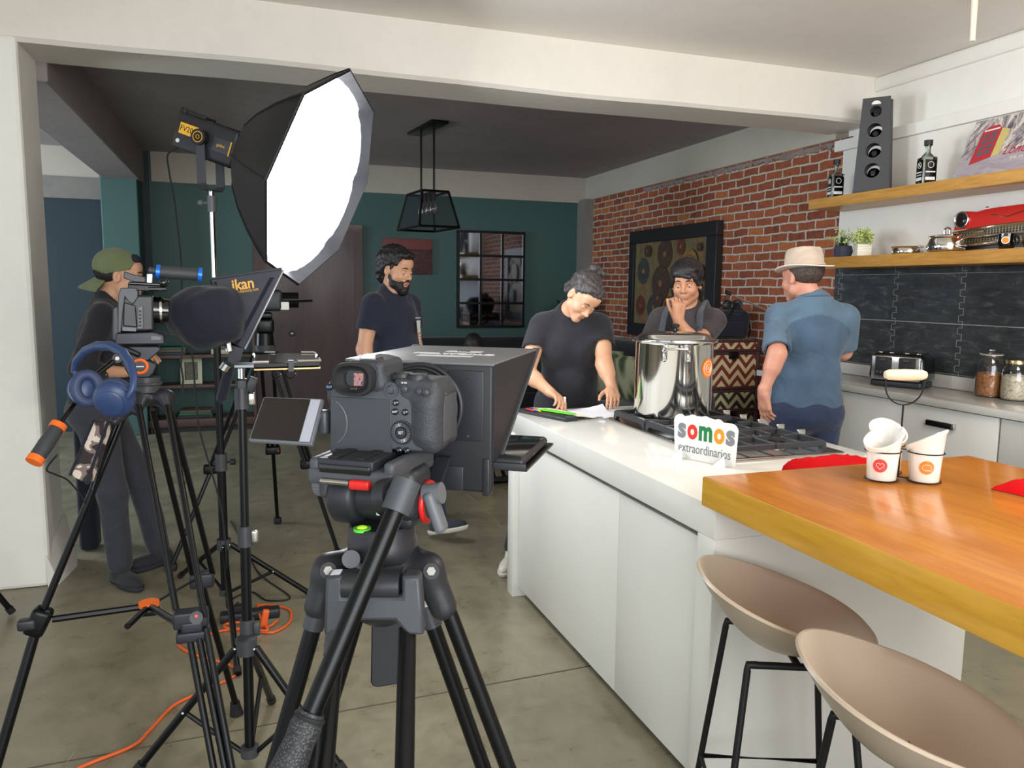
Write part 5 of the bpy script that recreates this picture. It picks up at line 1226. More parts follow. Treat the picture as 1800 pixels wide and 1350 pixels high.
# ---- man in blue chef shirt and hat, seen from behind
def hair_short(HF, HC):
    return [HF((0, -.026, .036), (.082, .101, .086), .02), HF((0, .06, .0), (.10, .085, .12), .01, '-'), HF((.086, .004, -.012), (.02, .028, .040), .006, '-'), HF((-.086, .004, -.012), (.02, .028, .040), .006, '-'), HF((0, -.06, -.1), (.1, .1, .055), .02, '-')], .0012, 300.0
M['felt'] = fabric('beige_felt', (192, 174, 156), .85, .12); M['felt_rim'] = mat('felt_rim', (226, 220, 208), .8)
def fedora(t, hp, HR, ks, HF, HC):
    up = HR @ Vector((0, 0, 1)); o = Vector(hp(0, -.018, .048)); X = HR @ Vector((1, 0, 0)); Y = HR @ Vector((0, 1, 0)); N = 48; mb = MB()
    def ring(rx, ry, z, f=0, dent=0): return [o + X * (rx * math.cos(a_)) + Y * (ry * math.sin(a_)) + up * (z + f * math.cos(2 * a_) - dent * math.exp(-(rx * math.cos(a_)) ** 2 / .0006)) for a_ in [2 * PI * i / N for i in range(N)]]
    rows = [ring(.128, .148, .004, .008), ring(.132, .152, .000, .009), ring(.128, .148, -.004, .008), ring(.088, .108, -.003), ring(.086, .106, .01), ring(.085, .104, .045), ring(.079, .097, .084), ring(.071, .087, .100, 0, .004), ring(.05, .066, .106, 0, .014), ring(.02, .035, .096, 0, .010), ring(.001, .001, .09)]
    vs = [p for r in rows for p in r]; f = [(j * N + i, j * N + (i + 1) % N, (j + 1) * N + (i + 1) % N, (j + 1) * N + i) for j in range(len(rows) - 1) for i in range(N)]
    mb.add(vs, f); h_ = obj('hat', mb, 'felt', t, world=True); obj('hat_band', MB().tube(ring(.0885, .1075, .010), .004, 8, closed=True, flat=(1, 1.6)), 'felt', h_, world=True); obj('brim_edge', MB().tube(ring(.131, .151, .001, .009), .0025, 6, closed=True), 'felt_rim', h_, world=True)
fd = fdir(1412, 205); loc = V(1424, 600, 4.02)
hL, eLc = V(1342, 690, 3.86), V(1366, 622, 3.84); tipc = V(1347, 745, 3.90)
wRc, eRc = loc + fd * .42 + Vector((.12, .0, 0)), V(1482, 618, 4.12)
wRc.z = 1.06
sdv = Vector((CR.x, CR.y, 0)).normalized()
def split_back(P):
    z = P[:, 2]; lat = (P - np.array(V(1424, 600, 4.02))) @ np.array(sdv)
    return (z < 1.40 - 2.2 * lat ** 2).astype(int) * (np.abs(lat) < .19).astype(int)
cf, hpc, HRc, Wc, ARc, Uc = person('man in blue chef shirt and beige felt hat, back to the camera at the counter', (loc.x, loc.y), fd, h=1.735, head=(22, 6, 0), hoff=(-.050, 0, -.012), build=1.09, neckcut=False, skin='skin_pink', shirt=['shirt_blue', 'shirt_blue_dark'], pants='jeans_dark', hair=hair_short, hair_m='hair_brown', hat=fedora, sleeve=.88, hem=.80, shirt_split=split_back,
    arms={'L': (('w', eLc), ('w', hL)), 'R': (('w', eRc), ('w', wRc))},
    hands={'L': (tipc - hL, Vector((.9, .1, 0)), Vector((-.1, .8, 0)), (.12, .22, .30, .34), 1.0, (.5, .5)), 'R': (Vector((.3, .8, -.3)), Vector((0, 0, -1)), Vector((-.4, .8, 0)), (.2, .2, .2, .2))})
obj('collar', MB().tube([Wc(Uc(.068 * math.cos(a_), -.012 + .066 * math.sin(a_), 1.476 - .016 * math.sin(a_))) for a_ in [2 * PI * i / 28 for i in range(28)]], .012, 8, closed=True, flat=(1, 1)), 'shirt_blue', cf, world=True)

# ---- camera operator with backwards cap on the left
M['cap'] = fabric('olive_cap', (112, 122, 86), .9, .15); M['cap_dark'] = mat('cap_inside', (34, 36, 48), .9)
def cap_back(t, hp, HR, ks, HF, HC):
    P = [HF((0, -.022, .050), (.090, .108, .092), .01), HF((0, .10, .0), (.12, .06, .085), .01, '-'), ('&', hp(0, 0, .022), np.array(HR @ Vector((0, .28, -1)).normalized()), 0), HF((0, -.022, .045), (.084, .102, .086), .004, '-')]
    c_ = fobj('cap', P, .004, 'cap', t)
    br = MB(); n = 18
    def bp_(u, v, dz): a_ = math.radians(-90 + (u - .5) * 130); r = .095 + .075 * v; return Vector(hp(r * math.cos(a_) * .86, -.018 + r * math.sin(a_) , -.008 - .055 * v + .014 * math.cos(a_) ** 2 * 0 - .02 * abs(math.cos(a_)) + dz))
    br.grid(lambda u, v: bp_(u, v, 0), n, 8); br.grid(lambda u, v: bp_(u, v, -.003), n, 8)
    o = obj('brim', br, 'cap', c_, world=False); 
    obj('strap_opening', MB().ell(hp(0, .062, .088), (.05 * ks, .030 * ks, .03 * ks), R=HR), 'cap_dark', c_, world=False)
fd = fdir(200, 82); loc = V(172, 700, 3.92)
lm, hpl, HRl, Wl, ARl, Ul = person('camera operator with backwards olive cap and black shirt behind the left camera', (loc.x, loc.y), fd, h=1.70, lean=9, head=(0, 4, 0), build=1.08, skin='skin_light', shirt='shirt_black', pants='jeans_grey', hair=hair_short, hair_m='hair_black', hat=cap_back, sleeve=1.6, shoes='shoe_dark', sole='sole_dark', vneck=.05, lid=.5,
    arms={'R': ((.27, -.02, 1.13), (.14, .14, 1.10)), 'L': ((-.27, .0, 1.14), (-.14, .16, 1.16))},
    legs={'R': ((.09, 0, .88), (.11, .06, .48), (.10, .08, .085)), 'L': ((-.09, 0, .88), (-.12, .16, .50), (-.14, .24, .085)), 'foot': {0: tuple(fdir(200, 25)), 1: tuple(fdir(260, -60))}})

# ---- person sitting on the sofa, head bent
def hair_long(HF, HC):
    P = [HF((0, -.024, .048), (.090, .108, .092), .02), HF((0, .055, .075), (.074, .052, .036), .02), HF((0, .118, -.035), (.060, .068, .080), .012, '-'), HC((-.072, -.01, .02), (-.085, .0, -.14), .030, .026, .02), HC((.072, -.01, .02), (.085, .0, -.14), .030, .026, .02), HC((0, -.07, .0), (0, -.07, -.16), .05, .05, .03)]
    return P, .002, 90
fd = fdir(828, 4); loc = V(828, 700, 7.55)
person('seated person with dark hair, head bent, in grey hoodie on the far sofa', (loc.x, loc.y), fd, h=1.60, lean=12, head=(0, 52, 0), hoff=(0, .11, -.09), seated=True, female=True, build=1.05, skin='skin', shirt='hoodie', pants='pants_black', hair=hair_long, hair_m='hair_black', sleeve=1.8, hem=.82, lid=1.2, res=.008,
    arms={'R': ((.24, .28, .62), (.06, .44, .62)), 'L': ((-.24, .28, .62), (-.06, .44, .62))})
# ================================================================== BACK ROOM
# painting on the brick wall
ptg = thing('framed_painting', 'large painting of brown and green circles in a wide black frame on the brick wall', 'painting', mtx=axes((XW - .035, 7.63, 1.035), (0, -1, 0), (0, 0, 1), (-1, 0, 0)))
pw_, ph_ = 1.64, 1.10
fr = MB()
for a_, b_ in (((0, 0), (pw_, .13)), ((0, ph_ - .13), (pw_, ph_)), ((0, .13), (.10, ph_ - .13)), ((pw_ - .16, .13), (pw_, ph_ - .13))): fr.bb((a_[0], a_[1], 0), (b_[0], b_[1], .07))
obj('frame', fr, 'black_matte', ptg, bevel=.006)
def painting_mat():
    t = NT('painted_canvas'); v = t.coord('Object'); n = t.noise(t.coord('Object', (5.5, .5, 1)), 1.0, 3, .6, .3); n2 = t.noise(v, 18, 4, .7)
    c = t.ramp(n, [(.30, lin((70, 78, 66))), (.42, lin((128, 112, 72))), (.5, lin((96, 92, 66))), (.58, lin((140, 92, 52))), (.68, lin((86, 88, 78)))])
    t.base(t.mix(.35, c, t.ramp(n2, [(.3, lin((60, 52, 40))), (.7, lin((136, 122, 90)))]))); t.rough(.6); return t.m
M['canvas'] = painting_mat(); M['disc_brown'] = mat('painted_brown', (72, 50, 40), .6, var=.3, vs=20); M['disc_grey'] = mat('painted_grey', (58, 62, 58), .6, var=.3, vs=20)
M['disc_red'] = mat('painted_red', (98, 48, 38), .6, var=.3, vs=20); M['disc_tan'] = mat('painted_tan', (128, 98, 54), .6, var=.3, vs=20)
obj('canvas', MB().bb((.09, .12, .02), (pw_ - .15, ph_ - .12, .04)), 'canvas', ptg)
dm = MB()
for ci, (x, y, r, m_) in enumerate(((.28, .68, .13, 1), (.24, .32, .10, 2), (.52, .30, .13, 1), (.72, .84, .14, 0), (1.02, .90, .075, 2), (.66, .55, .17, 0), (.62, .40, .10, 0), (.86, .32, .10, 2), (1.20, .72, .14, 3), (1.38, .64, .08, 0), (1.36, .88, .04, 0), (1.30, .36, .12, 1), (.40, .88, .06, 0))):
    for k_, (rr, mm) in enumerate(((1, m_), (.66, 1 if m_ != 1 else 0), (.60, m_), (.2, 3))):
        dm.add([(x + r * rr * math.cos(2 * PI * i / 36), y + r * rr * 1.05 * math.sin(2 * PI * i / 36), .0405 + .0006 * k_ + .0026 * ci) for i in range(36)], [tuple(range(36))], mm)
obj('painted_circles', dm, ['disc_brown', 'disc_grey', 'disc_red', 'disc_tan'], ptg, smooth=False)

# chevron trunks
def chevron(nm, dark, light):
    t = NT(nm); sp = t.n.new('ShaderNodeSeparateXYZ'); t.l.new(t.coord('Object'), sp.inputs[0])
    w = .15; tri = t.math('MULTIPLY', t.math('ABSOLUTE', t.math('SUBTRACT', t.math('MODULO', t.math('ADD', sp.outputs['X'], 10.0), w), w / 2)), 1.15)
    v = t.math('MODULO', t.math('ADD', t.math('SUBTRACT', sp.outputs['Z'], tri), 10.0), .088); f = t.math('LESS_THAN', v, .044)
    t.base(t.mix(f, lin(dark), lin(light))); t.rough(.7); t.bump(t.noise(t.coord('Object'), 220, 2), .2, .001); return t.m
M['chev_red'] = chevron('red_chevron', (110, 40, 34), (196, 182, 140)); M['chev_black'] = chevron('black_chevron', (34, 28, 32), (168, 162, 120)); M['trunk_leather'] = mat('trunk_leather', (62, 40, 38), .45, bump=.3, bs=80)
def trunk(z0, h, m_, label, x0=3.47, w=.47, y0=5.28, d=.50):
    t = thing('storage_trunk', label, 'trunk', (x0 + w / 2, y0 + d / 2, z0), 0, 'chevron trunks stacked against the brick wall'); hw = w / 2; hd = d / 2; lh = h * .24
    obj('body', MB().rbox((0, 0, (h - lh) / 2), (w, d, h - lh - .004), .006, 2), m_, t); lidp = obj('lid', MB().rbox((0, 0, h - lh / 2 - .001), (w + .006, d + .006, lh - .004), .008, 2), m_, t)
    tr_ = MB()
    for zz in (.012, h - lh - .014): 
        for sy in (-1, 1): tr_.rbox((0, sy * hd, zz), (w + .008, .010, .024), .003)
        for sx in (-1, 1): tr_.rbox((sx * hw, 0, zz), (.010, d + .008, .024), .003)
    for sx in (-1, 1):
        for sy in (-1, 1): tr_.rbox((sx * hw, sy * hd, (h - lh) / 2), (.030, .030, h - lh - .002), .004)
    obj('leather_trim', tr_, 'trunk_leather', t); tl = MB()
    for zz in (h - lh + .010, h - .012):
        for sy in (-1, 1): tl.rbox((0, sy * (hd + .003), zz), (w + .014, .010, .022), .003)
        for sx in (-1, 1): tl.rbox((sx * (hw + .003), 0, zz), (.010, d + .014, .022), .003)
    for sx in (-1, 1):
        for sy in (-1, 1): tl.rbox((sx * hw, sy * hd, h - lh / 2), (.032, .032, lh - .004), .004)
    obj('leather_trim', tl, 'trunk_leather', lidp)
    lt = MB().rbox((0, -hd - .010, h - lh - .03), (.085, .016, .055), .005).torus((0, -hd - .018, h - lh - .045), .022, .004, ax=(0, 1, 0), n=20, k=6, a0=PI, a1=2 * PI); obj('latch', lt, 'black_metal', t)
    return t
zt_ = on(1300, 597, y=5.28).z
trunk(zt_ - .40, .40, 'chev_red', 'upper trunk with red and cream chevron pattern under the black bag'); trunk(0.0, zt_ - .402, 'chev_black', 'lower trunk with black and olive chevron pattern on the floor')
# bag with headphones on the trunks, boom stand
bgc = Vector((3.73, 5.50, zt_ + .001))
bag = thing('camera_bag', 'black shoulder bag standing on the upper chevron trunk', 'bag', bgc)
fobj('body', [('+', 'bx', (tuple(bgc + Vector((0, 0, .11))), (.19, .13, .11), I3), .05), ('+', 'rc', (tuple(bgc + Vector((-.15, 0, .12))), tuple(bgc + Vector((.13, 0, .13))), .10, .11), .06), ('&', tuple(bgc), (0, 0, -1), 0)], .01, 'black_cloth', bag, .006, 24)
obj('strap', MB().tube([(.16, -.05, .20), (.22, -.06, .15), (.235, -.07, .06), (.20, -.10, .01)], .012, 8, flat=(1, .4)), 'black_matte', bag)
obj('pocket', MB().rbox((0, -.135, .08), (.24, .03, .11), .02, 3), 'black_cloth', bag); obj('zip', MB().tube([(-.12, -.12, .19), (0, -.13, .205), (.12, -.12, .19)], .004, 6), 'blue_hp', bag)
hp2 = thing('headphones', 'black headphones lying on top of the black bag', 'headphones', bgc + Vector((.06, -.03, .235)))
for x_ in (-.045, .045): obj('ear_cup', MB().ell((x_, -.02, .035), (.045, .028, .045)).torus((x_, -.045, .035), .030, .010, ax=(0, 1, 0), n=24, k=8), 'black_plastic', hp2)
obj('headband', MB().tube([Vector((.075 * math.cos(a_), .03 + .06 * math.sin(a_), .03)) for a_ in [PI * i / 12 for i in range(13)]], .007, 8), 'black_plastic', hp2)
bs_ = thing('boom_stand', 'thin microphone stand with short silver boom arm beside the brick wall', 'microphone stand', on(1258, 590, y=4.62) * Vector((1, 1, 0)).to_4d().to_3d().length * 0 + Vector((on(1255, 600, y=4.6).x, 4.6, 0)))
j0 = on(1297, 531, y=4.62); b0 = on(1247, 612, y=4.55); bs_.location = (b0.x, b0.y, 0); bs_.matrix_basis = Matrix.Translation((b0.x, b0.y, 0))
obj('pole', MB().tube([Vector((b0.x - .02, b0.y, .02)), Vector((b0.x - .02, b0.y, b0.z - .25)), b0, j0], .009, 10), 'black_metal', bs_, world=True)
obj('base', MB().lathe([(.13, 0), (.13, .012), (.03, .022), (0, .022)], (b0.x - .02, b0.y, 0), n=28), 'black_metal', bs_, world=True)
obj('clutch', MB().ell(j0, (.022, .022, .018)).cyl(j0, j0 + Vector((.02, -.02, -.02)), .012), 'black_plastic', bs_, world=True)
e0 = on(1284, 517, y=4.62); e1 = on(1358, 550, y=4.60); obj('boom_arm', MB().tube([e0, e1], .006, 10), 'chrome', bs_, world=True); obj('microphone', MB().tube([e0, e0 + (e0 - e1).normalized() * .04], .014, 12), 'black_matte', bs_, world=True)
obj('cable', MB().tube([e0, on(1276, 520, y=4.62), on(1266, 550, y=4.62), on(1264, 590, y=4.62)], .003, 6), 'rubber', bs_, world=True)

# sofas with cushions
M['sofa'] = fabric('black_upholstery', (26, 27, 34), .9, .3)
def sofa(label, x0, y0, w, d, h, back):
    t = thing('sofa', label, 'sofa', (x0 + w / 2, y0 + d / 2, 0)); b_ = MB().rbox((x0 + w / 2, y0 + d / 2, .19), (w, d, .38), .04, 3); obj('base', b_, 'sofa', t, world=True)
    if back == 'x': obj('backrest', MB().rbox((x0 + w - .12, y0 + d / 2, h - .25), (.24, d, .55), .08, 4), 'sofa', t, world=True); n = 3; [obj('seat_cushion', MB().rbox((x0 + w / 2 - .1, y0 + d * (i + .5) / n, .42), (w - .26, d / n - .01, .14), .05, 3), 'sofa', t, world=True) for i in range(n)]
    else: obj('backrest', MB().rbox((x0 + w / 2, y0 + d - .12, h - .25), (w, .24, .55), .08, 4), 'sofa', t, world=True); n = 3; [obj('seat_cushion', MB().rbox((x0 + w * (i + .5) / n, y0 + d / 2 - .1, .42), (w / n - .01, d - .26, .14), .05, 3), 'sofa', t, world=True) for i in range(n)]
    return t
sofa('black sofa standing along the green back wall', 1.55, 7.95, 1.75, .90, .93, 'y'); sofa('black sofa with leaf cushions along the brick wall', 3.05, 5.95, .85, 1.95, .98, 'x')
def leaf_cushion():
    t = NT('leaf_print'); v = t.coord('Object'); n = t.n.new('ShaderNodeTexVoronoi'); t.l.new(t.coord('Object', (9, 9, 3), (0, .5, .4)), n.inputs['Vector']); n.inputs['Scale'].default_value = 1; t.base(t.ramp(n.outputs['Distance'], [(.25, lin((58, 70, 46))), (.45, lin((128, 130, 96))), (.6, lin((150, 148, 120)))])); t.rough(.9); return t.m
M['leafprint'] = leaf_cushion()
def cushion(c, rz, ry, m_, label):
    mb = MB(); n = 18
    def f_(s): return lambda u, v: Vector(((u - .5) * .44, s * .075 * (max(0, 1 - (2 * u - 1) ** 4) * max(0, 1 - (2 * v - 1) ** 4)) ** .5, (v - .5) * .44))
    mb.grid(f_(1), n, n); mb.grid(f_(-1), n, n); mb.tr(Matrix.Translation(Vector(c)) @ Matrix.Rotation(rz, 4, 'Z') @ Matrix.Rotation(ry, 4, 'X')); o = obj('cushion', mb, m_); return tag(o, label, 'cushion', 'leaf patterned cushions')
q = on(1064, 665, x=3.1); cushion((3.30, 6.72, .73), math.radians(-62), .25, 'leafprint', 'leaf patterned cushion beside the elbow of the writing woman')
cushion((3.32, 6.18, .72), math.radians(-70), .3, 'leafprint', 'leaf patterned cushion partly behind the stock pot')
# mirror grid on the back wall
mx0, mx1, mz0, mz1 = on(806, 450, y=YG - .04).x, on(921, 450, y=YG - .04).x, on(860, 574, y=YG - .04).z, on(860, 408, y=YG - .04).z
M['mirror'] = mat('mirror_glass', (150, 156, 166), .04, 1.0)
mr = thing('grid_mirror', 'black gridded wall mirror of twelve panes on the green wall', 'mirror', (mx0, YG - .03, mz0))
fr = MB(); t_ = .014
for i in range(4): x = mx0 + (mx1 - mx0) * i / 3; fr.bb((x - t_, YG - .045, mz0), (x + t_, YG - .005, mz1))
for i in range(5): z = mz0 + (mz1 - mz0) * i / 4; fr.bb((mx0 - t_, YG - .047, z - t_), (mx1 + t_, YG - .006, z + t_))
obj('frame', fr, 'black_metal', mr, world=True); obj('mirror_glass', MB().bb((mx0, YG - .03, mz0), (mx1, YG - .012, mz1)), 'mirror', mr, world=True)
# small red canvas
x0, x1, z0, z1 = on(673, 450, y=YG - .03).x, on(760, 450, y=YG - .03).x, on(716, 482, y=YG - .03).z, on(716, 420, y=YG - .03).z
def redpic():
    t = NT('dark_red_print'); sp = t.n.new('ShaderNodeSeparateXYZ'); t.l.new(t.coord('Generated'), sp.inputs[0]); n = t.noise(t.coord('Generated', (9, 1, 14)), 1.0, 5, .7, 1); c1 = t.ramp(n, [(.4, lin((44, 30, 34))), (.6, lin((96, 50, 52)))]); t.base(t.mix(t.math('GREATER_THAN', sp.outputs['Z'], .72), c1, lin((122, 64, 62)))); t.rough(.6); return t.m
pc_ = thing('canvas_print', 'small dark red canvas print behind the bearded man', 'picture', ((x0 + x1) / 2, YG - .02, z0)); obj('canvas', MB().rbox(((x0 + x1) / 2, YG - .018, (z0 + z1) / 2), (x1 - x0, .034, z1 - z0), .003), redpic(), pc_, world=True)
# pendant lamp
pl = thing('pendant_lamp', 'black trapezoid cage pendant lamp with glass bulbs hanging from the grey ceiling', 'lamp', (1.53, 6.68, ZC2), math.radians(0))
def pl_(x, y, z): return Vector((1.53 + x * math.cos(.12) - y * math.sin(.12), 6.66 + x * math.sin(.12) + y * math.cos(.12), z))
obj('ceiling_plate', MB().rbox(pl_(0, 0, ZC2 - .012), (.15, .62, .024), .004, R=Matrix.Rotation(.12, 3, 'Z')), 'black_metal', pl, world=True)
zt2, zb2 = on(750, 340, y=6.66).z, on(750, 402, y=6.66).z; TW_, TD_, BW_, BD_ = .115, .20, .175, .29
for sy in (-1, 1): obj('rod', MB().cyl(pl_(0, sy * .16, ZC2 - .02), pl_(0, sy * .16, zt2), .009, n=10), 'black_metal', pl, world=True)
cg = MB(); Tq = [pl_(sx * TW_, sy * TD_, zt2) for sx, sy in ((-1, -1), (1, -1), (1, 1), (-1, 1))]; Bq = [pl_(sx * BW_, sy * BD_, zb2) for sx, sy in ((-1, -1), (1, -1), (1, 1), (-1, 1))]
for i in range(4): j = (i + 1) % 4; cg.tube([Tq[i], Tq[j]], .011, 6).tube([Bq[i], Bq[j]], .011, 6).tube([Tq[i], Bq[i]], .010, 6)
cg.tube([pl_(0, -TD_, zt2), pl_(0, TD_, zt2)], .011, 6); obj('cage_frame', cg, 'black_metal', pl, world=True)
M['mesh_screen'] = mat('wire_mesh_screen', (34, 38, 42), .6)
ms = M['mesh_screen'].node_tree; tb = ms.nodes.new('ShaderNodeBsdfTransparent'); mx = ms.nodes.new('ShaderNodeMixShader'); mx.inputs[0].default_value = .45; ou = [n for n in ms.nodes if n.type == 'OUTPUT_MATERIAL'][0]; ms.links.new(tb.outputs[0], mx.inputs[1]); ms.links.new(ms.nodes['Principled BSDF'].outputs[0], mx.inputs[2]); ms.links.new(mx.outputs[0], ou.inputs[0])
for i in range(4): j = (i + 1) % 4; obj('mesh_side', MB().quad(Tq[i], Tq[j], Bq[j], Bq[i]), 'mesh_screen', pl, world=True)
for i in range(4):
    s_ = obj('socket', MB().cyl(pl_(0, -.15 + i * .10, zt2), pl_(0, -.15 + i * .10, zt2 - .07), .02), 'black_metal', pl, world=True); obj('bulb', MB().lathe([(.012, 0), (.014, -.02), (.030, -.06), (.030, -.085), (.018, -.11), (0, -.115)], pl_(0, -.15 + i * .10, zt2 - .07), n=18), 'glass', s_, world=True)

# wall shelf unit on the left of the door with picture frames and books
YS = 8.64; 
su = thing('shelf_unit', 'dark wooden shelf unit against the green wall left of the door', 'shelf', (-.42, YS + .15, 0)); sx0, sx1 = -.90, .10
zS = [on(300, y_, y=YS).z for y_ in (560, 625, 678)] + [on(300, 737, y=YS).z]
for z_ in zS[1:3] + zS[:1]: obj('shelf_board', MB().rbox(((sx0 + sx1) / 2, YS + .15, z_ - .016), (sx1 - sx0, .30, .034), .003), 'shelf_dark', su, world=True)
obj('base_board', MB().rbox(((sx0 + sx1) / 2, YS + .13, zS[3] - .04), (sx1 - sx0 + .06, .36, .08), .004), 'shelf_dark', su, world=True)
obj('plinth', MB().bb((sx0 + .02, YS - .02, 0), (sx1 - .02, YG - .01, zS[3] - .08)), 'black_matte', su, world=True)
obj('side_board', MB().bb((sx1 - .005, YS + .0, 0), (sx1 + .02, YG - .005, zS[0])), 'shelf_dark', su, world=True); obj('side_board', MB().bb((sx0 - .02, YS, 0), (sx0 + .005, YG - .005, zS[0])), 'shelf_dark', su, world=True)
M['frame_pale'] = mat('pale_frame', (176, 176, 150), .5); M['photo_dark'] = mat('old_photo', (92, 88, 74), .6, var=.4, vs=40)
def pframe(pxc, w, h, zb, label, tilt=.10, land=False):
    c = on(pxc, 600, y=YS + .10); t = thing('photo_frame', label, 'picture frame', mtx=axes((c.x, YS + .10, zb + .0015), (1, 0, 0), (0, -math.sin(tilt) * 0 + .0, 1) if False else (0, math.sin(tilt), math.cos(tilt)), Vector((1, 0, 0)).cross(Vector((0, math.sin(tilt), math.cos(tilt))))))
    t['group'] = 'photo frames on the dark shelves'; fw = .04; f_ = MB()
    for a_, b_ in (((-w / 2, 0), (w / 2, fw)), ((-w / 2, h - fw), (w / 2, h)), ((-w / 2, fw), (-w / 2 + fw, h - fw)), ((w / 2 - fw, fw), (w / 2, h - fw))): f_.bb((a_[0], a_[1], -.008), (b_[0], b_[1], .010))
    obj('frame', f_, 'frame_pale', t); obj('photo', MB().bb((-w / 2 + fw - .002, fw - .002, -.006), (w / 2 - fw + .002, h - fw + .002, .001)), 'photo_dark', t)
    obj('backing', MB().slab((-.02, .0, -.09), (.02, .0, -.09), (.02, h * .7, -.008), (-.02, h * .7, -.008), (0, 0, -.002)), 'black_matte', t)
    return t
pframe(334, .21, .27, zS[2], 'pale photo frame with small figure portrait on the middle shelf', .12)
pframe(392, .24, .15, zS[1], 'pale wide photo frame on the shelf behind the light stand pole', .12)
pframe(300, .18, .20, zS[0], 'pale photo frame under the blue-ringed camera handle', .2); pframe(383, .30, .22, zS[0], 'wide pale photo frame left of the hood, behind the pole', .12)
M['book_green'] = mat('green_book', (28, 92, 66), .5); M['book_brown'] = mat('brown_book', (96, 74, 60), .5); M['book_dark'] = mat('dark_book', (30, 40, 44), .5)
def book(c, w, d, h, rz, m_, label):
    t = thing('book', label, 'book', c, rz, 'books lying on the dark shelves'); obj('cover', MB().bb((-w / 2, -d / 2, 0), (w / 2, d / 2, .003)).bb((-w / 2, -d / 2, h - .003), (w / 2, d / 2, h)).bb((-w / 2, -d / 2, 0), (w / 2, -d / 2 + .004, h)), m_, t); obj('pages', MB().bb((-w / 2 + .004, -d / 2 + .004, .003), (w / 2 - .004, d / 2 - .004, h - .003)), 'paper_cream', t)
zb_ = zS[3] + .001
for i, (h, m_, nm) in enumerate(((.028, 'book_dark', 'dark book at the bottom of the pile on the lowest shelf board'), (.026, 'book_green', 'green book in the middle of the pile on the lowest shelf board'), (.024, 'book_brown', 'brown book on top of the pile on the lowest shelf board'))):
    book((-.50 + .01 * i, YS + .14, zb_), .34 - .02 * i, .24, h, .1 - .08 * i, m_, nm); zb_ += h + .0005
zb_ = zS[1] + .001
for i, (h, m_, nm) in enumerate(((.03, 'book_dark', 'dark book lying lowest on the upper shelf beside the tripod'), (.028, 'book_brown', 'brown book lying on the dark one on the upper shelf'), (.022, 'book_green', 'green book lying topmost on the upper shelf'))):
    book((-.72, YS + .14, zb_), .30, .22, h, .05 * i, m_, nm); zb_ += h + .0005
# slatted low bench behind the island
M['slat_grey'] = fabric('grey_woven', (112, 104, 92), .8, .3)
bn = thing('slatted_bench', 'low bench with grey diagonal slats and brown leg beyond the island', 'bench', (1.95, 5.9, 0))
c0 = on(790, 855, y=5.62); c1 = on(905, 855, y=5.62); bm2 = MB()
obj('frame', MB().bb((c0.x, 5.62, .05), (c0.x + .03, 6.1, .36)).bb((c0.x, 5.62, .34), (2.75, 6.1, .38)).bb((c0.x, 5.60, .03), (2.75, 6.1, .06)), 'black_matte', bn, world=True)
for i in range(14):
    x = c0.x + .04 + i * .085; bm2.slab((x, 5.64, .06), (x + .05, 5.64, .06), (x - .09 + .05, 5.64, .34), (x - .09, 5.64, .34), (0, .02, 0))
obj('slats', bm2, 'slat_grey', bn, world=True); obj('leg', MB().bb((on(858, 855, y=5.58).x, 5.58, 0), (on(866, 855, y=5.58).x, 5.62, .40)), 'shelf_wood', bn, world=True, label='brown wooden leg')
# dark round plant silhouette behind the woman
pv = thing('potted_plant', 'dark leafy plant in the back corner behind the woman', 'plant', (3.62, 8.38, 0)); obj('pot', MB().shell([(.11, 0), (.15, .1), (.16, .30)], n=24, th=.01), 'black_matte', pv); obj('stem', MB().tube([(0, 0, .05), (.02, 0, .7), (-.02, 0, 1.25)], .012, 8), 'shelf_dark', pv)
l = MB(); leafball(l, (0, 0, 1.15), 70, .12, .24, .05, 12); M['leaf_night'] = mat('deep_green_leaf', (30, 52, 42), .5); obj('leaves', l, 'leaf_night', pv)
# tall dark bag standing behind the white column
o = thing('stand_bag', 'tall narrow black equipment bag standing behind the white column', 'bag', (-.86, 4.90, 0)); obj('body', MB().rbox((-.865, 4.90, .46), (.10, .14, .92), .03, 3), 'black_cloth', o, world=True); obj('handle', MB().tube([(-.81, 4.86, .62), (-.785, 4.86, .66), (-.785, 4.86, .76), (-.81, 4.86, .80)], .010, 8), 'black_cloth', o, world=True)

# ================================================================== SOFTBOX ON ITS STAND
D0 = 3.46; sS = D0 / F_PX; SC = V(561, 312, D0)
def cvec(x, y, z): return CR * (x * sS) + CU * (y * sS) + CF * (z * sS)
A_ = cvec(46, 190, -12.3); B_ = cvec(88, -10, 174.7); Nn = Vector((.820516, -.467625, -.328757)); RS = .475; SC = Vector((.3475, 3.5309, 1.9672)); A_ = Vector((.22094, -.27099, .93688))
eu = A_.normalized(); ev = Nn.cross(eu).normalized(); 
sb = thing('softbox', 'large octagonal black softbox glowing white, mounted on the yellow labelled lamp', 'softbox', mtx=axes(SC, eu, ev, Nn))
def oct_(r, z, rot=0): return [Vector((r * math.cos(PI / 4 * i + rot), r * math.sin(PI / 4 * i + rot), z)) for i in range(8)]
def ring_round(r, z, n=48, octk=1.0):
    out = []
    for i in range(n):
        a_ = 2 * PI * i / n; m_ = (a_ + PI / 8) % (PI / 4) - PI / 8; ro = r * (math.cos(PI / 8) / math.cos(m_ - 0) if False else 1); 
        aa = (a_ % (PI / 4)) - PI / 8; ro = r * math.cos(PI / 8) / math.cos(aa); out.append(Vector((math.cos(a_) * (ro * octk + r * (1 - octk)), math.sin(a_) * (ro * octk + r * (1 - octk)), z)))
    return out
prof = [(.075, -.37), (.11, -.367), (.18, -.335), (.275, -.25), (.365, -.15), (.435, -.06), (RS, .0)]
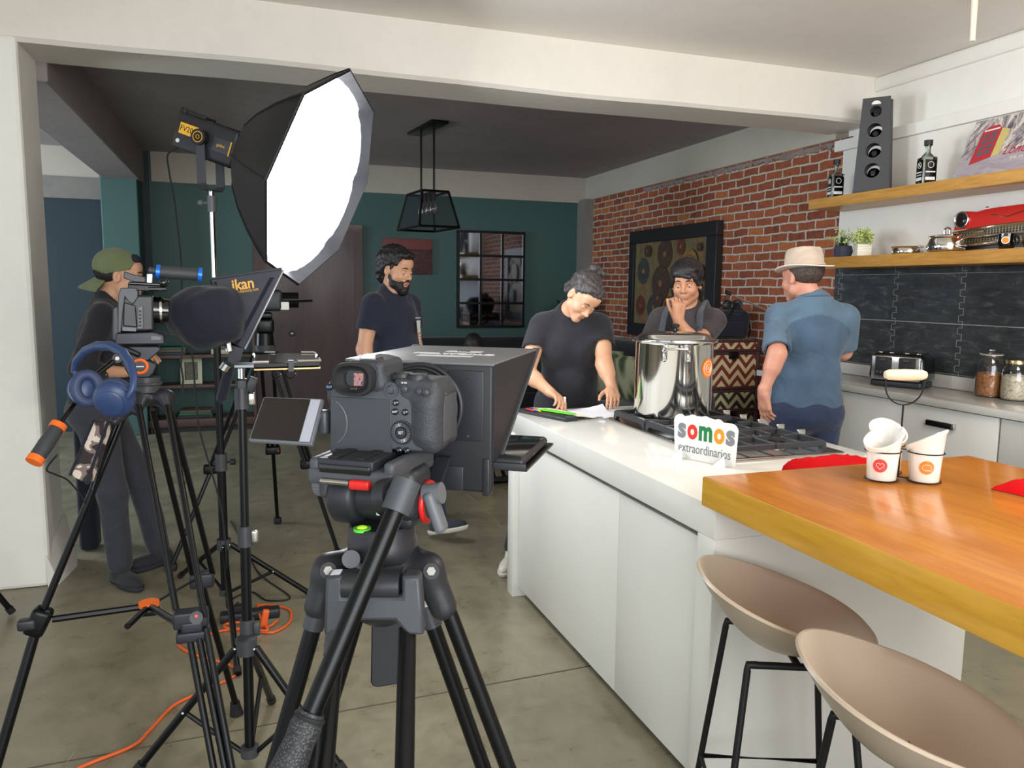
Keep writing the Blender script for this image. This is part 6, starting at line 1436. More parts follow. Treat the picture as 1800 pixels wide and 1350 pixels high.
mb = MB(); rows = [ring_round(r, z, 48, .3 + .7 * i / 6) for i, (r, z) in enumerate(prof)]; rows += [ring_round(RS - .004, -.002, 48)] + [ring_round(r - .006, z + .006, 48, .3 + .7 * i / 6) for i, (r, z) in list(enumerate(prof))[::-1]]
vs = [p for r in rows for p in r]; N = 48; mb.add(vs, [(j * N + i, j * N + (i + 1) % N, (j + 1) * N + (i + 1) % N, (j + 1) * N + i) for j in range(len(rows) - 1) for i in range(N)])
M['softbox_cloth'] = mat('softbox_cloth', (22, 23, 27), .62, bump=.3, bs=26, bd=.006)
obj('shell', mb, 'softbox_cloth', sb)
M['rim_silver'] = mat('silver_lining', (150, 152, 168), .45, .3, bump=.4, bs=40, bd=.004)
ri = MB(); r0 = ring_round(RS - .004, -.001, 48); r1 = ring_round(.428, -.055, 48); ri.add(r0 + r1, [(i, (i + 1) % 48, 48 + (i + 1) % 48, 48 + i) for i in range(48)]); obj('rim_lining', ri, 'rim_silver', sb)
obj('rim_piping', MB().tube(oct_(RS, .0), .004, 6, closed=True), 'black_matte', sb)
M['diffuser'] = mat('glowing_diffuser', (255, 255, 255), .8); em = M['diffuser'].node_tree.nodes['Principled BSDF']; em.inputs['Emission Color'].default_value = (.93, .96, 1, 1); em.inputs['Emission Strength'].default_value = 15.0
di = ring_round(.430, -.052, 48); obj('diffuser', MB().add(di + [Vector((0, 0, -.040))], [(i, (i + 1) % 48, 48) for i in range(48)]), 'diffuser', sb)
for i in range(8):
    a_ = PI / 4 * i; obj('rib', MB().tube([Vector((math.cos(a_) * (r + .002), math.sin(a_) * (r + .002), z)) for r, z in prof], .004, 6), 'softbox_cloth', sb)
# lamp head behind it
Lc = SC - Nn * .37; La = axes(Lc, eu, ev, -Nn)      # local z runs backwards along the lamp
# keep the lamp's side panel facing the camera: x axis up-ish
upL = (Vector((0, 0, 1)) - Nn * Nn.z).normalized(); sideL = upL.cross(-Nn).normalized()
if sideL.dot(-CF) < 0: sideL = -sideL
lm_ = thing('studio_lamp', 'black studio lamp head with yellow label behind the softbox', 'lamp', mtx=axes(Lc, -Nn, upL, sideL))   # x: backwards, y: up, z: towards the camera side
if lm_.matrix_basis.to_3x3().determinant() < 0: lm_.matrix_basis = axes(Lc, -Nn, upL, (-Nn).cross(upL))
zs_ = 1 if (lm_.matrix_basis.to_3x3() @ Vector((0, 0, 1))).dot(-CF) > 0 else -1
LL_ = .30
obj('bayonet', MB().cyl((-.03, 0, 0), (.03, 0, 0), .078, n=28), 'dark_plastic', lm_)
obj('housing', MB().rbox((LL_ / 2 + .03, 0, 0), (LL_, .155, .115), .014, 3), 'black_plastic', lm_)
fn = MB()
for i in range(11): fn.box((.05 + i * .0115, 0, 0), (.004, .165, .10))
obj('cooling_fins', fn, 'black_matte', lm_); obj('carry_grip', MB().rbox((.27, .085, 0), (.12, .02, .09), .006).rbox((.32, .074, 0), (.03, .05, .10), .006), 'black_matte', lm_)
obj('side_plate', MB().rbox((.095, -.005, zs_ * .058), (.085, .062, .006), .003), 'dark_plastic', lm_)
lb = obj('label', MB().rbox((.262, .012, zs_ * .0585), (.088, .048, .003), .001), 'yellow', lm_)
fl = axes((.262, .012, zs_ * .0603), (-1 * zs_ * zs_, 0, 0), (0, 1, 0), (0, 0, zs_)) if False else axes((0.262, .012, zs_ * .0605), (-1, 0, 0) if zs_ else (1, 0, 0), (0, 1, 0), Vector((-1, 0, 0)).cross(Vector((0, 1, 0))))
sgn = 1 if (lm_.matrix_basis.to_3x3() @ Vector((1, 0, 0))).dot(CR) > 0 else -1
def lt_(x, y, z): return axes((x, y, zs_ * z), (sgn, 0, 0), (0, 1, 0), Vector((sgn, 0, 0)).cross(Vector((0, 1, 0))))
text('FV200', .034, 'black_matte', lb, lt_(.262, .012, .0606), width=.076, extr=.0003)
text('godox', .02, 'yellow', lm_, lt_(.095, -.004, .0616), width=.040, extr=.0003)
obj('accent_strip', MB().box((.050, -.005, zs_ * .0605), (.006, .062, .003)), 'yellow', lm_); obj('round_sticker', MB().cyl((.30, -.045, zs_ * .057), (.30, -.045, zs_ * .0595), .009), 'silver_print', lm_)
yc = MB().cyl((.19, .0, zs_ * .058), (.19, .0, zs_ * .092), .034, n=28); obj('tilt_knob', yc, 'black_matte', lm_)
kr = MB().torus((.19, 0, zs_ * .0935), .022, .0018, ax=(0, 0, 1), n=28, k=6).torus((.19, 0, zs_ * .0935), .008, .0012, ax=(0, 0, 1), n=20, k=6); obj('knob_ring', kr, 'yellow', lm_)
# yoke: vertical in the world
Rw = lm_.matrix_basis.to_3x3(); kc = lm_.matrix_basis @ Vector((.19, 0, 0)); sw = (Rw @ Vector((0, 0, 1))).normalized(); sw.z = 0; sw.normalize(); dn = Vector((0, 0, -1)); fwN = sw.cross(dn)
yk = MB(); yb_ = kc + dn * .215
def plate(p, q, w, t): 
    d = (q - p).normalized(); s_ = fwN; n_ = d.cross(s_); yk.slab(p - s_ * w / 2 - n_ * t / 2, q - s_ * w / 2 - n_ * t / 2, q + s_ * w / 2 - n_ * t / 2, p + s_ * w / 2 - n_ * t / 2, n_ * t)
plate(kc + sw * .075, yb_ + sw * .075 + dn * -.02, .042, .006); plate(kc - sw * .075, yb_ - sw * .075 + dn * -.02, .042, .006); plate(yb_ + sw * .075 + dn * -.02, yb_ + sw * .055, .042, .006); plate(yb_ - sw * .075 + dn * -.02, yb_ - sw * .055, .042, .006); plate(yb_ + sw * .057, yb_ - sw * .057, .042, .006)
obj('yoke', yk, 'dark_plastic', lm_, world=True, bevel=.002)
# stand
pt0 = yb_ + dn * .005; ptb = V(400, 1000, 3.52); gb = Vector((pt0.x, pt0.y, 0))
st1 = thing('light_stand', 'tall black light stand carrying the softbox, chrome upper pole', 'light stand', gb)
obj('upper_pole', MB().cyl(Vector((gb.x, gb.y, 1.25)), pt0, .0125, n=14), 'chrome', st1, world=True)
obj('spigot_clamp', MB().cyl(pt0 + dn * .09, pt0 + dn * .02, .02, n=14).cyl(pt0 + dn * .05, pt0 + dn * .05 + CR * -.05, .006, n=8).ell(pt0 + dn * .05 + CR * -.05, (.014, .014, .014)), 'grey_plastic', st1, world=True)
obj('middle_pole', MB().cyl(Vector((gb.x, gb.y, .62)), Vector((gb.x, gb.y, 1.32)), .0165, n=14), 'black_metal', st1, world=True)
obj('lower_pole', MB().cyl(Vector((gb.x, gb.y, .06)), Vector((gb.x, gb.y, .70)), .020, n=14), 'black_metal', st1, world=True)
for z_ in (1.30, .70): c_ = obj('collar', MB().cyl(Vector((gb.x, gb.y, z_ - .04)), Vector((gb.x, gb.y, z_ + .04)), .027, n=14), 'dark_plastic', st1, world=True); obj('knob', MB().cyl(Vector((gb.x, gb.y, z_)), Vector((gb.x, gb.y, z_)) + CR * .06, .006, n=8).cyl(Vector((gb.x, gb.y, z_)) + CR * .045, Vector((gb.x, gb.y, z_)) + CR * .065, .014, n=10), 'black_plastic', c_, world=True)
def stand_legs(t, gb, ztop, feet, zlow, r, m_='black_metal'):
    obj('spider', MB().cyl(gb + Vector((0, 0, ztop - .02)), gb + Vector((0, 0, ztop + .03)), .032, n=16), 'dark_plastic', t, world=True); obj('lower_spider', MB().cyl(gb + Vector((0, 0, zlow - .015)), gb + Vector((0, 0, zlow + .015)), .028, n=16), 'dark_plastic', t, world=True)
    for f_ in feet:
        f_ = Vector(f_); d = (f_ - gb); d.z = 0; d.normalize(); p = gb + d * .03 + Vector((0, 0, ztop)); q = Vector((f_.x, f_.y, r)); l_ = obj('leg', MB().cyl(p, q, r, n=10), m_, t, world=True)
        obj('rubber_foot', MB().cyl(q + (p - q).normalized() * .03, q - (p - q).normalized() * .0, r * 1.3, n=10), 'rubber', l_, world=True)
        m2 = p.lerp(q, .52); obj('brace', MB().cyl(gb + d * .025 + Vector((0, 0, zlow)), m2, r * .62, n=8), m_, t, world=True); 
        sc_ = MB().ell(p + Vector((0, 0, 0)) - CF * .016, (.005, .005, .005), nu=8, nv=6).ell(m2 - CF * .012, (.005, .005, .005), nu=8, nv=6); obj('rivet', sc_, 'chrome', t, world=True)
stand_legs(st1, gb, .30, (on(418, 1190, z=0), on(549, 1050, z=0), gb + (gb - on(418, 1190, z=0)) * .6 + (gb - on(549, 1050, z=0)) * .5), .07, .0125)

# ================================================================== CAMERA TRIPODS
def twin(p0a, p1a, t, r=.0095, m_='black_metal', n=12, nm='leg'): return obj(nm, MB().cyl(p0a, p1a, r, n=n), m_, t, world=True)
M['lock_red'] = mat('dull_red', (130, 34, 34), .5)
# background tripod C
ap = V(466, 600, 4.45); gC = Vector((ap.x, ap.y, 0))
tC = thing('camera_tripod', 'dark video tripod standing in the back room behind the prompter', 'tripod', gC, 0, 'camera tripods')
obj('head', MB().cyl(ap + Vector((0, 0, -.02)), ap + Vector((0, 0, .05)), .05, .045, n=20).rbox(ap + Vector((0, 0, .09)), (.10, .12, .09), .02).rbox(ap + Vector((0, 0, .15)), (.08, .16, .03), .006), 'black_metal', tC, world=True)

obj('spider', MB().cyl(ap + Vector((0, 0, -.09)), ap + Vector((0, 0, -.02)), .05, .06, n=20), 'dark_plastic', tC, world=True)
for f_, fl_ in ((on(303, 1003, z=0), 1), (on(488, 920, z=0), 0), (on(594, 978, z=0), 1)):
    d = f_ - gC; d.z = 0; d.normalize(); s_ = Vector((-d.y, d.x, 0)) * .035; top = ap + d * .05 + Vector((0, 0, -.06)); mid_ = top.lerp(f_, .55); 
    l_ = obj('leg', MB().cyl(top - s_, mid_ - s_ * .8, .011, n=8).cyl(top + s_, mid_ + s_ * .8, .011, n=8).cyl(top.lerp(f_, .45), f_ + Vector((0, 0, .03)), .012, n=8).rbox(mid_, (.09, .05, .05), .01), 'black_metal', tC, world=True)
    obj('foot', MB().rbox(f_ + Vector((0, 0, .02)), (.05, .05, .04), .012), 'rubber', l_, world=True); obj('lock', MB().rbox(mid_ + Vector((.03, -.03, 0)), (.014, .012, .02), .004), 'lock_red', l_, world=True)
vC = thing('video_camera', 'dark video camera with small white tag on the background tripod', 'camera', ap + Vector((0, 0, .166))); q0 = ap + Vector((.02, 0, .235))
obj('body', MB().rbox(q0, (.15, .26, .12), .02).rbox(q0 + Vector((.02, 0, .09)), (.04, .18, .03), .01), 'black_plastic', vC, world=True); obj('lens', MB().cyl(q0 + Vector((.07, .02, 0)), q0 + Vector((.17, .02, 0)), .045, n=20), 'black_metal', vC, world=True)
obj('tag', MB().rbox(q0 + Vector((.085, -.12, -.03)), (.05, .01, .045), .004), 'white', vC, world=True); obj('arm', MB().tube([q0 + Vector((.05, -.1, -.01)), q0 + Vector((.24, -.1, 0))], .007, 8), 'black_metal', vC, world=True)

# ---- tripod B (left) with camera, headphones
DB = 2.12; apB = V(266, 700, DB); gB = Vector((apB.x, apB.y, 0))
F2 = Vector((math.sin(math.radians(86)), math.cos(math.radians(86)), 0)); S2 = Vector((F2.y, -F2.x, 0))     # S2: camera's right, i.e. towards the viewer
kB = DB / F_PX
def pB(px, py, dep=0.0):       # point on the vertical plane through the tripod axis and F2, pushed dep towards the viewer
    n_ = S2; r = ray(px, py); t = (gB - CAM_POS).dot(n_) / r.dot(n_); return CAM_POS + r * t + S2 * dep
tB = thing('camera_tripod', 'tall twin-tube video tripod on the left with orange spreader disc and orange ring', 'tripod', gB, 0, 'camera tripods')
def polyB(nm, pts, dep, th, m_, parent, bev=.003, label=None):
    P = [pB(x, y, dep) for x, y in pts]; n = len(P); mb = MB().add(P + [p - S2 * th for p in P], [tuple(range(n)), tuple(range(2 * n - 1, n - 1, -1))] + [(i, n + i, n + (i + 1) % n, (i + 1) % n) for i in range(n)]); return obj(nm, mb, m_, parent, world=True, bevel=bev, label=label)
M['tri_grey'] = mat('dark_grey_casting', (46, 48, 56), .4, .3)
polyB('platform', [(208, 607), (278, 607), (284, 613), (270, 625), (262, 632), (214, 632)], .035, .07, 'tri_grey', tB)
hsg = polyB('tilt_housing', [(214, 632), (262, 632), (276, 640), (270, 655), (262, 662), (230, 662), (222, 650)], .030, .06, 'tri_grey', tB)
oc = pB(247, 642, .034); ocr = obj('orange_ring', MB().torus(oc, .0175, .0045, ax=tuple(S2), n=36, k=8), 'orange', tB, world=True); obj('drag_dial', MB().cyl(oc - S2 * .005, oc + S2 * .003, .0155, n=28), 'black_plastic', tB, world=True)
obj('dial_mark', MB().box(oc + S2 * .0035, (.02, .001, .003)), 'silver_print', tB, world=True)
obj('pan_base', MB().cyl(pB(258, 688), pB(258, 662), .036, .034, n=28).torus(pB(258, 674), .036, .004, n=28, k=8), 'dark_plastic', tB, world=True)
obj('plate_lever', MB().rbox(pB(233, 616, .045), (.045, .012, .014), .004, R=Matrix.Rotation(.5, 3, 'Y')), 'black_metal', tB, world=True)
obj('level_knob', MB().cyl(pB(220, 675, .03), pB(206, 675, .03), .010, n=12), 'dark_plastic', tB, world=True)
spB = fobj('spider', [('+', 'rc', (tuple(pB(245, 697)), tuple(pB(292, 699)), .024, .024), .02), ('+', 'rc', (tuple(pB(250, 697, .02)), tuple(pB(243, 718, .05)), .020, .013), .02), ('+', 'rc', (tuple(pB(285, 697, .02)), tuple(pB(296, 716, .04)), .020, .013), .02), ('+', 'rc', (tuple(pB(250, 695)), tuple(pB(205, 735, .05)), .020, .013), .02)], .004, 'tri_grey', tB)
fR = on(424, 1440, z=0); fBk = on(416, 1256, z=0); fL = on(-28, 1385, z=0)
def legB(ptsA, ptsB, clamp, lower, foot, nm):
    for a_, b_ in (ptsA, ptsB):
        obj('leg_tube', MB().cyl(a_, b_, .0085, n=12), 'black_metal', nm, world=True)
LR = obj('leg', MB().rbox(V(336, 1086, 1.925), (.082, .040, .042), .006, 3).rbox(V(340, 1116, 1.92), (.078, .036, .026), .005, 3).rbox(V(338, 1101, 1.92), (.05, .03, .03), .005, 3), 'tri_grey', tB, world=True)
legB((V(243, 712, 2.06), V(312, 1085, 1.93)), (V(295, 712, 2.06), V(360, 1085, 1.91)), None, None, None, LR)
for a_, b_ in ((330, 376), (347, 396), (362, 408)): obj('leg_tube', MB().cyl(V(a_, 1105, 1.92), V(b_, 1352, 1.84) + (V(b_, 1352, 1.84) - V(a_, 1105, 1.92)).normalized() * .32, .0085, n=12), 'black_metal', LR, world=True)
obj('lock_lever', MB().cyl(V(345, 1086, 1.88), V(345, 1086, 1.86), .015, n=20), 'black_plastic', LR, world=True); obj('screw', MB().cyl(V(345, 1083, 1.86), V(345, 1083, 1.855), .004, n=12), 'red_plastic', LR, world=True)
LK = obj('leg', MB().rbox(V(355, 1018, 2.50), (.075, .05, .05), .010, 3), 'tri_grey', tB, world=True)
legB((V(268, 720, 2.20), V(338, 1010, 2.48)), (V(300, 720, 2.20), V(374, 1008, 2.50)), None, None, None, LK)
obj('leg_tube', MB().cyl(V(350, 1010, 2.49), fBk + Vector((0, 0, .03)), .011, n=12), 'black_metal', LK, world=True); obj('rubber_foot', MB().cyl(fBk, fBk + Vector((-.005, 0, .05)), .024, .016, n=14), 'rubber', LK, world=True)
jL = V(68, 1092, 2.06); LF = obj('leg', MB().rbox(jL, (.05, .05, .075), .012, 3, R=Matrix.Rotation(.45, 3, 'Y')), 'black_metal', tB, world=True)
legB((V(198, 740, 2.10), V(160, 870, 2.08)), (V(216, 735, 2.12), V(160, 872, 2.09)), None, None, None, LF)
obj('leg_tube', MB().cyl(V(163, 862, 2.08), jL, .0098, n=12), 'black_metal', LF, world=True); obj('leg_tube', MB().cyl(jL, V(0, 1322, 2.02).lerp(fL, 1.0) if False else V(-22, 1400, 2.0), .013, n=12), 'black_metal', LF, world=True)
obj('lock_knob', MB().rbox(V(48, 1097, 2.04), (.045, .03, .03), .008), 'black_plastic', LF, world=True)
dc = V(262, 1065, 2.16); sprd = obj('spreader', MB().cyl(dc, jL + (dc - jL) * .12, .0095, n=8).cyl(dc, V(312, 1095, 1.98), .0095, n=8).cyl(dc, V(345, 1018, 2.46), .004, n=8).cyl(dc, V(224, 1101, 2.0), .0085, n=8).rbox(dc - Vector((0, 0, .012)), (.05, .05, .02), .006), 'black_metal', tB, world=True)
obj('spreader_disc', MB().cyl(dc + Vector((0, 0, .0)), dc + Vector((0, 0, .012)), .027, n=28), 'orange', sprd, world=True)
# pan handle of tripod B
h0, h1, h2, h3 = V(207, 629, 2.02), V(166, 661, 1.96), V(103, 748, 1.84), V(60, 811, 1.78)
ph = obj('pan_handle', MB().tube([h0, h1, h2], [.009, .0055, .0055], 10), 'black_metal', tB, world=True); obj('clamp', MB().cyl(h0 - S2 * .012, h0 + S2 * .016, .012, n=16), 'black_plastic', ph, world=True); obj('screw', MB().cyl(h0 + S2 * .016, h0 + S2 * .019, .005, n=12), 'silver_print', ph, world=True)
obj('grip', MB().tube([h2, h2.lerp(h3, .5), h3], [.016, .018, .017], 16), 'leather_grip', ph, world=True)
for p_, q_ in ((h2 - (h3 - h2) * .04, h2 + (h3 - h2) * .10), (h3 - (h3 - h2) * .12, h3 + (h3 - h2) * .03)): obj('grip_ring', MB().cyl(p_, q_, .0185, n=20), 'orange', ph, world=True)
# camouflage pouch strapped to the leg
def camo():
    t = NT('camouflage'); v = t.coord('Object'); n = t.noise(v, 26, 1.2, .4, .6); n2 = t.noise(t.coord('Object', loc=(3, 1, 2)), 30, 1, .4, .5)
    r1 = t.n.new('ShaderNodeValToRGB'); r1.color_ramp.interpolation = 'CONSTANT'; t.l.new(n, r1.inputs[0]); e = r1.color_ramp.elements; e[0].color = lin((44, 36, 36)); e[1].position = .47; e[1].color = lin((120, 106, 100)); q_ = e.new(.56); q_.color = lin((204, 192, 178))
    t.base(r1.outputs[0]); t.rough(.85); return t.m
M['camo'] = camo()
cp_ = thing('leg_pad', 'camouflage patterned leg pad strapped to the left tripod leg', 'pad', pB(160, 780))
q_ = [V(165, 738, 2.03), V(190, 741, 2.03), V(152, 851, 1.98), V(123, 836, 1.98)]; th_ = CF * .035
obj('pad', MB().slab(*q_, th_), 'camo', cp_, world=True, bevel=.004); obj('edge_binding', MB().tube([q_[0], q_[3]], .004, 6).tube([q_[1], q_[2]], .004, 6), 'black_cloth', cp_, world=True)
# blue headphones hanging on the handle
hd_ = thing('headphones', 'blue over-ear headphones hanging on the left tripod handle', 'headphones', V(180, 665, 1.86))
bandp = [V(x, y, d) for x, y, d in ((143, 672, 1.93), (129, 652, 1.93), (134, 634, 1.92), (150, 617, 1.90), (172, 608, 1.88), (195, 608, 1.85), (216, 619, 1.83), (230, 640, 1.81), (236, 665, 1.80), (233, 685, 1.79), (224, 699, 1.79))]
obj('headband', MB().tube(bandp, [.005, .007, .009, .011, .012, .012, .011, .010, .009, .009, .006], 12), 'blue_hp', hd_, world=True)
obj('hinge', MB().cyl(V(138, 660, 1.905), V(138, 660, 1.89), .005, n=12), 'silver_print', hd_, world=True)
def cup(c, ax, rx, ry, nm):
    u, w, d = frame_of(ax); u = (Vector((0, 0, 1)) - d * d.z).normalized(); w = d.cross(u); Rm = Matrix((w, u, d)).transposed()
    o = obj('ear_cup', MB().ell(c, (rx, ry, .020), R=Rm, nu=32, nv=16).torus(c + d * .0, (rx + ry) / 2 * .93, .004, ax=tuple(d), n=36, k=8), 'blue_hp', hd_, world=True)
    return o, Rm, d
c1, Rm, d1 = cup(V(152, 684, 1.90), CR * .55 - CF * .75 + CU * .1, .037, .046, 'l')
mbp = MB(); pts = [V(152, 684, 1.90) + Rm @ Vector((.026 * math.cos(a_), .034 * math.sin(a_), .020)) for a_ in [2 * PI * i / 32 for i in range(32)]]; mbp.tube(pts, .0125, 12, closed=True); obj('ear_pad', mbp, 'blue_pad', c1, world=True)
c2, Rm, d2 = cup(V(199, 703, 1.80), -CF * .80 - CU * .35 + CR * .1, .043, .045, 'r')
pts = [V(199, 703, 1.80) + Rm @ Vector((.031 * math.cos(a_), .035 * math.sin(a_), -.020)) for a_ in [2 * PI * i / 32 for i in range(32)]]; mbp = MB().tube(pts, .0125, 12, closed=True); obj('ear_pad', mbp, 'blue_pad', c2, world=True)
obj('outer_cap', MB().lathe([(.028, .016), (.030, .021), (.026, .0235), (0, .024)], V(199, 703, 1.80), tuple(d2), 32), 'blue_hp', c2, world=True)
text('SONY', .012, 'silver_print', hd_, axes(V(233, 677, 1.785), (CU * .95 + CR * .28), (-CR * .95 + CU * .28), -CF), width=.024)
# camera B
cB_ = thing('caged_camera', 'black camera in a metal cage with blue-ringed top handle on the left tripod', 'camera', pB(245, 606))
bodyB = polyB('body', [(216, 527), (222, 519), (270, 519), (271, 580), (213, 582), (211, 560)], .042, .085, 'black_plastic', cB_, .005)
polyB('cage', [(210, 520), (214, 506), (240, 506), (244, 512), (244, 522), (236, 534), (228, 530), (222, 522), (219, 540), (215, 583), (209, 583)], .050, .10, 'dark_plastic', cB_, .002)
polyB('cage_column', [(244, 540), (252, 537), (253, 576), (244, 576)], .052, .012, 'grey_plastic', cB_, .001)
for i in range(5): obj('cage_hole', MB().cyl(pB(248, 546 + i * 6.2, .052), pB(248, 546 + i * 6.2, .0535), .0032, n=14), 'black_matte', cB_, world=True)
polyB('side_door', [(219, 530), (240, 536), (243, 574), (218, 572)], .046, .01, 'black_plastic', cB_, .003)
polyB('cage_foot_rail', [(217, 573), (241, 574), (241, 581), (217, 580)], .052, .008, 'grey_plastic', cB_, .001)
polyB('battery', [(200, 541), (210, 536), (212, 600), (199, 596)], .040, .08, 'black_plastic', cB_, .003)
polyB('base_plate', [(206, 584), (270, 582), (288, 587), (290, 603), (204, 604)], .045, .09, 'tri_grey', cB_, .003); polyB('base_slot', [(266, 588), (284, 590), (284, 596), (266, 596)], .047, .004, 'grey_plastic', cB_, .001)
polyB('top_plate', [(226, 497), (286, 499), (290, 507), (284, 513), (226, 510)], .030, .06, 'black_metal', cB_, .002); polyB('viewfinder', [(219, 477), (236, 483), (256, 487), (257, 497), (236, 496), (218, 489)], .030, .06, 'black_plastic', cB_, .002)
polyB('handle_post', [(258, 481), (269, 481), (268, 503), (257, 503)], .014, .028, 'alu', cB_, .002)
obj('top_handle', MB().cyl(pB(261, 475), pB(276, 477), .009, n=14).cyl(pB(276, 478), pB(354, 483), .0165, n=24), 'leather_grip', cB_, world=True)
for a_, b_ in ((274, 281), (348, 355)): obj('handle_ring', MB().cyl(pB(a_, 477.5 + (a_ - 274) * .07), pB(b_, 478 + (b_ - 274) * .07), .0195, n=24), 'blue_anod', cB_, world=True)
obj('top_rails', MB().cyl(pB(228, 498, .03), pB(290, 501, .03), .005, n=10).cyl(pB(262, 508, .035), pB(292, 508, .035), .006, n=10).ell(pB(288, 497, .03), (.012, .012, .012)), 'black_gloss', cB_, world=True)
ln = obj('lens', MB().cyl(pB(268, 545), pB(296, 547), .037, .034, n=32), 'black_gloss', cB_, world=True); obj('mount_ring', MB().cyl(pB(281, 546), pB(285, 546), .0385, n=32), 'chrome', ln, world=True); obj('focus_ring', MB().cyl(pB(286, 546), pB(297, 547), .031, n=32), 'black_metal', ln, world=True)
obj('cable', MB().tube([pB(288, 585, .04), pB(310, 590, .04), pB(322, 600, .04), pB(318, 640, .03), pB(322, 665, .03), pB(320, 690, .03)], .003, 6), 'rubber', cB_, world=True)

# prompter B with cloth
DP = 2.30
pr_ = thing('teleprompter_hood', 'black teleprompter hood with orange lettering, seen from its side', 'teleprompter', V(415, 640, DP))
def P3(px, py, dep=0.0): return V(px, py, DP) + CF * 0 + Vector((CF.x, CF.y, 0)).normalized() * dep
M['hood'] = mat('hood_cloth', (58, 60, 68), .6, bump=.3, bs=30, bd=.004)
def pp_(nm, pts, d0, th, m_, par=pr_, bev=.002): 
    n_ = ray(445, 550); n_.z = 0; n_.normalize(); P = [V(x, y, DP) + n_ * d0 for x, y in pts]; n = len(P); return obj(nm, MB().add(P + [p + n_ * th for p in P], [tuple(range(n)), tuple(range(2 * n - 1, n - 1, -1))] + [(i, n + i, n + (i + 1) % n, (i + 1) % n) for i in range(n)]), m_, par, world=True, bevel=bev)
tri = [(371, 492), (496, 474), (428, 613), (405, 601)]
s1_ = pp_('side_panel', tri, 0, .006, 'hood'); s2_ = pp_('side_panel', tri, .24, .006, 'hood')
pp_('top_panel', [(371, 492), (496, 474), (495, 470), (371, 488)], 0, .245, 'hood'); pp_('back_panel', [(371, 492), (405, 601), (402, 603), (368, 493)], 0, .245, 'black_cloth')
pp_('glass_frame', [(496, 474), (428, 613), (432, 616), (500, 475)], 0, .01, 'alu'); pp_('glass_frame', [(496, 474), (428, 613), (432, 616), (500, 475)], .235, .01, 'alu'); pp_('beam_splitter', [(496, 475), (429, 613), (430, 614), (497, 476)], .012, .22, 'smoked')
for pth in ([(474, 488), (412, 604), (418, 607), (482, 487)], [(376, 496), (380, 494), (411, 600), (406, 600)]): pp_('seam', pth, -.001, .0012, 'black_cloth', s1_, 0)
fX = (CR * .985 + CU * .14).normalized(); fY = (CU * .985 - CR * .14).normalized()
text('ikan', .045, 'gold_print', s1_, axes(V(427, 500, DP - .004), fX, fY, fX.cross(fY)), width=.064, world=True, bold=.001)
text('www.ikancorp.com', .014, 'gold_print', s1_, axes(V(431, 511, DP - .004), fX, fY, fX.cross(fY)), width=.078, world=True)
pp_('bracket', [(404, 606), (428, 612), (424, 632), (412, 642), (400, 636)], -.004, .10, 'dark_plastic'); obj('clamp_screw', MB().cyl(V(403, 618, DP - .02), V(400, 600, DP - .02), .010, n=12).cyl(V(399, 640, DP), V(392, 650, DP), .014, n=14), 'chrome', pr_, world=True)
# tray with tablet (rests on the stand)
zt3 = on(500, 637, z=1.30).z
tq = [on(446, 637, z=1.312), on(563, 634, z=1.312), on(553, 619.5, z=1.312), on(446, 619.5, z=1.312)]
obj('tray', MB().slab(*[p - Vector((0, 0, .022)) for p in tq], Vector((0, 0, .004))), 'panel_gold', pr_, world=True)
ctr_ = sum(tq, Vector()) / 4
arm_ = MB().slab(on(412, 646, z=1.288), on(446, 646, z=1.288), on(446, 640, z=1.288), on(412, 640, z=1.288), (0, 0, .006)); obj('arm', arm_, 'alu', pr_, world=True)
tb_ = thing('tablet', 'flat tablet lying on the teleprompter tray, silver corner brackets', 'tablet', ctr_, 0); obj('body', MB().slab(*[p - Vector((0, 0, .016)) for p in tq], Vector((0, 0, .014))), 'black_gloss', tb_, world=True, bevel=.003)
cl_ = MB()
for i, p in enumerate(tq):
    a_ = tq[(i + 1) % 4] - p; b_ = tq[(i - 1) % 4] - p
    obj('corner_bracket', MB().tube([p + a_ * .22, p, p + b_ * .35], .004, 6), 'chrome', tb_, world=True)
pass; obj('front_clip', MB().box(tq[0].lerp(tq[1], .56) - Vector((0, 0, .012)) - CF * .006, (.014, .012, .03)), 'dark_plastic', tb_, world=True)
obj('cable_loops', MB().torus(ctr_ + Vector((-.03, -.05, -.045)), .014, .0025, ax=tuple(CF), n=20, k=6).torus(ctr_ + Vector((.01, -.05, -.045)), .014, .0025, ax=tuple(CF), n=20, k=6), 'black_gloss', pr_, world=True)
# dark cloth between camera and hood
cl = [(290, 521), (312, 514), (345, 512), (376, 510), (392, 560), (402, 596), (384, 602), (358, 609), (328, 606), (311, 586), (300, 570)]
fc = [V(x, y, 2.24) for x, y in cl]; cc2 = sum(fc, Vector()) / len(fc); cprims = []
nrm = Vector((CF.x, CF.y, 0)).normalized()
for a_, b_, r0, r1 in (((300, 545), (335, 556), .036, .070), ((335, 556), (368, 556), .070, .066), ((345, 532), (378, 526), .030, .024), ((350, 580), (385, 583), .036, .030), ((318, 560), (345, 585), .038, .036)):
    for dd in (.05, .11, .17): cprims.append(('+', 'rc', (tuple(V(a_[0], a_[1], 2.20) + nrm * dd * .8), tuple(V(b_[0], b_[1], 2.20) + nrm * dd), r0, r1), .04))
ck = thing('light_shroud', 'black cloth shroud gathered between the left camera and the hood', 'cloth', V(340, 560, 2.25)); fobj('cloth', cprims, .006, 'black_cloth', ck, .006, 55)
obj('hanging_sleeve', MB().tube([V(405, 645, 2.33), V(398, 668, 2.33), V(390, 700, 2.33), V(386, 705, 2.33)], [.022, .032, .034, .024], 12, flat=(1, .5)), 'black_cloth', ck, world=True)

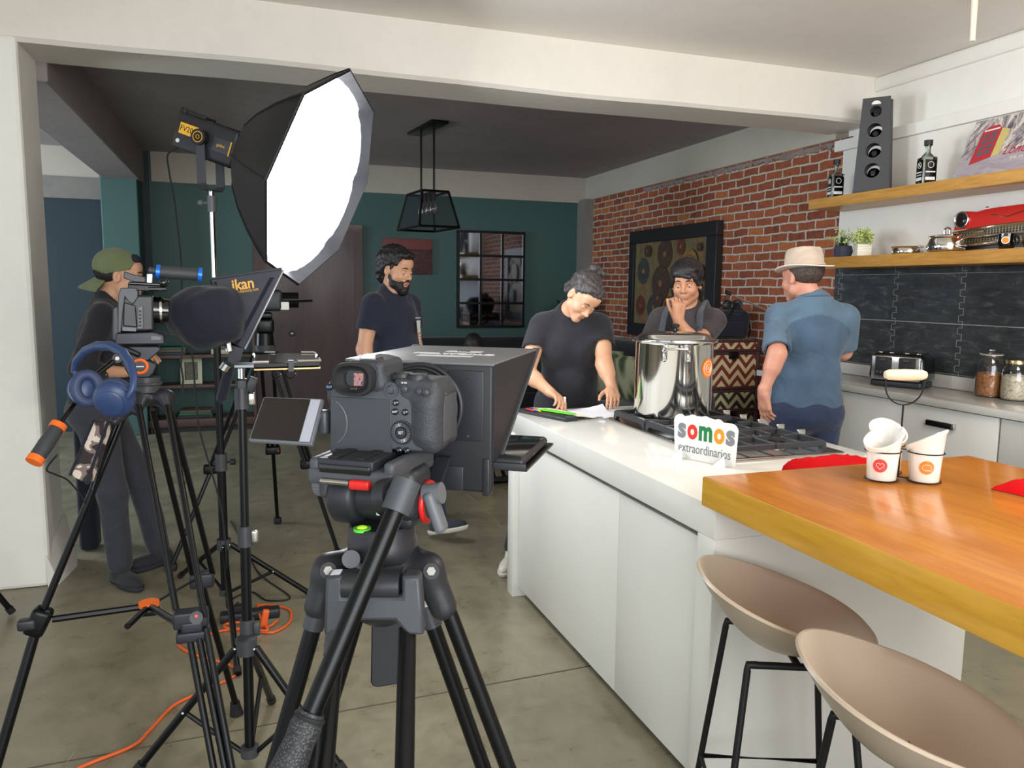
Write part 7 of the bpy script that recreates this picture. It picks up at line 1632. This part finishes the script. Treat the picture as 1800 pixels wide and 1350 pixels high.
# stand 2 under the prompter
g2 = on(438, 1345, z=.0); g2 = Vector((-.02, 2.45, 0)); tp = Vector((V(424, 648, 2.42).x, V(424, 648, 2.42).y, V(424, 648, 2.42).z))
g2 = Vector((on(437, 1250, y=2.44).x, 2.44, 0)); ux2 = Vector((tp.x - g2.x, tp.y - g2.y, tp.z)); 
st2 = thing('light_stand', 'black light stand carrying the teleprompter, legs spread in front of the orange cord', 'light stand', g2)
L2 = lambda z: Vector((g2.x + (tp.x - g2.x) * z / tp.z, g2.y + (tp.y - g2.y) * z / tp.z, z))
obj('upper_pole', MB().cyl(L2(1.0), L2(tp.z), .0105, n=14), 'chrome', st2, world=True); obj('middle_pole', MB().cyl(L2(.70), L2(1.16), .0135, n=14), 'black_metal', st2, world=True); obj('lower_pole', MB().cyl(L2(.05), L2(.76), .016, n=14), 'black_metal', st2, world=True)
for z_, s_ in ((1.165, 1), (.735, 1), (.44, 1)):
    c_ = obj('collar', MB().cyl(L2(z_ - .032), L2(z_ + .032), .022, n=16), 'dark_plastic', st2, world=True); obj('lock_knob', MB().rbox(L2(z_) + CR * .030, (.022, .014, .04), .005), 'steel' if z_ > .7 else 'dark_plastic', c_, world=True)
obj('top_clamp', MB().rbox(L2(tp.z - .06), (.035, .035, .06), .006).rbox(L2(tp.z - .05) + CR * .03, (.03, .012, .05), .004, R=Matrix.Rotation(.4, 3, 'Y')), 'black_plastic', st2, world=True)
stand_legs(st2, g2, .40, (on(240, 1362, z=0.0), on(604, 1362, z=0.0), on(478, 1238, z=0)), .055, .0125)
# leg of another stand reaching in at the far left
f0 = on(22, 1081, z=0); g0_ = f0 + Vector((-.30, -.17, 0)); ot = thing('light_stand', 'black stand at the far left edge, only one tube leg reaching into view', 'light stand', g0_)
obj('pole', MB().cyl(g0_ + Vector((0, 0, .05)), g0_ + Vector((0, 0, 1.25)), .016, n=12), 'black_metal', ot, world=True); ux_ = f0 - g0_; r3 = Matrix.Rotation(2 * PI / 3, 3, 'Z')
stand_legs(ot, g0_, .62, (f0, g0_ + r3 @ ux_, g0_ + r3 @ r3 @ ux_), .12, .013)

# ================================================================== CORDS
def cord(nm, pts, r, m_, label, z=None):
    P = [Vector((p[0], p[1], p[2] if len(p) > 2 else r + .001)) for p in pts]; Q = []
    for i in range(len(P) - 1):     # Catmull-Rom
        p0, p1, p2, p3 = P[max(i - 1, 0)], P[i], P[i + 1], P[min(i + 2, len(P) - 1)]
        for j in range(8):
            t = j / 8; Q.append(.5 * ((2 * p1) + (p2 - p0) * t + (2 * p0 - 5 * p1 + 4 * p2 - p3) * t * t + (3 * p1 - p0 - 3 * p2 + p3) * t ** 3))
    Q.append(P[-1]); o = obj(nm, MB().tube(Q, r, 8), m_); return tag(o, label, 'cable')
ft_ = lambda L: [on(x, y, z=.006)[:2] for x, y in L]
cord('extension_cord', ft_([(60, 1400), (140, 1350), (232, 1312), (262, 1285), (302, 1243), (335, 1225), (372, 1208), (412, 1188), (410, 1172), (385, 1163), (340, 1150), (318, 1138), (316, 1130), (345, 1122), (395, 1108), (440, 1108), (478, 1112), (505, 1098), (512, 1082), (505, 1070), (470, 1063), (450, 1066)]), .0055, 'orange_cord', 'orange extension cord winding across the concrete floor')
cord('extension_cord', [tuple(on(x, y, z=zz)) for x, y, zz in ((452, 1062, .02), (458, 1085, .03), (470, 1108, .02), (440, 1104, .012), (405, 1106, .012), (395, 1098, .012), (425, 1094, .012), (468, 1102, .012), (488, 1090, .012))], .0055, 'orange_cord', 'coiled end of orange extension cord beside the power strip')
ps_ = on(440, 1088, z=0); t = thing('power_strip', 'black power strip with plugs on the floor in the orange cord coil', 'power strip', (ps_.x, ps_.y, 0)); obj('body', MB().rbox((ps_.x, ps_.y, .022), (.26, .06, .04), .008), 'black_plastic', t, world=True); obj('plug', MB().rbox((ps_.x - .05, ps_.y, .058), (.04, .04, .03), .006), 'rubber', t, world=True)
q = on(466, 1098, z=.02); obj('plug', MB().rbox((q.x, q.y - .02, .062), (.028, .028, .07), .006, R=Matrix.Rotation(.2, 3, 'Y')), 'orange_cord', t, world=True)
lb0 = lm_.matrix_basis @ Vector((.30, -.06, 0)); cord('power_cable', [tuple(lb0), tuple(V(296, 270, 3.5)), tuple(V(297, 300, 3.5)), tuple(V(306, 350, 3.5)), tuple(V(312, 400, 3.5)), tuple(V(318, 460, 3.5)), tuple(V(322, 560, 3.5)), tuple(V(338, 625, 3.5)), tuple(V(344, 700, 3.5)), tuple(V(352, 760, 3.5)), tuple(V(375, 840, 3.5)), tuple(V(390, 900, 3.5)), tuple(V(398, 980, 3.48)), (ps_.x - .1, ps_.y + .12, .02), (ps_.x - .05, ps_.y + .04, .07)], .004, 'rubber', 'black power cable hanging from the softbox lamp down to the floor')
cord('power_cable', ft_([(420, 1085), (400, 1060), (440, 1040), (470, 1055), (510, 1050), (470, 1020), (450, 1000), (430, 960), (405, 915)]), .004, 'rubber', 'black cable lying on the floor around the light stand legs')
cord('power_cable', [tuple(V(100, 800, 1.78)), tuple(V(82, 825, 1.85)), tuple(V(100, 835, 1.95)), tuple(V(120, 845, 2.0)), tuple(V(145, 875, 2.06)), tuple(V(150, 892, 2.07))], .0022, 'rubber', 'thin black cable from the orange-ringed grip to the left tripod leg')
# ================================================================== FRONT CAMERA RIG
yawA = math.radians(33); FA = Vector((math.sin(yawA), math.cos(yawA), 0)); RA = Vector((math.cos(yawA), -math.sin(yawA), 0)); ZZ = Vector((0, 0, 1))
CB = V(667, 718, .93); MA = axes(CB, RA, FA, ZZ)
def bp(px, py, dy=0.0):      # pixel -> local point on the camera's back plane (local y = dy)
    r = ray(px, py); o = CB + FA * dy; t = (o - CAM_POS).dot(FA) / r.dot(FA); p = CAM_POS + r * t - CB; return Vector((p.dot(RA), dy, p.z))
def lw(v): return tuple(MA @ Vector(v))
RAm = [list(r) for r in MA.to_3x3()]
camA = thing('mirrorless_camera', 'black mirrorless camera seen from behind, flip-out screen, on the front tripod', 'camera', mtx=MA)
BX = lambda c, h, k=.008: ('+', 'bx', (lw(c), h, RAm), k); CC = lambda a_, b_, r0, r1, k=.01: ('+', 'rc', (lw(a_), lw(b_), r0, r1), k)
bl = bp(572, 745); brr = bp(765, 745)
xl, xr = -.070, .071; zb, ztp = -.050, .026
body = [BX(((xl + xr) / 2, .022, (zb + ztp) / 2), ((xr - xl) / 2, .019, (ztp - zb) / 2), .008), BX((.050, .042, -.012), (.022, .040, .038), .012), CC((.052, .075, -.040), (.050, .078, .008), .016, .014, .012),
        BX((.045, .030, .026), (.026, .028, .010), .014), BX((-.052, .026, .018), (.016, .022, .012), .012),
        BX((-.018, .030, .040), (.024, .034, .017), .018), CC((-.018, .022, .036), (-.018, .05, .040), .017, .018, .014),
        CC((0, .04, -.008), (0, .07, -.008), .034, .032, .01), CC((.058, .004, -.030), (.060, .004, .005), .010, .012, .016)]
fobj('body', body, .0016, 'leather_grip', camA)
M['cam_shell'] = mat('camera_shell', (66, 70, 75), .48, bump=.15, bs=500, bd=.0004)
# smooth upper shell
obj('shell_plate', MB().rbox((-.004, .001, -.011), (.118, .006, .076), .006, 3), 'cam_shell', camA)
# flip panel recess
q = [bp(581, 697, -.003), bp(688, 702, -.003), bp(688, 799, -.003), bp(580, 789, -.003)]
lp_ = obj('screen_bay', MB().slab(q[3], q[2], q[1], q[0], (0, .004, 0)), 'dark_plastic', camA, bevel=.0008)
c_ = bp(578, 742, -.0035); obj('moulded_arc', MB().tube([c_ + Vector((.024 * math.cos(a_), 0, .028 * math.sin(a_))) for a_ in [math.radians(-62 + i * 8) for i in range(17)]], .0007, 6), 'grey_plastic', lp_)
obj('hinge', MB().rbox(bp(570, 742, .004), (.013, .016, .030), .004, 3), 'dark_plastic', camA)
# eyepiece
e_ = bp(622, 666, -.012); ec = MB(); N = 40
def sup(rx, rz, y, k=.75): return [Vector((e_.x + rx * math.copysign(abs(math.cos(a_)) ** k, math.cos(a_)), y, e_.z + rz * math.copysign(abs(math.sin(a_)) ** k, math.sin(a_)))) for a_ in [2 * PI * i / N for i in range(N)]]
rows = [sup(.020, .016, .004), sup(.0255, .0195, -.004), sup(.0265, .0205, -.014), sup(.0255, .0195, -.0185), sup(.022, .0165, -.019), sup(.0185, .0140, -.013), sup(.0150, .0118, -.010), sup(.0130, .0105, -.010), sup(.0125, .0100, -.006), sup(.001, .001, -.006)]
vs = [p for r in rows for p in r]; ec.add(vs, [(j * N + i, j * N + (i + 1) % N, (j + 1) * N + (i + 1) % N, (j + 1) * N + i) for j in range(len(rows) - 1) for i in range(N)]); ey = obj('eyecup', ec, 'rubber', camA)
def evf():
    t = NT('viewfinder_image'); v = t.coord('Object'); n = t.noise(v, 150, 3, .6, 1); t.base(lin((20, 18, 26))); t.b.inputs['Emission Color'].default_value = (1, .6, .5, 1)
    c = t.ramp(n, [(.35, lin((60, 50, 84))), (.5, lin((205, 150, 150))), (.62, lin((220, 140, 100)))]); t.l.new(c, t.b.inputs['Emission Color']); t.b.inputs['Emission Strength'].default_value = .6; t.rough(.1); return t.m
obj('viewfinder_glass', MB().box((e_.x, -.0078, e_.z), (.024, .001, .019)), 'black_gloss', ey); obj('viewfinder_picture', MB().box((e_.x + .0045, -.0086, e_.z - .001), (.012, .0006, .015)), evf(), ey)
obj('eye_sensor', MB().rbox(bp(622, 684, -.0195) , (.009, .0015, .0045), .0006), 'black_gloss', ey)
s_ = bp(665, 668, .006); obj('dioptre_dial', MB().cyl(s_ + Vector((-.003, 0, 0)), s_ + Vector((.003, 0, 0)), .006, n=20), 'black_matte', camA)
# controls
def btn(px, py, r, m_='dark_plastic', h=.0022, ico=None, icol='silver_print', dy=-.002):
    p = bp(px, py, dy); b_ = obj('button', MB().lathe([(r * 1.18, 0), (r * 1.18, .0006), (r * 1.02, .0006), (r, h), (r * .8, h + .0006), (0, h + .0008)], p, (0, -1, 0), 22), m_, camA)
    if ico: text(ico, r * 1.1, icol, b_, axes(p + Vector((0, -h - .0013, 0)), (1, 0, 0), (0, 0, 1), (0, -1, 0)), width=min(r * 1.3, r * .45 * len(ico)), extr=.0001)
    return p
M['ink_blue'] = mat('printed_blue', (110, 150, 235), .4)
btn(580, 680, .0040, 'black_gloss', ico='MENU', icol='ink_blue'); btn(711, 684, .0040, dy=-.005); btn(737, 688, .0033, dy=-.009); btn(749, 690, .0038, dy=-.009)
btn(696, 708, .0034, 'black_gloss', ico='Q'); btn(695, 723.5, .0036, 'black_gloss', ico='INFO'); btn(712.5, 724.5, .0036, 'black_gloss', ico='Q'); btn(702, 791.5, .0034, 'black_gloss', ico='>', icol='ink_blue'); btn(715, 792, .0034, 'black_gloss', ico='u', icol='ink_blue')
p = bp(687.5, 685, -.0045); obj('joystick', MB().lathe([(.0088, 0), (.0088, .001), (.0066, .0012), (.0058, .0008), (.0050, .0012), (.0046, .004), (.0036, .0052), (0, .0054)], p, (0, -1, 0), 28), 'cam_shell', camA)
p = bp(706.7, 760, -.002); dl = obj('control_dial', MB().lathe([(.0148, 0), (.0145, .001), (.0128, .0012), (.0124, .0034), (.0074, .0030), (.0070, .0014), (.0060, .0012), (.0056, .0036), (0, .0042)], p, (0, -1, 0), 48), 'black_plastic', camA)
rd = MB()
for i in range(34): a_ = 2 * PI * i / 34; d = Vector((math.cos(a_), 0, math.sin(a_))); rd.tube([p + d * .0078 + Vector((0, -.0034, 0)), p + d * .0118 + Vector((0, -.0037, 0))], .0004, 4)
obj('dial_ridges', rd, 'alu', dl); text('SET', .005, 'silver_print', dl, axes(p + Vector((0, -.0045, 0)), (1, 0, 0), (0, 0, 1), (0, -1, 0)), width=.006, extr=.0001)
for x_, y_, r_, h_ in ((-.0, 0, 0, 0),): pass
for px, py, r_, dy in ((709, 660, .0125, .022), (735, 664, .0118, .014)):
    p = bp(px, py, dy); p.z = .0355; kd = obj('top_dial', MB().lathe([(r_, 0), (r_, .007), (r_ * .92, .0085), (0, .0088)], (p.x, p.y, p.z - .002), n=40), 'black_plastic', camA); kk_ = MB()
    for i in range(40): a_ = 2 * PI * i / 40; kk_.box((p.x + r_ * math.cos(a_), p.y + r_ * math.sin(a_), p.z + .0015), (.0012, .0012, .006), R=Matrix.Rotation(a_, 3, 'Z'))
    obj('knurling', kk_, 'dark_plastic', kd)
obj('hot_shoe', MB().box((-.018, .018, .0585), (.021, .022, .002)).bb((-.0285, .007, .0585), (-.026, .029, .063)).bb((-.010, .007, .0585), (-.0075, .029, .063)).bb((-.0285, .028, .0585), (-.0075, .030, .0625)), 'chrome', camA)
obj('strap_lug', MB().tube([(.066, .010, .020), (.074, .014, .022), (.076, .022, .018), (.068, .026, .014)], .0016, 8), 'alu', camA); text('AF-ON', .003, 'silver_print', camA, axes(bp(710, 673, -.0025), (1, 0, 0), (0, 0, 1), (0, -1, 0)), width=.007)
obj('card_door', MB().rbox((.0742, .040, -.012), (.005, .048, .056), .0015, 2), 'cam_shell', camA)
# lens inside the prompter collar
obj('lens_barrel', MB().cyl((0, .06, -.012), (0, .125, -.012), .036, n=48).cyl((.006, .104, -.015), (.006, .124, -.015), .050, n=64), 'black_plastic', camA); obj('lens_red_ring', MB().tube([(.006 + .0520 * math.cos(a_), .106, -.015 + .0520 * math.sin(a_)) for a_ in [math.radians(-60 + i * 5) for i in range(18)]], .0012, 8), 'red_plastic', camA)
# flip-out screen
q = [V(463, 697, .985), V(568, 701, .955), V(547, 781, .915), V(436, 774, .945)]; nq = ((q[1] - q[0]).cross(q[3] - q[0])).normalized()
if nq.dot(CF) < 0: nq = -nq
fs = obj('flip_screen', MB().slab(q[0], q[1], q[2], q[3], nq * .006), 'grey_plastic', camA, world=True, bevel=.0015); e = .035
ins = lambda a_, b_, c_, d_, u, v: a_.lerp(b_, u).lerp(d_.lerp(c_, u), v) - nq * .0006
obj('display', MB().quad(ins(*q, .03, .03), ins(*q, .80, .03), ins(*q, .80, .96), ins(*q, .03, .96)), 'black_gloss', fs, world=True); M['sky_reflect'] = mat('bezel_sky_sheen', (168, 172, 184), .25); obj('bezel', MB().quad(ins(*q, .81, .03), ins(*q, .97, .03), ins(*q, .97, .96), ins(*q, .81, .96)), 'sky_reflect', fs, world=True)  # pale bezel tone paints in the sky reflected on the screen

# ---- teleprompter
tp_ = thing('teleprompter', 'black boxy teleprompter in front of the mirrorless camera with white printed top', 'teleprompter', mtx=MA)
Y0_, Y1_ = .130, .400; ZT_, ZM_, ZB_ = .044, -.085, -.130; HW = .105
M['prompter'] = mat('prompter_black', (24, 26, 31), .5, bump=.1, bs=300, bd=.0005); M['prompter_top'] = mat('prompter_top_sheen', (104, 106, 110), .4, bump=.1, bs=200, bd=.0005)  # top panel greyed in colour for the reflected light it catches
obj('back_plate', MB().rbox((0, Y0_ + .005, (ZT_ + ZB_) / 2), (2 * HW, .012, ZT_ - ZB_), .004), 'prompter', tp_)
for s in (-1, 1):
    o = obj('side_wall', MB().prism([(Y0_, ZT_), (Y1_, ZT_), (Y0_ + .025, ZM_), (Y0_, ZM_)], (s * HW - .002, 0, 0), (0, 1, 0), (0, 0, 1), (.004, 0, 0)), 'prompter', tp_)
    obj('frame_edge', MB().slab((s * HW - .006, Y1_ - .004, ZT_ + .003), (s * HW + .006, Y1_ - .004, ZT_ + .003), (s * HW + .006, Y0_ + .022, ZM_ - .004), (s * HW - .006, Y0_ + .022, ZM_ - .004), (0, .010, 0)), 'dark_plastic', tp_, bevel=.001)
top_ = obj('top_panel', MB().rbox((0, (Y0_ + Y1_) / 2, ZT_), (2 * HW + .004, Y1_ - Y0_ + .004, .004), .0015), 'prompter_top', tp_)
obj('glass', MB().slab((-HW + .006, Y1_ - .006, ZT_ - .002), (HW - .006, Y1_ - .006, ZT_ - .002), (HW - .006, Y0_ + .022, ZM_), (-HW + .006, Y0_ + .022, ZM_), (0, .0025, 0)), 'smoked', tp_)
for cx_, cz_, w_, h_ in ((.068, -.012, .050, .095), (.045, -.112, .040, .034)): obj('cover_panel', MB().rbox((cx_, Y0_ - .0015, cz_), (w_, .003, h_), .0015), 'black_plastic', tp_)
obj('screw', MB().cyl((.072, Y0_ - .003, .026), (.072, Y0_ - .004, .026), .0012, n=8).cyl((.072, Y0_ - .003, -.053), (.072, Y0_ - .004, -.053), .0012, n=8), 'chrome', tp_)
obj('lens_collar', MB().torus((.006, Y0_ - .003, -.015), .056, .004, ax=(0, 1, 0), n=64, k=10).torus((.006, Y0_ - .010, -.015), .052, .002, ax=(0, 1, 0), n=64, k=8), 'black_plastic', tp_)
for s in (-1, 1): obj('rail', MB().rbox((s * (HW - .008), Y0_ + .006, -.108), (.010, .018, .052), .002), 'black_plastic', tp_)
tm_ = lambda x, y: axes((x, y, ZT_ + .0024), (1, 0, 0), (0, 1, 0), (0, 0, 1))
text('FEELWORLD', .022, 'silver_print', top_, tm_(.012, Y0_ + .120), width=.125, bold=.0006)
obj('white_label', MB().box((.014, Y0_ + .165, ZT_ + .0024), (.056, .022, .0006)).box((.010, Y0_ + .083, ZT_ + .0024), (.082, .018, .0006)), 'silver_print', top_); text('TP2', .016, 'black_matte', top_, axes((.012, Y0_ + .165, ZT_ + .003), (1, 0, 0), (0, 1, 0), (0, 0, 1)), width=.022)
obj('phone_tray', MB().box((.100, Y0_ + .105, ZM_ - .013), (.10, .19, .003)).box((.055, Y0_ + .02, ZM_ - .004), (.012, .012, .03)), 'black_metal', tp_)
obj('tray_lip', MB().rbox((.104, Y0_ + .010, ZM_ - .009), (.09, .004, .010), .001), 'black_plastic', tp_)
phn = thing('phone', 'black phone lying flat on the teleprompter tray in front of the glass', 'phone', mtx=MA @ Matrix.Translation((.103, Y0_ + .10, ZM_ - .0005)))
obj('body', MB().rbox((0, 0, -.0045), (.082, .168, .012), .005, 3), 'black_plastic', phn); obj('screen', MB().rbox((0, 0, .0018), (.074, .160, .001), .0004), 'black_gloss', phn); obj('side_button', MB().rbox((.0415, -.02, -.004), (.002, .012, .003), .0006), 'dark_plastic', phn)

# ---- fluid head and tripod
hx_ = V(672, 955, .965); H0 = Vector((hx_.x, hx_.y, 0)); yh = math.radians(35)
MT = axes(Vector((H0.x, H0.y, 1.17)), (math.cos(yh), -math.sin(yh), 0), (math.sin(yh), math.cos(yh), 0), ZZ)
tA = thing('camera_tripod', 'large black fluid-head tripod in the foreground under the mirrorless camera', 'tripod', (H0.x, H0.y, 0), 0, 'camera tripods')
def TO(nm, mb, m_, par=tA, **kw): mb.tr(MT); return obj(nm, mb, m_, par, world=True, **kw)
zc0 = CB.z - .050 - 1.17     # underside of the camera in this frame
TO('pan_base', MB().lathe([(.040, -.012), (.044, -.008), (.044, .012), (.042, .014), (.043, .016), (.043, .036), (.041, .040), (.041, .052), (.038, .056), (0, .056)], n=56), 'black_plastic')
tk = MB()
for i in range(30): a_ = math.radians(-135 + i * 4.2); L = .005 if i % 5 == 0 else .003; d = Vector((math.cos(a_), math.sin(a_), 0)); tk.box(d * .0444 + Vector((0, 0, .004)), (.0006, .0012, L), R=Matrix.Rotation(a_, 3, 'Z'))
TO('degree_scale', tk, 'silver_print'); a_ = math.radians(-100); d = Vector((math.cos(a_), math.sin(a_), 0)); s_ = Vector((-d.y, d.x, 0)); TO('index_mark', MB().add([d * .0446 + s_ * .003 + Vector((0, 0, .018)), d * .0446 - s_ * .003 + Vector((0, 0, .018)), d * .0446 + Vector((0, 0, .008))], [(0, 1, 2)]), 'silver_print', smooth=False)
lv = TO('bubble_level', MB().cyl((-.012, -.030, .054), (-.012, -.030, .0575), .0105, n=28), 'lime'); M['bubble'] = mat('bubble_green', (190, 240, 60), .1, coat=.5, emit=.25); TO('bubble', MB().ell((-.012, -.030, .0572), (.0065, .0065, .003)), 'bubble', lv)
bz = zc0 - .056
# tilt drum and cheeks
TO('tilt_drum', MB().lathe([(.030, 0), (.036, .006), (.037, .030), (.033, .036), (.028, .038), (.028, .075)], (-.060, .0, bz - .006), (1, 0, 0), 48), 'black_plastic')
TO('left_cheek', MB().rbox((-.064, -.004, bz + .020), (.014, .052, .054), .006, 3), 'dark_plastic')
TO('counterbalance_knob', MB().cyl((-.082, -.004, bz + .012), (-.070, -.004, bz + .012), .021, n=36), 'grey_plastic'); kk_ = MB()
for i in range(26): a_ = 2 * PI * i / 26; kk_.cyl((-.082, -.004 + .021 * math.cos(a_), bz + .012 + .021 * math.sin(a_)), (-.071, -.004 + .021 * math.cos(a_), bz + .012 + .021 * math.sin(a_)), .0016, n=6)
TO('knob_teeth', kk_, 'grey_plastic')
TO('right_cheek', MB().rbox((.040, .004, bz + .004), (.030, .060, .066), .014, 4).rbox((.024, .010, .066), (.045, .05, .024), .008), 'black_plastic')
TO('red_ring', MB().torus((.0575, .010, bz - .010), .023, .004, ax=(1, 0, 0), n=48, k=10), 'red_plastic'); TO('drag_disc', MB().cyl((.050, .010, bz - .010), (.060, .010, bz - .010), .022, n=36), 'black_plastic')
lv_ = TO('lock_lever', MB().rbox((.074, -.008, bz - .016), (.014, .022, .052), .006, 3, R=Matrix.Rotation(-.35, 3, 'Y')).cyl((.058, -.002, bz + .002), (.080, -.002, bz + .006), .013, n=20), 'grey_plastic')
TO('clamp_body', MB().rbox((-.008, -.005, zc0 - .024), (.108, .13, .020), .005, 3).rbox((-.054, -.005, zc0 - .014), (.014, .125, .022), .005, 3).rbox((.040, -.005, zc0 - .014), (.014, .125, .022), .005, 3), 'cam_shell')
qp = TO('quick_plate', MB().rbox((-.012, -.012, zc0 - .008), (.070, .118, .012), .002), 'black_plastic'); TO('plate_rubber', MB().rbox((-.030, -.012, zc0 - .0010), (.012, .110, .002), .0006).rbox((.004, -.012, zc0 - .0010), (.012, .110, .002), .0006), 'rubber', qp)
TO('release_slot', MB().rbox((-.012, -.071, zc0 - .013), (.064, .004, .010), .001), 'black_gloss'); TO('release_pin', MB().cyl((-.042, -.072, zc0 - .028), (-.006, -.072, zc0 - .028), .0035, n=12), 'steel')
TO('red_release', MB().rbox((.008, -.073, zc0 - .029), (.026, .010, .011), .003, 3), 'red_plastic')
TO('front_brace', MB().slab((.034, .03, bz - .03), (.052, .03, bz - .03), (.052, .095, zc0 - .03), (.034, .095, zc0 - .03), (0, .012, 0)), 'black_plastic')
# rosette and pan handle
j = V(704, 862, .845); 
hd0, hd1 = V(716, 845, .845), V(541, 1268, .78); dirh = (hd1 - hd0).normalized()
pan = obj('pan_handle', MB().cyl(V(697, 893, .835), hd1, .0105, n=28), 'black_metal', tA, world=True)
obj('handle_sleeve', MB().cyl(hd0, V(694, 900, .834), .0155, n=32), 'cam_shell', pan, world=True)
rs = MB().cyl(V(676, 875, .865), V(696, 872, .855), .021, n=32)
obj('rosette', rs, 'black_plastic', tA, world=True); obj('rosette_arm', MB().rbox((V(688, 872, .87)), (.03, .05, .03), .008), 'black_plastic', tA, world=True)
def gripmat():
    t = NT('knurled_rubber'); v = t.coord('Object'); n = t.n.new('ShaderNodeTexVoronoi'); t.l.new(v, n.inputs['Vector']); n.inputs['Scale'].default_value = 420; t.base(t.ramp(n.outputs['Distance'], [(.1, lin((84, 86, 92))), (.5, lin((34, 35, 38)))])); t.rough(.6); t.bump(n.outputs['Distance'], .6, .001); return t.m
gr = obj('handle_grip', MB().tube([hd1 - dirh * .01, hd1 + dirh * .005, hd1 + dirh * .02, hd1 + dirh * .05, hd1 + dirh * .10, hd1 + dirh * .13], [.0135, .0165, .0155, .0185, .019, .015], 28), gripmat(), pan, world=True); obj('grip_collar', MB().torus(hd1 - dirh * .004, .0135, .003, ax=tuple(dirh), n=36, k=8), 'rubber', pan, world=True)
# spider and shoulders
sp3 = [('+', 'rc', (tuple(V(672, 1010, .975)), tuple(V(672, 1035, .975)), .048, .046), .02)]
for a_, b_, c_, d_ in (((650, 988, .965), (580, 1003, .93), (560, 1065, .93), 1), ((700, 985, .975), (752, 1002, .95), (779, 1066, .955), 1)):
    sp3 += [('+', 'rc', (tuple(V(*a_)), tuple(V(*b_)), .026, .019), .02), ('+', 'rc', (tuple(V(*b_)), tuple(V(*c_)), .019, .017), .012)]
fobj('spider', sp3, .0032, 'black_plastic', tA)
M['bolt_steel'] = mat('bolt_steel', (130, 128, 124), .45, .7)
for x, y, d in ((577, 1003, .905), (758, 1004, .925)): obj('bolt', MB().cyl(V(x, y, d + .012), V(x, y, d), .0095, n=24), 'black_matte', tA, world=True); obj('bolt_head', MB().cyl(V(x, y, d + .002), V(x, y, d - .003), .0055, n=6), 'bolt_steel', tA, world=True)
obj('bowl_lock', MB().cyl(V(617, 983, .93), V(617, 983, .90), .0105, n=20).cyl(V(617, 985, .91), V(640, 1010, .91), .006, n=12), 'dark_plastic', tA, world=True)
fr_ = [(572, 1014), (602, 1012), (602, 1050), (706, 1050), (706, 1012), (738, 1014), (746, 1118), (716, 1118), (694, 1092), (616, 1092), (600, 1118), (568, 1118)]
n_ = Vector((CF.x, CF.y, 0)).normalized(); P = [V(x, y, .875) for x, y in fr_]; n = len(P)
brk = obj('front_bracket', MB().add(P + [p + n_ * .026 for p in P], [tuple(range(n)), tuple(range(2 * n - 1, n - 1, -1))] + [(i, n + i, n + (i + 1) % n, (i + 1) % n) for i in range(n)]), 'dark_plastic', tA, world=True, bevel=.004)
obj('hinge_barrel', MB().cyl(V(604, 1028, .89), V(704, 1028, .89), .0175, n=28), 'black_plastic', brk, world=True)
def tubeA(a_, b_, nm, r=.0102):
    a_, b_ = V(*a_), V(*b_); d = (b_ - a_).normalized(); e = a_ + d * ((a_.z - .012) / -d.z); o = obj('leg_tube', MB().cyl(a_, e, r, n=20), 'black_metal', nm, world=True); return e
for nm, L in (('front', (((592, 1105, .888), (570, 1350, .80)), ((716, 1105, .888), (711, 1350, .80)))), ('left', (((562, 1062, .93), (481, 1350, .93)), ((628, 1080, 1.0), (548, 1350, 1.01)))), ('right', (((748, 1062, 1.0), (850, 1350, 1.02)), ((784, 1062, .955), (893, 1350, .97))))):
    a_, b_ = L; es = []
    lg_ = obj('leg', MB().cyl(V(*a_[0]), V(*a_[0]) + (V(*a_[1]) - V(*a_[0])).normalized() * .03, .0125, n=16), 'dark_plastic', tA, world=True)
    for q_ in L: es.append(tubeA(*q_, lg_))
    m_ = (es[0] + es[1]) / 2; dn_ = (es[0] - V(*a_[0])).normalized()
    w_ = (es[1] - es[0]); obj('foot_bridge', MB().cyl(es[0] + ZZ * .04, es[1] + ZZ * .04, .014, n=12).cyl(es[0], es[0] + ZZ * .05, .015, n=14).cyl(es[1], es[1] + ZZ * .05, .015, n=14), 'rubber', lg_, world=True)
sq = [V(652, 1085, 1.0), V(708, 1085, 1.0), V(704, 1203, .99), V(652, 1208, .99)]; P = []
rpts = [(653, 1085), (709, 1085), (706, 1196), (700, 1203), (664, 1209), (655, 1207), (651, 1200)]; P = [V(x, y, 1.0) for x, y in rpts]; n = len(P)
obj('hanging_flap', MB().add(P + [p + n_ * .006 for p in P], [tuple(range(n)), tuple(range(2 * n - 1, n - 1, -1))] + [(i, n + i, n + (i + 1) % n, (i + 1) % n) for i in range(n)]), 'prompter', tA, world=True, bevel=.002)
obj('head_tag', MB().cyl(V(667, 905, .93), V(667, 895, .93), .004, n=10), 'silver_print', tA, world=True)
